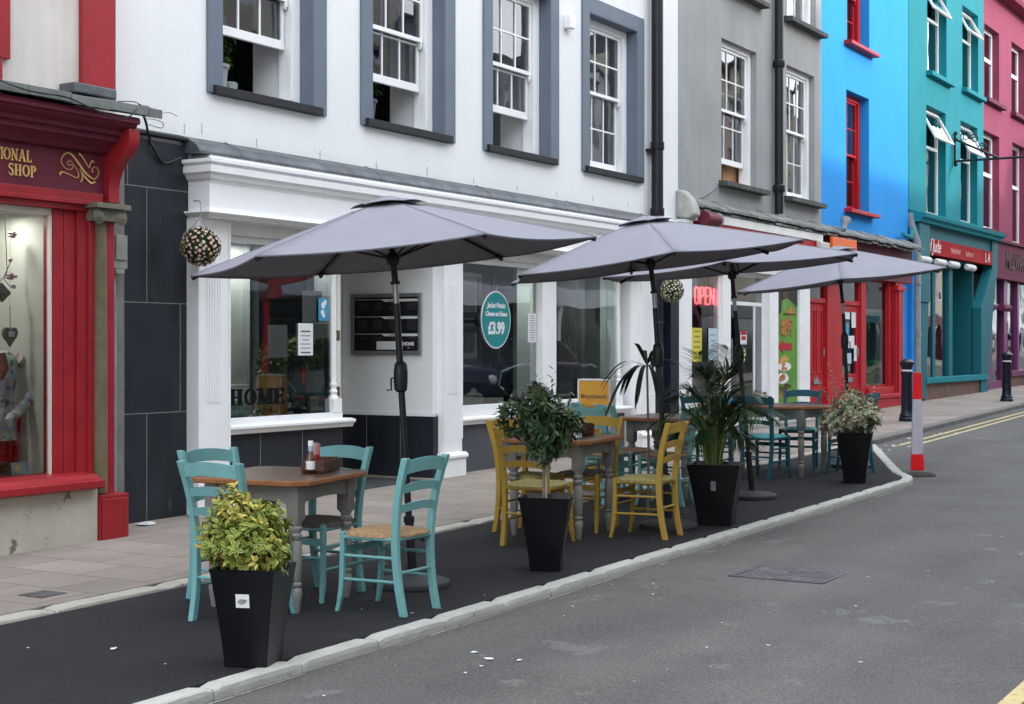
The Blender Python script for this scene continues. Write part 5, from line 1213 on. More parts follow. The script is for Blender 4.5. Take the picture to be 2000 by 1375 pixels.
# ================================================================== OPPOSITE SIDE (outside the frame: gives the street its shade and reflections)
OPP = [(-9, 0, 9.6, CREAMW, 'cream'), (0, 8.5, 11.6, WHITE_WALL, 'tall white'), (8.5, 16, 11.2, CREAMW, 'tall stone'), (16, 24.5, 11.8, WHITE_WALL, 'tallest white'), (24.5, 30, 12.2, CREAMW, 'tall buff'), (30, 41, 9.6, GREYWALL, 'low grey'), (41, 47, 10.2, WHITE_WALL, 'low white'), (47, 58, 12, CREAMW, 'far buff'), (58, 70, 11, GREYWALL, 'far grey'), (70, 84, 12, CREAMW, 'farther cream'), (84, 100, 11, WHITE_WALL, 'farther white'), (100, 125, 13, GREYWALL, 'farthest grey')]
OY = -2.6
OGL = M('dark_window_glass', (.02, .025, .03), .08, .1)
for k, (xa, xb, H, m_, nm) in enumerate(OPP):
    b = building('terrace_house', nm + ' terrace house across the street behind the photographer', (xa + xb) / 2, OY)
    n = max(2, int((xb - xa) / 2.8)); hs = []
    for i in range(n):
        c = xa + (xb - xa) * (i + .5) / n
        for z in (4.1, 7.0, 9.4):
            if z + 1.8 < H - .4: hs.append((c - .55, c + .55, z, z + 1.8))
    mb = MB(); T = Matrix.Translation((0, OY, 0)) @ Matrix.Diagonal((1, -1, 1, 1)); mb.T = T; holes(mb, xa, xb, 3.3, H, 0, .3, hs); mb.box(xa, xb, .3, 7.2, -1, H - .01); mb.build('upper_wall', m_, b)
    mb = MB(); mb.T = T
    mb.box(xa + .1, xb - .1, -.12, .2, 2.75, 3.3)
    for i in range(n + 1):
        c = xa + .15 + (xb - xa - .3) * i / n; mb.box(c - .12, c + .12, -.06, .2, -.5, 2.75)
    mb.build('shopfront', [REDM, WHITE, TEALSHOP, NAVY, REDB, WHITE, PLUM, NAVY, TEALSHOP, REDM, WHITE, NAVY][k], b)
    mb = MB(); mb.T = T; mb.quad((xa, .16, .6), (xb, .16, .6), (xb, .16, 2.75), (xa, .16, 2.75)); mb.build('shop_glass', OGL, b, fix=False)
    mb = MB(); mb.T = T; mb.box(xa, xb, 0, .2, -.5, .6); mb.build('stall_riser', m_, b)
    for (a, c, z, zz) in hs:
        mb = MB(); mb.T = T; frame(mb, a, c, z, zz, .12, .18, .07); mb.box(a, c, .13, .17, z + .87, z + .93); mb.box((a + c) / 2 - .02, (a + c) / 2 + .02, .13, .17, z, zz); W = mb.build('window', WHITE, b)
        mb = MB(); mb.T = T; mb.quad((a, .16, z), (c, .16, z), (c, .16, zz), (a, .16, zz)); mb.build('pane', OGL, W, fix=False)
    mb = MB(); mb.T = T; mb.prism([(-.3, H), (3.6, H + .9), (7.4, H), (7.4, H - .06), (-.3, H - .06)], 'x', xa, xb); mb.build('roof', ROOFM, b)
# parked car on the far kerb, seen only as a reflection in the cafe glass
def car(x, y, z, lab):
    t = thing('parked_car', lab, 'car', (x, y, z))
    CP = M('dark_blue_car_paint', (.03, .045, .08), .25, .1, 3, coat=1)
    body = [(-2.05, .35), (-2.1, .62), (-1.95, .92), (-1.1, 1.02), (-.45, 1.42), (.75, 1.46), (1.55, 1.05), (2.0, .95), (2.08, .6), (2.02, .3)]
    mb = MB(); mb.prism([(a, c) for a, c in body[:4]] + [(1.55, 1.03), (2.0, .95), (2.08, .6), (2.02, .3)], 'y', -.85, .85); mb.build('body', CP, t, bevel=.07)
    mb = MB(); mb._add([(-1.1, -.8, 1.0), (1.6, -.8, 1.0), (.8, -.62, 1.45), (-.4, -.62, 1.43), (-1.1, .8, 1.0), (1.6, .8, 1.0), (.8, .62, 1.45), (-.4, .62, 1.43)], [(0, 1, 2, 3), (7, 6, 5, 4), (3, 2, 6, 7), (0, 3, 7, 4), (1, 5, 6, 2)]); mb.build('windows', OGL, t, bevel=.02)
    mb = MB(); mb.box(-.4, .8, -.63, .63, 1.43, 1.48); mb.build('roof', CP, t, bevel=.03)
    for sx in (-1.3, 1.3):
        for sy in (-.86, .68):
            mb = MB(); mb.T = Matrix.Translation((sx, sy, .32)) @ Matrix.Rotation(R(-90), 4, 'X'); mb.lathe([(.2, 0), (.32, .02), (.32, .18), (.2, .2)], seg=20); Wh = mb.build('wheel', BLACK, t, smooth=40)
            mb = MB(); mb.T = Matrix.Translation((sx, sy + (-.01 if sy < 0 else .19), .32)) @ Matrix.Rotation(R(-90), 4, 'X'); mb.lathe([(.19, 0), (.19, .02)], seg=20); mb.build('rim', PIPEG, Wh)
    for sy in (-.62, .62):
        mb = MB(); mb.ball((-2.04, sy, .72), .11, 10, 6); mb.build('headlight', PAPER, t, smooth=60)
car(27.2, 2.2, gz(27.2, RD), 'dark blue parked car at the near kerb, reflected in cafe window')

downlight('small lit ceiling lamp at top left inside the middle cafe window', 14.42, 9.75, 2.70, 3)
downlight('small ceiling lamp inside the right cafe window', 17.3, 9.8, 2.70, 4)
downlight('small ceiling lamp inside the left cafe window', 11.2, 9.75, 2.64, 2)

# ================================================================== FURNITURE
TEALC = M('teal_chair_paint', (.165, .375, .38), .55, .08, 7, .25, 40, wear=.36, wc=(.2, .5, .5), ws=8)
DTEALC = M('dark_teal_chair_paint', (.020, .12, .16), .45, .1, 5, .1, 40)
YELC = M('mustard_chair_paint', (.41, .26, .045), .5, .1, 5, .15, 40, wear=.30, wc=(.30, .17, .03), ws=8)
def rush(name, c, c2):
    m = M(name, c, .85, .25, 30, .9, 70, stretch=(1, 5, 1), c2=c2)
    n = m.node_tree; b = n.nodes['Principled BSDF']
    return m
for m_ in (TEALC, YELC, DTEALC):
    n_ = m_.node_tree; b_ = n_.nodes['Principled BSDF']; src = b_.inputs['Base Color'].links[0].from_socket
    oi = n_.nodes.new('ShaderNodeObjectInfo'); mr = n_.nodes.new('ShaderNodeMapRange'); mr.inputs[3].default_value = .90; mr.inputs[4].default_value = 1.08
    mu = n_.nodes.new('ShaderNodeMixRGB'); mu.blend_type = 'MULTIPLY'; mu.inputs[0].default_value = 1
    n_.links.new(oi.outputs['Random'], mr.inputs[0]); n_.links.new(src, mu.inputs[1]); n_.links.new(mr.outputs[0], mu.inputs[2]); n_.links.new(mu.outputs[0], b_.inputs['Base Color'])
RUSH = rush('natural_rush', (.34, .20, .10), (.60, .40, .23))
RUSHB = rush('brown_rush', (.16, .10, .065), (.33, .22, .15))
RUSHG = rush('grey_brown_rush', (.10, .085, .075), (.2, .17, .15))
OLIVE = rush('olive_yellow_rush', (.30, .25, .09), (.46, .40, .17))
TEALSEAT = M('teal_seat', (.08, .33, .35), .55, .1, 8, .4, 60)

def make_chair(label, group, paint, seatm):
    t = thing('chair', label, 'chair', (0, 0, 0), 0, group)
    for s in (1, -1):
        mb = MB(); mb.bar(spline([(-.222, .168 * s, 0), (-.190, .170 * s, .16), (-.172, .176 * s, .36), (-.178, .180 * s, .52), (-.205, .191 * s, .70), (-.262, .206 * s, .895)], 4), .043, .036)
        mb.build('back_post', paint, t, bevel=.006)
        mb = MB(); mb.bar(spline([(.216, .200 * s, 0), (.192, .192 * s, .12), (.184, .190 * s, .28), (.182, .190 * s, .462)], 4), [.026] * 3 + [.032] * 10, [.026] * 3 + [.032] * 10)
        mb.build('leg', paint, t, bevel=.006)
    for z, h_ in ((.838, .072), (.712, .046), (.600, .044)):
        mb = MB(); n = 10; xr = -.205 - (z - .70) * .29 if z > .7 else -.180 - (z - .52) * .139; hw = .184 + (z - .6) * .05
        rows_ = []
        for i in range(n + 1):
            a = -1 + 2 * i / n; yy = a * hw; bow = -.030 * (1 - a * a); ar = .022 * (1 - a * a)
            rows_.append([(xr + bow - .007, yy, z - h_ / 2 + ar * .8), (xr + bow + .007, yy, z - h_ / 2 + ar * .8), (xr + bow + .007 - .01, yy, z + h_ / 2 + ar), (xr + bow - .007 - .01, yy, z + h_ / 2 + ar)])
        vs_ = [p for r_ in rows_ for p in r_]; fs_ = []
        for i in range(n):
            for k in range(4): fs_.append((i * 4 + k, i * 4 + (k + 1) % 4, i * 4 + 4 + (k + 1) % 4, i * 4 + 4 + k))
        fs_ += [(0, 1, 2, 3), (4 * n + 3, 4 * n + 2, 4 * n + 1, 4 * n)]
        mb._add(vs_, fs_); mb.build('backrest_slat', paint, t, smooth=50)
    # seat
    mb = MB(); n = 16; top = []; bot = []
    for i in range(n + 1):
        a = -1 + 2 * i / n; rt = []; rb = []
        for j in range(n + 1):
            c = -1 + 2 * j / n; m_ = max(abs(a), abs(c)); hw = .192 + .018 * (a * .5 + .5)
            x = a * .196 + .002; y = c * hw
            rr = (abs(a) ** 5 + abs(c) ** 5) ** .2 / m_ if m_ > 0 else 1
            x /= rr; y /= rr
            d = .016 * (1 - m_ ** 3) - (.010 if m_ > .95 else 0) + .0022 * math.sin((a if abs(a) > abs(c) else c) * 46)
            rt.append((x, y, .462 + d)); rb.append((x, y, .438))
        top.append(rt); bot.append(rb)
    mb.grid(top); mb.grid(bot)
    edge = lambda g_: [g_[0][j] for j in range(n)] + [g_[i][n] for i in range(n)] + [g_[n][n - j] for j in range(n)] + [g_[n - i][0] for i in range(n)]
    e1, e2 = edge(top), edge(bot); mb._add(e1 + e2, [(i, (i + 1) % len(e1), (i + 1) % len(e1) + len(e1), i + len(e1)) for i in range(len(e1))])
    mb.build('seat', seatm, t, smooth=60)
    mb = MB()
    for s in (1, -1): mb.tube([(-.175, .178 * s, .43), (.182, .19 * s, .43)], .012, 8)
    mb.tube([(.182, -.18, .43), (.182, .18, .43)], .012, 8); mb.tube([(-.174, -.17, .43), (-.174, .17, .43)], .012, 8); mb.build('seat_rail', paint, t, smooth=60)
    def st(a, c, r_=.0095): m_ = MB(); m_.tube([a, c], r_, 8); m_.build('stretcher', paint, t, smooth=60)
    for s in (1, -1):
        st((-.174, .176 * s, .325), (.185, .19 * s, .325)); st((-.185, .172 * s, .19), (.188, .192 * s, .19))
    st((.186, -.19, .26), (.186, .19, .26)); st((-.18, -.172, .24), (-.18, .172, .24))
    m_ = MB(); m_.box(.178, .192, -.185, .185, .335, .375); m_.build('front_rail', paint, t)
    return t
def put(o, x, y, deg, z=0):
    o.location = (x, y, gz(x, z)); o.rotation_euler = (math.atan(G) * 0, -math.atan(G) * math.cos(R(deg)), R(deg)); return o
T1, T2, T3, T4 = ('light teal chairs round the nearest table', 'mustard chairs round the second table', 'light teal chairs by the hidden table', 'dark teal chairs round the far table')
pt = make_chair('light teal ladderback chair behind the pot of yellow-green leaves, seen from its back', T1, TEALC, RUSH)
py_ = make_chair('mustard yellow chair with olive seat just left of the black pot with the bay tree', T2, YELC, OLIVE)
pb = make_chair('light teal chair with brown rush seat behind the mustard chairs, beside the yellow sign', T3, TEALC, RUSHB)
pd = make_chair('dark teal chair with pale teal seat at left end of the far table', T4, DTEALC, TEALSEAT)
pdd = None
lay = [(pt, [(6.49, 5.72, 2, None), (6.90, 6.13, -98, 'light teal chair peeping above the other behind the left corner of the nearest table'),
             (7.26, 5.79, 180, 'light teal chair tucked under the right side of the nearest table behind the sauces'), (7.08, 5.13, 91, 'light teal ladderback chair with straw seat standing nearest the road beside the parasol pole')]),
       (py_, [(9.82, 5.74, 2, None), (10.36, 6.12, -95, 'mustard chair half hidden behind another at the left of second table'),
              (10.76, 5.83, 182, 'mustard chair on the far right side of the second table before the yellow sign'), (10.58, 5.20, 95, 'mustard chair with olive seat nearest the kerb between bay tree and palm pots')]),
       (pb, [(12.55, 6.62, -8, None), (13.12, 6.95, -75, 'light teal chair with its back leaning left between the yellow sign and parasol pole'),
             (12.98, 6.55, -40, 'light teal chair directly left of the second parasol pole'), (12.62, 6.0, 95, 'light teal chair half hidden by the palm leaves left of the palm pot')]),
       (pd, [(15.34, 6.12, -6, None), (16.60, 6.2, 192, 'dark teal chair with arched back behind the far table against the green banner'),
             (16.27, 5.48, 93, 'dark teal chair mostly hidden by the speckled shrub at the far end'), (15.2, 6.72, 4, 'dark teal chair behind the palm leaves at left of far table')])]
for proto, L_ in lay:
    for i, (x, y, d, lb) in enumerate(L_):
        o = proto if i == 0 else copy_tree(proto)
        put(o, x, y, d)
        if lb: o['label'] = lb
for o in bpy.data.objects:
    if o.parent and o.parent.get('label', '') == lay[0][1][2][3] and o.name.startswith('seat') and not o.name.startswith('seat_rail'):
        o.data = o.data.copy(); o.data.materials[0] = RUSHG; o['label'] = 'dark grey brown seat'
    if o.parent and o.parent.get('label', '') == lay[1][1][2][3] and o.name.startswith('seat') and not o.name.startswith('seat_rail'):
        o.data = o.data.copy(); o.data.materials[0] = RUSHG; o['label'] = 'dark olive brown seat'

WOODT = M('varnished_table_wood', (.075, .036, .022), .30, .35, 5, .15, 30, stretch=(.6, 7, 1), c2=(.17, .085, .05), spec=.5)
WOODE = M('orange_brown_wood_edge', (.27, .11, .042), .45, .25, 6, .2, 30, stretch=(2, 2, 8))
GREYP = M('warm_grey_table_paint', (.22, .215, .205), .5, .08, 5, .15, 40, wear=.31, wc=(.34, .33, .31), ws=10)
def leg_prof(): return [(.020, 0), (.024, .02), (.033, .09), (.036, .115), (.030, .14), (.020, .15), (.033, .158), (.033, .170), (.022, .178), (.030, .20), (.036, .30), (.034, .40), (.026, .415), (.034, .43), (.036, .447), (.028, .46), (.038, .475), (.038, .49), (.028, .50), (.034, .51), (.034, .525), (.03, .53)]
def make_table(label, l, w, cut, group=None, round_=False):
    t = thing('table', label, 'table', (0, 0, 0), 0, group)
    mb = MB()
    if round_: poly = arc(l - w, 0, w, w, -90, 90, 16) + arc(-(l - w), 0, w, w, 90, 270, 16)
    else: poly = [(-l + cut, -w), (l - cut, -w), (l, -w + cut), (l, w - cut), (l - cut, w), (-l + cut, w), (-l, w - cut), (-l, -w + cut)]
    n = len(poly); vs_ = []
    for z, k in ((.732, .985), (.738, 1), (.758, 1), (.765, .988)): vs_ += [(x * k, y * k, z) for x, y in poly]
    mb.cur = 1; mb._add(vs_, [(j * n + i, j * n + (i + 1) % n, (j + 1) * n + (i + 1) % n, (j + 1) * n + i) for j in range(3) for i in range(n)] + [tuple(reversed(range(n)))])
    mb.cur = 0; mb._add([(x * .988, y * .988, .7651) for x, y in poly], [tuple(range(n))]); mb.build('tabletop', [WOODT, WOODE], t, smooth=30)
    lx, ly = (l - .12, w - .12) if not round_ else (l - .22, w - .14)
    for sx in (-1, 1):
        for sy in (-1, 1):
            mb = MB(); mb.lathe(leg_prof(), (sx * lx, sy * ly, 0), 18); mb.bar([(sx * lx, sy * ly, .515), (sx * lx, sy * ly, .535), (sx * lx, sy * ly, .731)], [.05, .078, .078], [.05, .078, .078]); mb.build('leg', GREYP, t, smooth=35)
    def apron(a, c, vert, pos):
        mb = MB()
        n_ = 12; rows_ = []
        for i in range(n_ + 1):
            u = i / n_; v = a + (c - a) * u; b_ = .622 + .022 * math.sin(math.pi * u) ** .6
            rows_.append((v, b_))
        for (v0, b0), (v1, b1) in zip(rows_, rows_[1:]):
            if vert: mb._add([(pos - .01, v0, b0), (pos + .01, v0, b0), (pos + .01, v1, b1), (pos - .01, v1, b1), (pos - .01, v0, .731), (pos + .01, v0, .731), (pos + .01, v1, .731), (pos - .01, v1, .731)], [(0, 3, 2, 1), (0, 4, 7, 3), (1, 2, 6, 5)])
            else: mb._add([(v0, pos - .01, b0), (v0, pos + .01, b0), (v1, pos + .01, b1), (v1, pos - .01, b1), (v0, pos - .01, .731), (v0, pos + .01, .731), (v1, pos + .01, .731), (v1, pos - .01, .731)], [(0, 1, 2, 3), (0, 3, 7, 4), (1, 5, 6, 2)])
        mb.build('apron', GREYP, t)
    for s in (-1, 1): apron(-lx + .039, lx - .039, False, s * (ly + .018)); apron(-ly + .039, ly - .039, True, s * (lx + .018))
    return t
tb1 = make_table('square wooden table with grey turned legs nearest the camera, sauces on it', .40, .40, .075, 'square tables on the bay')
put(tb1, 6.98, 5.84, 7)
tb2 = copy_tree(tb1); tb2['label'] = 'square wooden table with grey legs between the mustard yellow chairs'; put(tb2, 10.44, 5.87, 3)
tb3 = copy_tree(tb1); tb3['label'] = 'square wooden table hidden behind the second parasol pole and palm'; put(tb3, 13.40, 6.32, 0)
tb4 = make_table('long round ended grey legged wooden table at the far end', .78, .50, 0, None, True); put(tb4, 15.92, 6.35, 90)

# table things
TT1 = gz(6.98) + .768
def crate(lab, x, y, z, rz, L_=.30, W_=.16, H_=.06, c=None):
    t = thing('condiment_crate', lab, 'crate', (x, y, z), R(rz))
    wm = M('rustic_dark_wood', c or (.075, .035, .024), .75, .4, 12, .5, 40)
    mb = MB(); mb.box(-L_ / 2, L_ / 2, -W_ / 2, W_ / 2, 0, .012); mb.build('base', wm, t, bevel=.003)
    for s in (-1, 1):
        for zz in (.014, .014 + H_ * .52):
            mb = MB(); mb.box(-L_ / 2, L_ / 2, s * W_ / 2 - .006, s * W_ / 2 + .006, zz, zz + H_ * .45); mb.build('side_slat', wm, t, bevel=.002)
        mb = MB(); mb.box(s * L_ / 2 - .014, s * L_ / 2 + .002, -W_ / 2 + .0062, W_ / 2 - .0062, .0122, H_ + .02); mb.build('end_board', wm, t, bevel=.003)
    return t
crate('rustic dark brown wooden condiment crate on the nearest table', 7.20, 5.72, TT1, 25, .34, .15, .055)
def bottle(name, lab, x, y, z, parts, cat):
    t = thing(name, lab, cat, (x, y, z))
    for nm, pr_, m_ in parts:
        mb = MB(); mb.lathe(pr_, seg=18); mb.build(nm, m_, t, smooth=35)
    return t
SAUCE = M('brown_sauce_glass', (.10, .035, .008), .12, .3, 12, coat=.8)
BLUEL = M('pale_blue_label', (.33, .45, .6), .5, .15, 14)
bottle('sauce_bottle', 'brown sauce bottle with a white cap and pale blue label on nearest table', 7.03, 5.66, TT1 + .012, [('bottle', [(.024, 0), (.028, .006), (.028, .075), (.018, .105), (.013, .12), (.013, .15)], SAUCE), ('neck_label', [(.0142, .118), (.0152, .12), (.0152, .148), (.0142, .15)], BLUEL), ('cap', [(.0165, .15), (.0165, .178), (.014, .181)], WHITE), ('label', [(.0285, .012), (.0287, .014), (.0287, .06), (.0285, .062)], PAPER)], 'bottle')
PINKC = M('pink_carton', (.5, .22, .2), .4, .15, 12)
t = thing('sauce_can', 'pinkish red drinks can behind the brown sauce bottle', 'can', (7.14, 5.72, TT1 + .012))
mb = MB(); mb.lathe([(.026, 0), (.033, .008), (.033, .148), (.028, .158)], seg=20); mb.build('body', PINKC, t, smooth=40)
mb = MB(); mb.lathe([(.0333, .03), (.0335, .032), (.0335, .09), (.0333, .092)], seg=20); mb.build('label', REDB, t, smooth=40)
mb = MB(); mb.lathe([(.028, .158), (.026, .161), (.01, .159)], seg=18); mb.build('lid', PIPEG, t, smooth=40)
TT2 = gz(10.44) + .768
crate('dark red wooden condiment crate on the table with mustard chairs', 10.55, 5.80, TT2, 10, .36, .17, .075, (.085, .018, .014))
CREAMJ = M('cream_jar', (.5, .48, .42), .4, .1, 8); DRED = M('dark_red_jar', (.10, .015, .012), .35, .2, 10)
for (x, y, m_, nm, r_, h_) in ((10.48, 5.82, DRED, 'dark red jar standing tall in the red condiment crate', .03, .13), (10.58, 5.80, CREAMJ, 'small cream sauce jar in the middle of the red condiment crate', .022, .10), (10.66, 5.82, CREAMJ, 'small cream sauce jar at the right end of red condiment crate', .02, .09)):
    bottle('sauce_jar', nm, x, y, TT2 + .012, [('jar', [(r_ * .8, 0), (r_, .01), (r_, h_ * .75), (r_ * .6, h_ * .85)], m_), ('lid', [(r_ * .66, h_ * .85), (r_ * .7, h_), (r_ * .5, h_ * 1.02)], BLACK)], 'jar')
bottle('glass_tumbler', 'small clear tumbler beside the bay tree on the second table', 10.24, 5.62, TT2, [('tumbler', [(.026, 0), (.03, .005), (.034, .10), (.031, .10), (.028, .012)], M('frosted_glass', (.55, .6, .62), .15, .05))], 'glass')
TT4 = gz(15.2) + .768
crate('small dark crate holding condiments on far table', 15.85, 6.38, TT4, 80, .26, .14, .06)
for (x, y, m_, nm, h_) in ((15.84, 6.42, PINKC, 'pink sauce jar in the small dark crate on far table', .15), (15.86, 6.33, CREAMJ, 'cream sauce jar in the small dark crate on far table', .13)):
    bottle('sauce_jar', nm, x, y, TT4 + .012, [('jar', [(.03, 0), (.034, .01), (.034, h_ * .75), (.02, h_ * .85)], m_), ('lid', [(.022, h_ * .85), (.024, h_), (.018, h_ * 1.02)], PIPEG)], 'jar')
mb = MB(); rows_ = []; random.seed(2)
for i in range(9): rows_.append([(15.72 + i * .02, 6.62 + j * .03, TT4 + .005 + .07 * math.exp(-((i - 4) ** 2 + (j - 4) ** 2) / 9) + random.uniform(0, .02)) for j in range(9)])
mb.grid(rows_); tag(mb.build('blue_cloth', M('bright_blue_cloth', (.05, .35, .55), .8, .2, 9), smooth=60, fix=False), 'crumpled bright blue cloth on far table behind the palm', 'cloth')

# ------------------------------------------------------------------ parasols
CANVAS = M('lavender_grey_canvas', (.225, .225, .268), .85, .05, 2.2, .35, 7)
SEAM = M('canopy_seam', (.17, .17, .205), .85, .1)
BASEM = M('grey_parasol_base', (.05, .05, .054), .7, .2, 6, .4, 40)
ANG = math.atan2(-CT, ST)
def parasol(label, x, y, phi, tilt, apex, drop=.37, Rr=1.31, lean=2.0, crank=1.32, side=-1, grp='grey lavender parasols along the bay'):
    t = thing('parasol', label, 'parasol', (x, y, gz(x)), ANG, grp)
    mb = MB(); mb.lathe([(.235, .0), (.24, .012), (.235, .035), (.20, .05), (.11, .062), (.045, .07), (.04, .075)], seg=30); mb.build('base', BASEM, t, smooth=35)
    ln = math.tan(R(lean)); jz = 1.90; jx = -ln * jz
    mb = MB(); mb.tube([(0, 0, .06), (-ln * .42, 0, .42)], .028, 14); mb.lathe([(.034, .40), (.034, .44)], (-ln * .42, 0, 0), 14); mb.build('base_sleeve', BLACK, t, smooth=50)
    mb = MB(); mb.tube([(0, 0, .30), (.055, 0, .30)], .007, 8); mb.tube([(.055, 0, .30), (.075, 0, .30)], .018, 10); mb.build('knob', BLACK, t, smooth=50)
    mb = MB(); mb.tube([(-ln * .42, 0, .42), (jx + ln * .12, 0, jz - .12)], .021, 14); mb.build('pole', BLACK, t, smooth=50)
    T = Matrix.Translation((jx, 0, jz)) @ Matrix.Rotation(R(-tilt), 4, 'Y')
    mb = MB(); mb.tube([(jx + ln * .12, 0, jz - .12), (jx, 0, jz)], .019, 14); mb.build('tilt_joint', M('bare_aluminium', (.35, .36, .37), .35, .1, metal=.8), t, smooth=50)
    al = apex - jz
    mb = MB(); mb.T = T; mb.tube([(0, 0, 0), (0, 0, al - .01)], .0205, 14); mb.lathe([(.03, 0), (.03, .02)]); mb.build('upper_pole', BLACK, t, smooth=50)
    mb = MB(); mb.lathe([(.024, -.10), (.040, -.085), (.045, -.03), (.045, .03), (.040, .075), (.026, .095)], (-ln * crank, 0, crank), 16); hsg = mb.build('crank_housing', BLACK, t, smooth=40)
    mb = MB(); cxx = -ln * crank; mb.tube([(cxx + side * .04, -.02, crank - .01), (cxx + side * .058, -.02, crank - .01), (cxx + side * .058, -.02, crank - .085), (cxx + side * .088, -.02, crank - .085)], .0065, 7); mb.build('crank_handle', BLACK, hsg, smooth=50)
    # canopy
    vv = [(math.cos(R(phi + 60 * k)), -math.sin(R(phi + 60 * k))) for k in range(6)]
    def zc(r_, s=0): return al - drop * (r_ * .97 + .03 * r_ * r_) - .022 * 4 * s * (1 - s) * r_
    mb = MB(); mb.T = T; NR, NS = 12, 8
    for k in range(6):
        a, c = vv[k], vv[(k + 1) % 6]; rows_ = []
        for i in range(NR + 1):
            r_ = .04 + .96 * i / NR
            row = []
            for j in range(NS + 1):
                s = j / NS; inn = 1 - .03 * 4 * s * (1 - s) * r_
                row.append(((a[0] * (1 - s) + c[0] * s) * r_ * Rr * inn, (a[1] * (1 - s) + c[1] * s) * r_ * Rr * inn, zc(r_, s)))
            rows_.append(row)
        rows_.append([(p[0] * .9985, p[1] * .9985, p[2] - .010) for p in rows_[-1]])
        mb.grid(rows_)
    can = mb.build('canopy', CANVAS, t, smooth=9, solid=.002)
    mb = MB(); mb.T = T
    for k in range(6):
        a, c = vv[k], vv[(k + 1) % 6]; rows_ = []
        for i in range(5):
            r_ = .01 + .175 * i / 4; row = []
            for j in range(9):
                s = j / 8; row.append(((a[0] * (1 - s) + c[0] * s) * r_ * Rr, (a[1] * (1 - s) + c[1] * s) * r_ * Rr, zc(r_ * .85) + .020 + (.010 * 4 * s * (1 - s) * (i / 4) ** 2 - .004 * (i / 4) ** 2 + random.uniform(-.002, .002))))
            rows_.append(row)
        mb.grid(rows_)
    mb.build('vent_cap', CANVAS, can, smooth=40, solid=.003)
    for v_ in vv:
        mb = MB(); mb.T = T; mb.tube([(v_[0] * Rr * r_, v_[1] * Rr * r_, zc(r_) + .0005) for r_ in (.17, .4, .7, .985)], .0035, 5); mb.build('seam', SEAM, can)
    mb = MB(); mb.T = T; mb.lathe([(.03, al - .06), (.045, al - .05), (.045, al - .025), (.03, al - .02)], seg=14); mb.build('hub', BLACK, t, smooth=40)
    rz_ = al - .37
    mb = MB(); mb.T = T; mb.lathe([(.03, rz_ - .05), (.042, rz_ - .03), (.042, rz_ + .01), (.03, rz_ + .03)], seg=14); mb.build('runner', BLACK, t, smooth=40)
    for v_ in vv:
        mb = MB(); mb.T = T; mb.tube([(v_[0] * .03, v_[1] * .03, al - .045), (v_[0] * Rr * .5, v_[1] * Rr * .5, zc(.5) - .014), (v_[0] * Rr * .985, v_[1] * Rr * .985, zc(.985) - .012)], .008, 6); rb = mb.build('rib', BLACK, t)
        mb = MB(); mb.T = T; mb.tube([(v_[0] * .035, v_[1] * .035, rz_), (v_[0] * Rr * .48, v_[1] * Rr * .48, zc(.48) - .022)], .007, 6); mb.build('strut', BLACK, rb)
        mb = MB(); mb.T = T; p = [v_[0] * Rr, v_[1] * Rr]; mb.tube([(p[0] * .95, p[1] * .95, zc(.95) - .016), (p[0] * .995, p[1] * .995, zc(1) - .020)], .015, 7); mb.build('tip_pocket', BLACK, rb)
    return t
parasol('nearest lavender grey parasol, standing over the light teal chairs', 7.81, 5.47, 2, 5.4, 2.44, drop=.36, Rr=1.29, lean=3.3)
parasol('second lavender grey parasol over the mustard chairs', 11.14, 5.27, 27.5, 7.2, 2.516, drop=.36, Rr=1.285, lean=3.6, crank=1.40)
parasol('third lavender grey parasol, its pole right of the palm', 13.47, 5.50, 41, 4.9, 2.50, drop=.31, Rr=1.33, lean=5.2, crank=1.36, side=1)
parasol('farthest lavender grey parasol above the speckled shrub', 17.0, 5.72, 42, 6.5, 2.55, drop=.39, Rr=1.33, lean=2.9, crank=1.46, side=1)

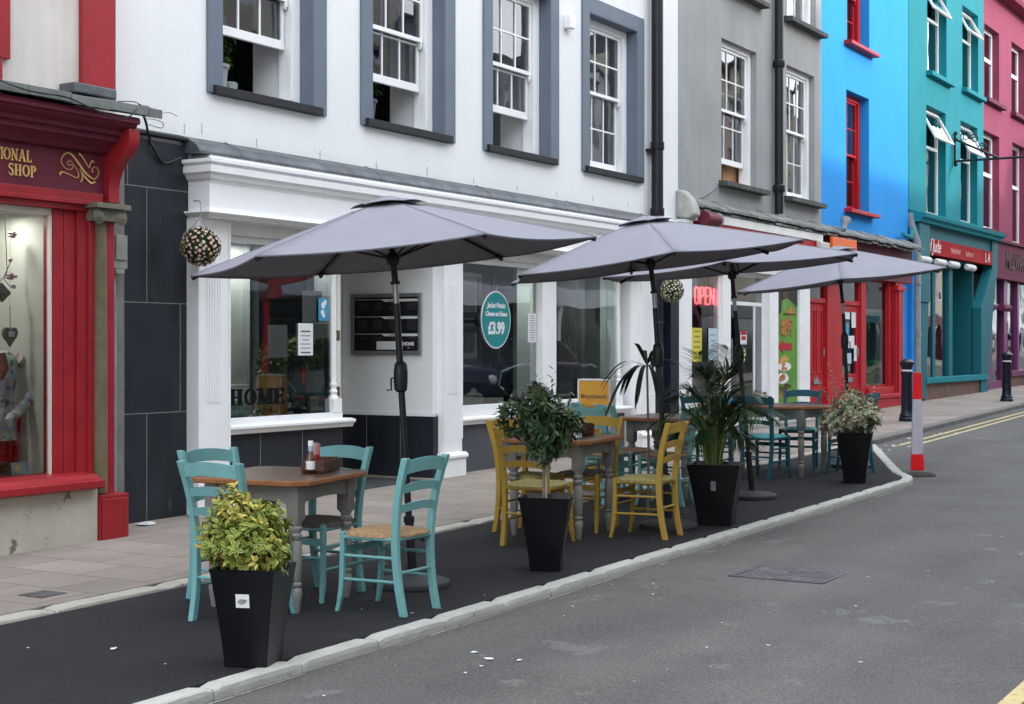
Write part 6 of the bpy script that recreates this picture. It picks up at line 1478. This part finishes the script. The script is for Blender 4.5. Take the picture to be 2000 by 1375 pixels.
# ------------------------------------------------------------------ planters and plants
POTM = M('black_gloss_planter', (.004, .004, .006), .30, .2, 3, .03, 12, spec=.3)
SOIL = M('dark_compost', (.02, .014, .01), .95, .4, 30, 1, 60)
def planter(label, x, y, rot, wb, wt, h, sticker=None):
    t = thing('planter', label, 'planter', (x, y, gz(x)), R(rot), 'black tapered planters')
    mb = MB(); n = 9; rings = []
    for i in range(n + 1):
        u = i / n; w_ = wb + (wt - wb) * (u ** 1.25); rings.append((w_ / 2, u * h))
    rings += [(wt / 2 + .006, h + .003), (wt / 2 - .014, h + .003), (wt / 2 - .024, h - .05)]
    vs_ = []
    for w_, z in rings: vs_ += [(-w_, -w_, z), (w_, -w_, z), (w_, w_, z), (-w_, w_, z)]
    fs_ = [(3, 2, 1, 0)]
    for i in range(len(rings) - 1):
        for k in range(4): fs_.append((i * 4 + k, i * 4 + (k + 1) % 4, i * 4 + 4 + (k + 1) % 4, i * 4 + 4 + k))
    mb._add(vs_, fs_); mb.build('pot', POTM, t, smooth=35, bevel=.005)
    w_ = wt / 2 - .02; mb = MB(); mb.grid([[(-w_ + 2 * w_ * i / 8, -w_ + 2 * w_ * j / 8, h - .045 + random.uniform(-.006, .006)) for i in range(9)] for j in range(9)]); mb.build('soil', SOIL, t, fix=False)
    if sticker:
        fx, u0, u1, hw, m_ = sticker
        def wf(u): return (wb + (wt - wb) * (u ** 1.25)) / 2 + .0025
        mb = MB()
        if fx == 'left': mb.quad((-wf(u0), -hw + .0, u0 * h), (-wf(u0), hw, u0 * h), (-wf(u1), hw, u1 * h), (-wf(u1), -hw, u1 * h))
        else: mb.quad((-hw, -wf(u0), u0 * h), (hw, -wf(u0), u0 * h), (hw, -wf(u1), u1 * h), (-hw, -wf(u1), u1 * h))
        s_ = mb.build('sticker', m_, t, fix=False)
        if m_ is PAPER:
            mb = MB(); X1 = -wf((u0 + u1) / 2) - .0012; zc_ = (u0 + u1) / 2 * h
            mb._add([(X1, .026, zc_ - .004), (X1, .006, zc_ + .016), (X1, -.012, zc_ + .010), (X1, -.024, zc_ + .002), (X1, -.01, zc_ - .010), (X1, .012, zc_ - .016)], [(0, 1, 2, 3, 4, 5)]); mb.build('leaf_emblem', M('grey_print_mark', (.22, .24, .24), .6, .3, 60), s_, fix=False)
    return t
random.seed(21)
planter('black planter with white sticker nearest the camera holding yellow-green shrub', 5.61, 4.87, 20, .215, .325, .47, ('left', .62, .76, .034, PAPER))
planter('black planter with bay tree beside the mustard chairs', 8.80, 5.07, 24, .20, .34, .49, ('side', .2, .62, .035, M('scuffed_label', (.16, .16, .165), .5, .5, 40)))
planter('widest black planter holding the palm', 11.52, 5.02, 16, .27, .43, .50, ('left', .58, .74, .02, M('torn_label', (.16, .16, .17), .6, .3)))
planter('black planter at far end holding the cream speckled shrub', 15.34, 5.12, 16, .22, .37, .52)

def leafmat(name, c, c2, rough=.42):
    m = M(name, c, rough, .0, 3)
    n = m.node_tree; N = n.nodes; L = n.links; b = N['Principled BSDF']
    gi = N.new('ShaderNodeNewGeometry'); mr = N.new('ShaderNodeMixRGB'); mr.inputs[1].default_value = (*c, 1); mr.inputs[2].default_value = (*c2, 1)
    L.new(gi.outputs['Random Per Island'], mr.inputs[0]); L.new(mr.outputs[0], b.inputs['Base Color'])
    return m
LG = leafmat('green_leaf', (.05, .11, .015), (.13, .22, .03)); LY = leafmat('yellow_leaf_margin', (.24, .26, .045), (.44, .41, .09))
LGOLD = leafmat('golden_new_leaf', (.38, .30, .05), (.55, .46, .12))
LD = leafmat('dark_bay_leaf', (.018, .042, .018), (.045, .09, .028), .35); LD2 = leafmat('young_bay_leaf', (.07, .12, .04), (.14, .18, .06))
LC = leafmat('cream_leaf_margin', (.38, .38, .24), (.58, .56, .42)); LCG = leafmat('grey_green_leaf', (.07, .11, .05), (.14, .18, .08)); LRED = leafmat('reddish_shoot', (.32, .12, .07), (.45, .25, .14))
PALM = leafmat('palm_leaf', (.016, .040, .014), (.045, .085, .025), .4); PSTEM = leafmat('palm_stem', (.10, .15, .035), (.22, .27, .09))
BARK = M('grey_bark', (.22, .21, .18), .8, .2, 12, .4, 60)
def leaf(mb, p, d, up, L_, W_, m_in, m_out=None, fold=.25, curl=.2, inner=.55):
    d = d.normalized(); s = d.cross(up)
    if s.length < 1e-3: s = d.cross(Vector((1, 0, .1)))
    s.normalize(); n = s.cross(d)
    prof_ = ((0, .0), (.18, .62), (.45, 1.0), (.72, .78), (1, 0))
    mid = []; Lf = []; Rt = []; Li = []; Ri = []
    for u, w_ in prof_:
        c = p + d * (u * L_) - n * (curl * L_ * u * u)
        mid.append(c); o_ = s * (w_ * W_ / 2); f_ = n * (fold * w_ * W_ / 2)
        Lf.append(c + o_ + f_); Rt.append(c - o_ + f_); Li.append(c + o_ * inner + f_ * inner); Ri.append(c - o_ * inner + f_ * inner)
    if m_out is None:
        mb.cur = m_in; vs_ = mid + Lf[1:4] + Rt[1:4]
        mb._add(vs_, [(0, 5, 1), (1, 5, 6, 2), (2, 6, 7, 3), (3, 7, 4), (0, 1, 8), (1, 2, 9, 8), (2, 3, 10, 9), (3, 4, 10)])
    else:
        vs_ = mid + Lf[1:4] + Rt[1:4] + Li[1:4] + Ri[1:4]
        mb.cur = m_in; mb._add(vs_, [(0, 11, 1), (1, 11, 12, 2), (2, 12, 13, 3), (3, 13, 4), (0, 1, 14), (1, 2, 15, 14), (2, 3, 16, 15), (3, 4, 16)])
        k = len(mb.v) - 17
        for f in [(0, 5, 11), (11, 5, 6, 12), (12, 6, 7, 13), (13, 7, 4), (0, 14, 8), (14, 15, 9, 8), (15, 16, 10, 9), (16, 4, 10)]:
            mb.f.append([k + i for i in f]); mb.m.append(m_out)
def rv(): return Vector((random.gauss(0, 1), random.gauss(0, 1), random.gauss(0, 1))).normalized()
def shrub(name, label, cat, x, y, z0, lobes, n_sprig, per, L_, W_, mats, pick, stems=9, sh=.1):
    """lobes: (dx,dy,dz,rx,ry,rz) ellipsoids; sprigs of leaves around their surface and inside"""
    t = thing(name, label, cat, (x, y, z0))
    mb = MB(); stm = MB()
    tot = sum(l[3] * l[4] * l[5] for l in lobes) ** 1
    for lb in lobes:
        k = int(n_sprig * (lb[3] * lb[4] * lb[5]) / tot) + 1
        for i in range(k):
            v = rv(); rr = random.uniform(.35, 1.0) ** .45 * random.uniform(.80, 1.17)
            c = Vector((lb[0] + v.x * lb[3] * rr, lb[1] + v.y * lb[4] * rr, lb[2] + v.z * lb[5] * rr))
            if c.z < -.02: continue
            ax = (Vector((v.x, v.y, v.z * .7 + .45)) + rv() * .35).normalized()
            m1, m2 = pick(c, lb)
            for j in range(per):
                a = j * 2.4 + random.random(); side = ax.cross(Vector((math.cos(a), math.sin(a), .3))).normalized()
                dd = (ax * random.uniform(.25, .9) + side).normalized()
                leaf(mb, c + ax * (j * L_ * .14) - ax * L_ * .3, dd, ax, L_ * random.uniform(.7, 1.15), W_ * random.uniform(.8, 1.15), m1, m2, curl=random.uniform(.0, .35))
            if i % 4 == 0: stm.tube([tuple(c - ax * L_ * .3), tuple(Vector((c.x * .5, c.y * .5, max(c.z - .10, 0)))), (c.x * .15, c.y * .15, -sh)], [.0018, .003, .005], 4, cap=False)
    mb.cur = 0
    mb.build('foliage', mats, t, fix=False)
    stm.build('stem', BARK, t, fix=False)
    return t
random.seed(31)
shrub('potted_shrub', 'yellow-green variegated shrub in the nearest black planter', 'shrub', 5.60, 4.89, gz(5.6) + .44,
      [(0, 0, .14, .165, .165, .15), (-.05, .06, .29, .09, .09, .12), (.05, -.06, .22, .10, .10, .13), (-.05, .09, .16, .13, .13, .12), (.03, -.09, .10, .13, .13, .10)],
      820, 6, .043, .020, [LG, LY, LGOLD], lambda c, l: (2, 1) if (c.z > .27 and random.random() < .42) else ((0, 1) if random.random() < .88 else (2, None)))
random.seed(33)
t = shrub('potted_shrub', 'cream speckled variegated shrub in the farthest planter', 'shrub', 15.34, 5.13, gz(15.3) + .5,
      [(0, 0, .17, .25, .25, .17), (-.03, .04, .34, .17, .17, .12), (.10, -.12, .2, .15, .15, .14), (-.12, .16, .12, .16, .16, .13)],
      420, 5, .062, .026, [LCG, LC, LRED], lambda c, l: (0, 1) if random.random() < .9 else (2, 1))
sm = MB(); fm = MB()
for (dx, dy, hz) in ((-.10, .18, .74), (-.16, .26, .60), (-.04, .08, .62), (-.14, .14, .55), (.0, .05, .52), (.08, -.15, .5)):
    tip = Vector((dx * 1.3, dy * 1.3, hz)); base_ = Vector((dx * .3, dy * .3, .05)); sm.tube([tuple(base_), tuple((base_ + tip) / 2 + Vector((dx * .1, 0, .02))), tuple(tip)], [.004, .003, .0015], 4)
    for j in range(18):
        u = .45 + .55 * j / 17; p = base_.lerp(tip, u); a = j * 2.4; leaf(fm, p, Vector((math.cos(a), math.sin(a), .5)), Vector((0, 0, 1)), .05, .02, 0 if random.random() < .6 else 2, 1)
fm.cur = 0; o = fm.build('upright_shoot', [LCG, LC, LRED], t, fix=False); o2 = sm.build('shoot_stem', LRED, t, fix=False)
random.seed(35)
t = shrub('bay_tree', 'dark green bay tree on a thin bare stem in second planter', 'tree', 8.80, 5.09, gz(8.8) + .46,
      [(0, 0, .53, .165, .165, .15), (-.02, .03, .67, .12, .12, .09), (.10, -.12, .50, .10, .10, .12), (-.12, .14, .55, .11, .11, .11), (.02, .0, .37, .12, .12, .08), (.02, -.03, .28, .05, .05, .05)],
      330, 6, .066, .021, [LD, LD2], lambda c, l: (0, None) if random.random() < .88 else (1, None), sh=-.5)
mb = MB(); mb.tube([(0, 0, -.05), (.006, .003, .2), (-.004, .0, .45), (.0, .01, .72)], [.010, .009, .008, .005], 8); mb.build('trunk', BARK, t, smooth=60)
mb = MB(); mb.tube([(.012, -.012, -.05), (.012, -.012, .40)], .006, 6); mb.build('cane', M('pale_cane', (.45, .43, .36), .6, .1), t)
mb = MB(); random.seed(8)
for (dx, dy, hz) in ((.04, -.05, .88), (-.05, .02, .83), (.14, -.16, .70), (-.18, .2, .74)):
    b0 = Vector((dx * .4, dy * .4, .55)); tp = Vector((dx, dy, hz))
    for j in range(12): a = j * 2.4; leaf(mb, b0.lerp(tp, j / 11), Vector((math.cos(a), math.sin(a), .9)), Vector((0, 0, 1)), .06, .018, 0 if j % 3 else 1)
mb.cur = 0; mb.build('top_shoot', [LD, LD2], t, fix=False)

# palm
random.seed(41)
PZ = gz(11.52) + .46
t = thing('palm', 'potted palm with arching dark fronds and pale green stems', 'palm', (11.52, 5.03, PZ))
FW = Vector((CT, ST, 0)); RW = Vector((ST, -CT, 0))
fr = [(-.62, .1, 1.02, .42), (-.35, -.3, 1.12, .3), (-.12, .2, 1.25, .25), (.1, -.2, 1.28, .22), (.3, .1, 1.18, .3), (.55, -.2, 1.0, .42), (.72, .15, .86, .5), (-.72, -.2, .82, .52), (.45, .4, .95, .4), (-.45, .45, .95, .4), (.5, -.45, .8, .4), (-.3, -.5, .85, .5), (.15, .5, 1.15, .3), (.4, .2, .62, .4), (-.4, .2, .62, .4), (-.35, -.25, .6, .45), (.45, -.15, .55, .4), (.0, -.45, .62, .4), (.7, 0, .8, .45), (.35, -.5, .8, .45), (-.1, -.4, 1.0, .35), (.2, .1, 1.1, .3), (-.2, .0, 1.1, .3), (.5, .0, .85, .4), (-.55, .0, .7, .5), (.02, -.1, .85, .4), (.3, -.3, .65, .5)]
for k, (rx, fy, H, dr) in enumerate(fr):
    out = RW * rx + FW * fy; reach = .64
    p0 = Vector((random.uniform(-.05, .05), random.uniform(-.05, .05), -.02)); pts = []
    for i in range(13):
        u = i / 12; hz = H * (1.35 * u - .35 * u * u) - dr * max(0, u - .45) ** 2 * 2.4
        pts.append(p0 + out * reach * (u ** 1.7) + Vector((0, 0, hz * .90)))
    mb = MB(); mb.cur = 1; mb.tube([tuple(q) for q in pts], [.008 - .0005 * i for i in range(13)], 5, cap=False)
    for i in range(26):
        u = .40 + .60 * i / 25; fi = u * 12; a = int(min(fi, 11)); p = pts[a].lerp(pts[a + 1], fi - a); tg = (pts[min(a + 1, 12)] - pts[a]).normalized()
        side = tg.cross(Vector((0, 0, 1))); side.normalize(); upv = side.cross(tg)
        ll = .34 * math.sin(math.pi * (.18 + .72 * (u - .40) / .6)) * random.uniform(.85, 1.1) + .03
        for s in (1, -1):
            d = (side * s * .85 + tg * .75 + upv * random.uniform(.0, .25)).normalized()
            q = p; w_ = .014; row = []
            for j in range(5):
                v = j / 4; c = p + d * ll * v - Vector((0, 0, 1)) * ll * .30 * v * v; ww = w_ * (1 - v ** 2.2) * (.55 + .9 * v if v < .4 else 1); nn = d.cross(Vector((0, 0, 1))).normalized() * ww / 2
                row.append((c + nn, c - nn))
            mb.cur = 0; mb._add([x for r_ in row for x in r_], [(2 * j, 2 * j + 1, 2 * j + 3, 2 * j + 2) for j in range(4)])
    mb.build('frond', [PALM, PSTEM], t, fix=False)
mb = MB(); mb.tube([(.0, 0, -.03), (-.03, .05, .62)], .009, 6); mb.build('cane', M('pale_support_cane', (.42, .45, .33), .6, .1), t)
mb = MB(); 
for k in range(24):
    a = random.uniform(0, 6.28); r_ = random.uniform(.02, .10); mb.tube([(math.cos(a) * r_ * .6, math.sin(a) * r_ * .6, -.03), (math.cos(a) * r_ * 1.2, math.sin(a) * r_ * 1.2, .18), (math.cos(a) * r_ * 2.1, math.sin(a) * r_ * 2.1, .40)], [.011, .009, .003], 5, cap=False)
mb.build('stem', PSTEM, t, fix=False, smooth=60)
# dark strappy plant beside the window, left of the pole
random.seed(44)
t = thing('dracaena', 'dark strap leaved plant left of second parasol pole behind the palm', 'plant', (11.9, 5.83, gz(11.9)))
mb = MB(); mb.tube([(0, 0, 0), (.01, .0, .6), (0, .01, 1.30)], [.014, .012, .009], 7); mb.build('stem', BARK, t, smooth=60)
mb = MB()
for k in range(17):
    a = random.uniform(0, 6.28); d = Vector((math.cos(a), math.sin(a), 0)); up_ = random.uniform(.1, 1.4); ll = random.uniform(.34, .52); row = []
    for j in range(8):
        v = j / 7; c = Vector((0, .01, 1.29)) + d * ll * (v ** .8) * (1.1 - .3 * up_) + Vector((0, 0, ll * (up_ * .7 * v - 1.0 * v * v * (1.25 - up_ * .5))))
        nn = Vector((-d.y, d.x, 0)) * .021 * math.sin(math.pi * (.12 + .88 * (1 - v))) ** .6 if v < 1 else Vector((0, 0, 0)); row.append((c + nn, c - nn))
    mb._add([x for r_ in row for x in r_], [(2 * j, 2 * j + 1, 2 * j + 3, 2 * j + 2) for j in range(7)])
mb.build('leaves', leafmat('dark_strap_leaf', (.012, .016, .014), (.03, .04, .025)), t, fix=False)

# ------------------------------------------------------------------ hanging balls
def topiary(label, x, y, z, r_, hook, cols, seed, grp='flower balls hung on the shopfront'):
    t = thing('flower_ball', label, 'flower ball', (x, y, z), 0, grp)
    random.seed(seed)
    mb = MB(); mb.ball((0, 0, 0), r_ * .88, 16, 10); mb.build('core', M('dark_moss', (.02, .032, .012), .9, .4, 30, 1, 80), t, smooth=60)
    lf = MB()
    for i in range(520):
        v = rv(); leaf(lf, v * r_ * .84, (v + rv() * .7).normalized(), rv(), r_ * .22, r_ * .11, 0 if random.random() < .6 else 1)
    lf.cur = 0; lf.build('leaves', [leafmat('box_leaf', (.03, .05, .012), (.07, .10, .03)), leafmat('olive_box_leaf', (.10, .09, .04), (.16, .14, .06))], t, fix=False)
    fl = MB(); n = 190; ga = math.pi * (3 - 5 ** .5)
    for i in range(n):
        zz = 1 - 2 * (i + .5) / n; q = math.sqrt(1 - zz * zz); v = Vector((q * math.cos(ga * i), q * math.sin(ga * i), zz)); v = (v + rv() * .07).normalized()
        c = v * r_ * random.uniform(.93, 1.02); s = r_ * .085 * random.uniform(.7, 1.15)
        a = v.orthogonal().normalized(); b_ = v.cross(a)
        fl.cur = 0 if random.random() < .7 else 1
        for k in range(5):
            an = k * 1.257; e = a * math.cos(an) + b_ * math.sin(an); f = a * math.cos(an + 1.257) + b_ * math.sin(an + 1.257)
            fl._add([tuple(c + v * s * .5), tuple(c + e * s * .8 + v * s * .15), tuple(c + (e + f) * s * .75 + v * s * .2), tuple(c + f * s * .8 + v * s * .15), tuple(c - v * s * .4)], [(0, 1, 2, 3), (1, 4, 2), (2, 4, 3)])
    fl.cur = 0; fl.build('blossoms', [M('blossom_a', cols[0], .7, .1), M('blossom_b', cols[1], .7, .1)], t, fix=False)
    mb = MB(); h = hook
    for a in (0, 2.1, 4.2): mb.tube([(math.cos(a) * r_ * .8, math.sin(a) * r_ * .8, r_ * .5), (0, 0, h - .12), (0, 0, h)], .0028, 5)
    mb.tube([(0, 0, h), (0, .02, h + .02), (0, .08, h + .02)], .007, 6); mb.build('hanger', PIPEG, t)
topiary('pink and cream flower ball hanging at the left end of white fascia', 9.60, 8.92, 2.465, .168, .37, ((.62, .42, .36), (.58, .52, .42)), 3)
topiary('yellowish white flower ball hanging by the black post, right of second parasol', 19.02, 8.95, 2.40, .165, .37, ((.60, .58, .42), (.62, .60, .52)), 4)

# ------------------------------------------------------------------ yellow sign box, bollards, delineator
t = thing('sign_lightbox', 'upright yellow box sign with Welsh wording by the white cafe window', 'sign', (13.40, 7.17, gz(13.4, .02)))
YS = M('yellow_sign_panel', (.62, .31, .045), .45, .04)
mb = MB(); mb.box(0, .12, -.175, .175, .06, 1.08); mb.build('panel', YS, t, bevel=.004)
mb = MB(); mb.box(-.006, .126, -.18, .18, 1.08, 1.095); mb.box(-.006, .126, -.182, -.175, .05, 1.08); mb.box(-.006, .0, .168, .182, .05, 1.08); mb.build('frame', PAPER, t)
mb = MB(); mb.box(-.02, .15, -.185, .185, 0, .05); mb.build('base', WHITE_OLD, t, bevel=.006)
BRN = M('brown_print', (.22, .12, .05), .5, .05)
for s_, z, sz in (('Mwynhewch', .90, .068), ('Geredigion', .79, .068), ('yn ddiogel', .68, .068), ('Enjoy', .56, .068), ('Ceredigion', .46, .068), ('safely', .36, .068), ('#ceredigion', .24, .05), ('gov.wales', .13, .045)):
    text('lettering', s_, BRN, t, sz, (-.002, 0, z), 'x', .0006, align='CENTER', sx=.86, bold=.002)
def bollard(label, x, y):
    t = thing('bollard', label, 'bollard', (x, y, gz(x, .03)), 0, 'black cast bollards on the pavement')
    mb = MB(); mb.lathe([(.135, -.05), (.135, .04), (.12, .06), (.125, .09), (.10, .13), (.095, .2), (.088, .78), (.10, .80), (.10, .83), (.088, .845)], seg=20); mb.build('shaft', NAVY, t, smooth=35)
    mb = MB(); mb.lathe([(.0895, .845), (.0900, .847), (.0900, .868), (.0895, .87)], seg=20); mb.build('band', PAPER, t, smooth=35)
    mb = MB(); mb.lathe([(.088, .87), (.09, .90), (.115, .96), (.122, .975), (.122, 1.0), (.10, 1.02), (.06, 1.045), (.01, 1.055)], seg=20); mb.build('cap', NAVY, t, smooth=35)
bollard('black bollard with white band by the blue corner', 25.56, 7.62); bollard('black bollard with white band in front of the purple shopfront', 33.4, 7.78)
t = thing('road_delineator', 'red and pale grey plastic road marker standing at the kerb end', 'delineator', (16.9, 4.92, gz(16.9, RD)), R(-60))
PR = M('fluorescent_red_plastic', (.75, .015, .02), .35, .05); PG = M('lilac_grey_reflective', (.50, .46, .54), .5, .12, 30)
def blade(nm, z0, z1, w0, w1, m_): mb = MB(); mb.bar([(0, 0, z0), (0, 0, z1)], [w0, w1], [.035, .035]); mb.build(nm, m_, t, bevel=.006)
blade('lower_blade', .06, .24, .155, .135, PR); blade('reflective_panel', .2401, .86, .13, .105, PG); blade('upper_blade', .8601, 1.16, .105, .092, PR)
mb = MB(); mb.prism([(-.19, 0), (.19, 0), (.17, .035), (.10, .06), (-.10, .06), (-.17, .035)], 'y', -.13, .13); mb.build('foot', M('recycled_rubber', (.12, .115, .11), .8, .2, 8, .3), t, bevel=.01)

# ------------------------------------------------------------------ things inside the cafe window
TQ = M('turquoise_glaze', (.20, .44, .40), .3, .45, 26, c2=(.45, .62, .56))
bottle('ceramic_pot', 'mottled turquoise round pot behind the HOME window lettering', 10.80, 9.62, .93, [('pot', [(.09, 0), (.15, .04), (.175, .11), (.15, .18), (.11, .20), (.10, .19)], TQ), ('inside', [(.09, .185), (.08, .186)], SOIL)], 'pot')
t = thing('bonsai_pot', 'dark square bonsai pot inside the left cafe window', 'pot', (11.66, 9.60, .93)); mb = MB(); mb.bar([(0, 0, 0), (0, 0, .22)], [.26, .32], [.2, .24]); mb.build('pot', M('brown_black_glaze', (.04, .03, .028), .3, .3, 8), t, bevel=.01); mb = MB(); mb.box(-.14, .14, -.1, .1, .2, .222); mb.build('soil', SOIL, t)
random.seed(51)
t = shrub('bonsai_tree', 'bonsai with twisted trunk and dark green leaves in the left cafe window', 'plant', 11.56, 9.62, 1.16, [(-.12, 0, .34, .22, .14, .14), (.10, 0, .40, .2, .14, .12), (.28, -.02, .32, .14, .1, .08), (-.28, 0, .25, .10, .1, .08)], 190, 5, .085, .03, [LD2, LG], lambda c, l: (0, None) if random.random() < .6 else (1, None), sh=0)
mb = MB(); mb.tube(spline([(.1, 0, -.02), (.05, 0, .06), (-.05, 0, .16), (-.12, 0, .28)], 5), [.05 - .0027 * i for i in range(16)], 8); mb.tube([(.05, 0, .08), (.1, 0, .22), (.12, 0, .32)], [.02, .012, .006], 6); mb.build('trunk', BARK, t, smooth=60)
t = thing('white_storage_box', 'white square box behind the turquoise pot in cafe window', 'box', (10.98, 9.82, .93)); mb = MB(); mb.box(-.14, .14, -.1, .1, 0, .30); mb.build('body', PAPER, t, bevel=.01); mb = MB(); mb.box(-.145, .145, -.105, .105, .3001, .32); mb.build('lid', PAPER, t, bevel=.006)
random.seed(52)
shrub('succulent', 'small pale green succulent low in the left cafe window', 'plant', 11.28, 9.65, .95, [(-.06, 0, .04, .07, .06, .05), (.07, 0, .04, .07, .06, .05)], 26, 6, .05, .025, [LD2, LG], lambda c, l: (0, None), sh=0)
t = thing('wooden_sign_block', 'pale wooden block sign beside bonsai in the cafe window', 'sign', (11.79, 9.44, .965)); mb = MB(); mb.box(-.10, .04, -.02, .02, -.03, .16); mb.build('block', M('pale_wood_block', (.30, .28, .23), .6, .1), t, bevel=.006)
# framed pictures in the middle window
for i, (px, py, w2, h2) in enumerate(((917, 590, .28, .38), (917, 660, .28, .34), (990, 600, .36, .42), (985, 668, .24, .34))):
    u = at(px, py, 10.55); t = thing('framed_picture', ['black framed picture upper left on the cafe back wall', 'black framed picture lower left on the cafe back wall', 'wide black framed picture behind the teal oval sticker', 'black framed picture below and behind the teal oval sticker'][i], 'picture', (u[0], 10.56, u[1]))
    mb = MB(); frame(mb, -w2, w2, -h2, h2, -.02, .02, .07); mb.build('frame', BLACK, t, bevel=.004)
    mb = MB(); mb.box(-w2 + .07, w2 - .07, 0, .015, -h2 + .07, h2 - .07); mb.build('mount', M('grey_mount', (.13, .14, .16), .5, .1), t)
    mb = MB(); mb.box(-w2 + .15, w2 - .15, -.004, -.001, -h2 + .15, h2 - .15); mb.build('print', M('dark_print', (.05, .06, .07), .5, .5, 6), t)
bottle('glass_lantern', 'small clear glass jar on the sill of middle cafe window', 14.95, 9.6, .91, [('jar', [(.10, 0), (.11, .02), (.11, .14), (.06, .17)], M('greenish_glass', (.22, .28, .27), .1, .2, 8)), ('neck', [(.05, .17), (.03, .2), (.03, .22)], PIPEG)], 'jar')
t = thing('red_umbrella_stand', 'red cylinder standing at left edge of the middle cafe window', 'stand', (14.22, 9.55, .82)); mb = MB(); mb.lathe([(.10, 0), (.10, .5), (.09, .52)], seg=18); mb.build('body', REDB, t, smooth=40); mb = MB(); mb.lathe([(.105, .52), (.105, .54)], seg=18); mb.build('rim', BLACK, t)
# plants in the open upstairs windows
random.seed(61)
def upstairs(x, lab, lab2, big):
    bottle('flower_pot', lab, x, 9.72, Z0 + .01, [('pot', [(.10, 0), (.135, .02), (.16, .24), (.175, .245), (.175, .275), (.15, .28)], M('grey_plastic_pot', (.24, .25, .27) if big else (.08, .08, .10), .5, .05)), ('soil', [(.14, .27), (.1, .272)], SOIL)], 'pot')
    shrub('house_plant', lab2, 'plant', x, 9.74, Z0 + .30, [(0, 0, .24, .17, .14, .15), (.10, 0, .12, .14, .1, .1)], 60, 5, .11, .04, [LD, LG], lambda c, l: (0, None) if random.random() < .6 else (1, None), sh=.05)
upstairs(10.60, 'grey plastic flower pot on the sill of leftmost upstairs window', 'leafy house plant in the leftmost open upstairs window', True)
upstairs(12.92, 'dark flower pot on the sill of second upstairs window', 'leafy house plant in the second open upstairs window', False)
bottle('flower_pot', 'small greenish pot beside the grey pot in leftmost upstairs window', 10.86, 9.74, Z0 + .01, [('pot', [(.06, 0), (.08, .02), (.09, .14), (.08, .15)], M('mottled_green_pot', (.22, .27, .26), .4, .2, 20)), ('soil', [(.07, .145), (.05, .146)], SOIL)], 'pot')
shrub('house_plant', 'trailing plant pressed against the glass of rightmost cafe window upstairs', 'plant', 17.95, 9.78, Z0 + .35, [(0, 0, .55, .10, .06, .16), (.02, 0, .25, .08, .05, .16)], 50, 5, .08, .03, [LD, LG], lambda c, l: (0, None), sh=.3)
# person by the purple shop
t = thing('person', 'person standing in the purple shop doorway with one arm reaching to the frame', 'person', (43.3, 9.3, gz(43.3, .03)), R(180))
SKIN = M('skin', (.42, .24, .17), .5, .08); CLO = M('dark_patterned_top', (.05, .045, .08), .8, .3, 12); TRO = M('dark_trousers', (.02, .02, .028), .8, .2)
def skin_body(parent):
    me = bpy.data.meshes.new('body')
    V = [(0, 0, .95), (0, 0, 1.15), (0, 0, 1.38), (0, 0, 1.48), (0, 0, 1.60), (0, 0, 1.72),
         (.17, 0, 1.40), (.26, -.05, 1.16), (.22, -.18, .98), (.20, -.22, .90),
         (-.17, 0, 1.40), (-.36, -.08, 1.24), (-.55, -.12, 1.38), (-.62, -.13, 1.44),
         (.09, 0, .88), (.11, .01, .50), (.12, .02, .08), (.12, -.12, .03),
         (-.09, 0, .88), (-.10, -.02, .50), (-.11, .0, .08), (-.11, -.14, .03)]
    E_ = [(0, 1), (1, 2), (2, 3), (3, 4), (4, 5), (2, 6), (6, 7), (7, 8), (8, 9), (2, 10), (10, 11), (11, 12), (12, 13), (0, 14), (14, 15), (15, 16), (16, 17), (0, 18), (18, 19), (19, 20), (20, 21)]
    rad = [.14, .13, .15, .055, .095, .07, .065, .048, .036, .035, .065, .048, .036, .035, .095, .065, .05, .045, .095, .065, .05, .045]
    me.from_pydata(V, E_, []); ob = bpy.data.objects.new('body', me); col.objects.link(ob)
    sk_ = ob.modifiers.new('skin', 'SKIN'); sub = ob.modifiers.new('sub', 'SUBSURF'); sub.levels = 2; sub.render_levels = 2
    for i, v in enumerate(me.skin_vertices[0].data): v.radius = (rad[i], rad[i] * (.75 if i < 3 else 1)); v.use_root = (i == 0)
    dg = bpy.context.evaluated_depsgraph_get(); m2 = bpy.data.meshes.new_from_object(ob.evaluated_get(dg)); bpy.data.objects.remove(ob)
    m2.materials.clear(); m2.materials.append(SKIN); m2.materials.append(CLO); m2.materials.append(TRO)
    for p in m2.polygons:
        c = p.center; p.use_smooth = True
        p.material_index = 0 if (c.z > 1.45 or abs(c.x) > .34 or (c.x > .17 and c.z < 1.12 and c.y < -.09)) and not (abs(c.x) < .12 and c.z < 1.5) else (1 if c.z > .92 else 2)
    o = bpy.data.objects.new('body', m2); col.objects.link(o); o.parent = parent
    return o
skin_body(t)
mb = MB(); mb.ball((0, .015, 1.66), .115, 14, 9, 1.1); mb.build('hair', M('brown_hair', (.07, .04, .025), .6, .3, 30), t, smooth=60)

# ------------------------------------------------------------------ render settings
scene.render.engine = 'CYCLES'
scene.cycles.max_bounces = 8
scene.cycles.transparent_max_bounces = 16
scene.cycles.caustics_reflective = False
scene.cycles.caustics_refractive = False
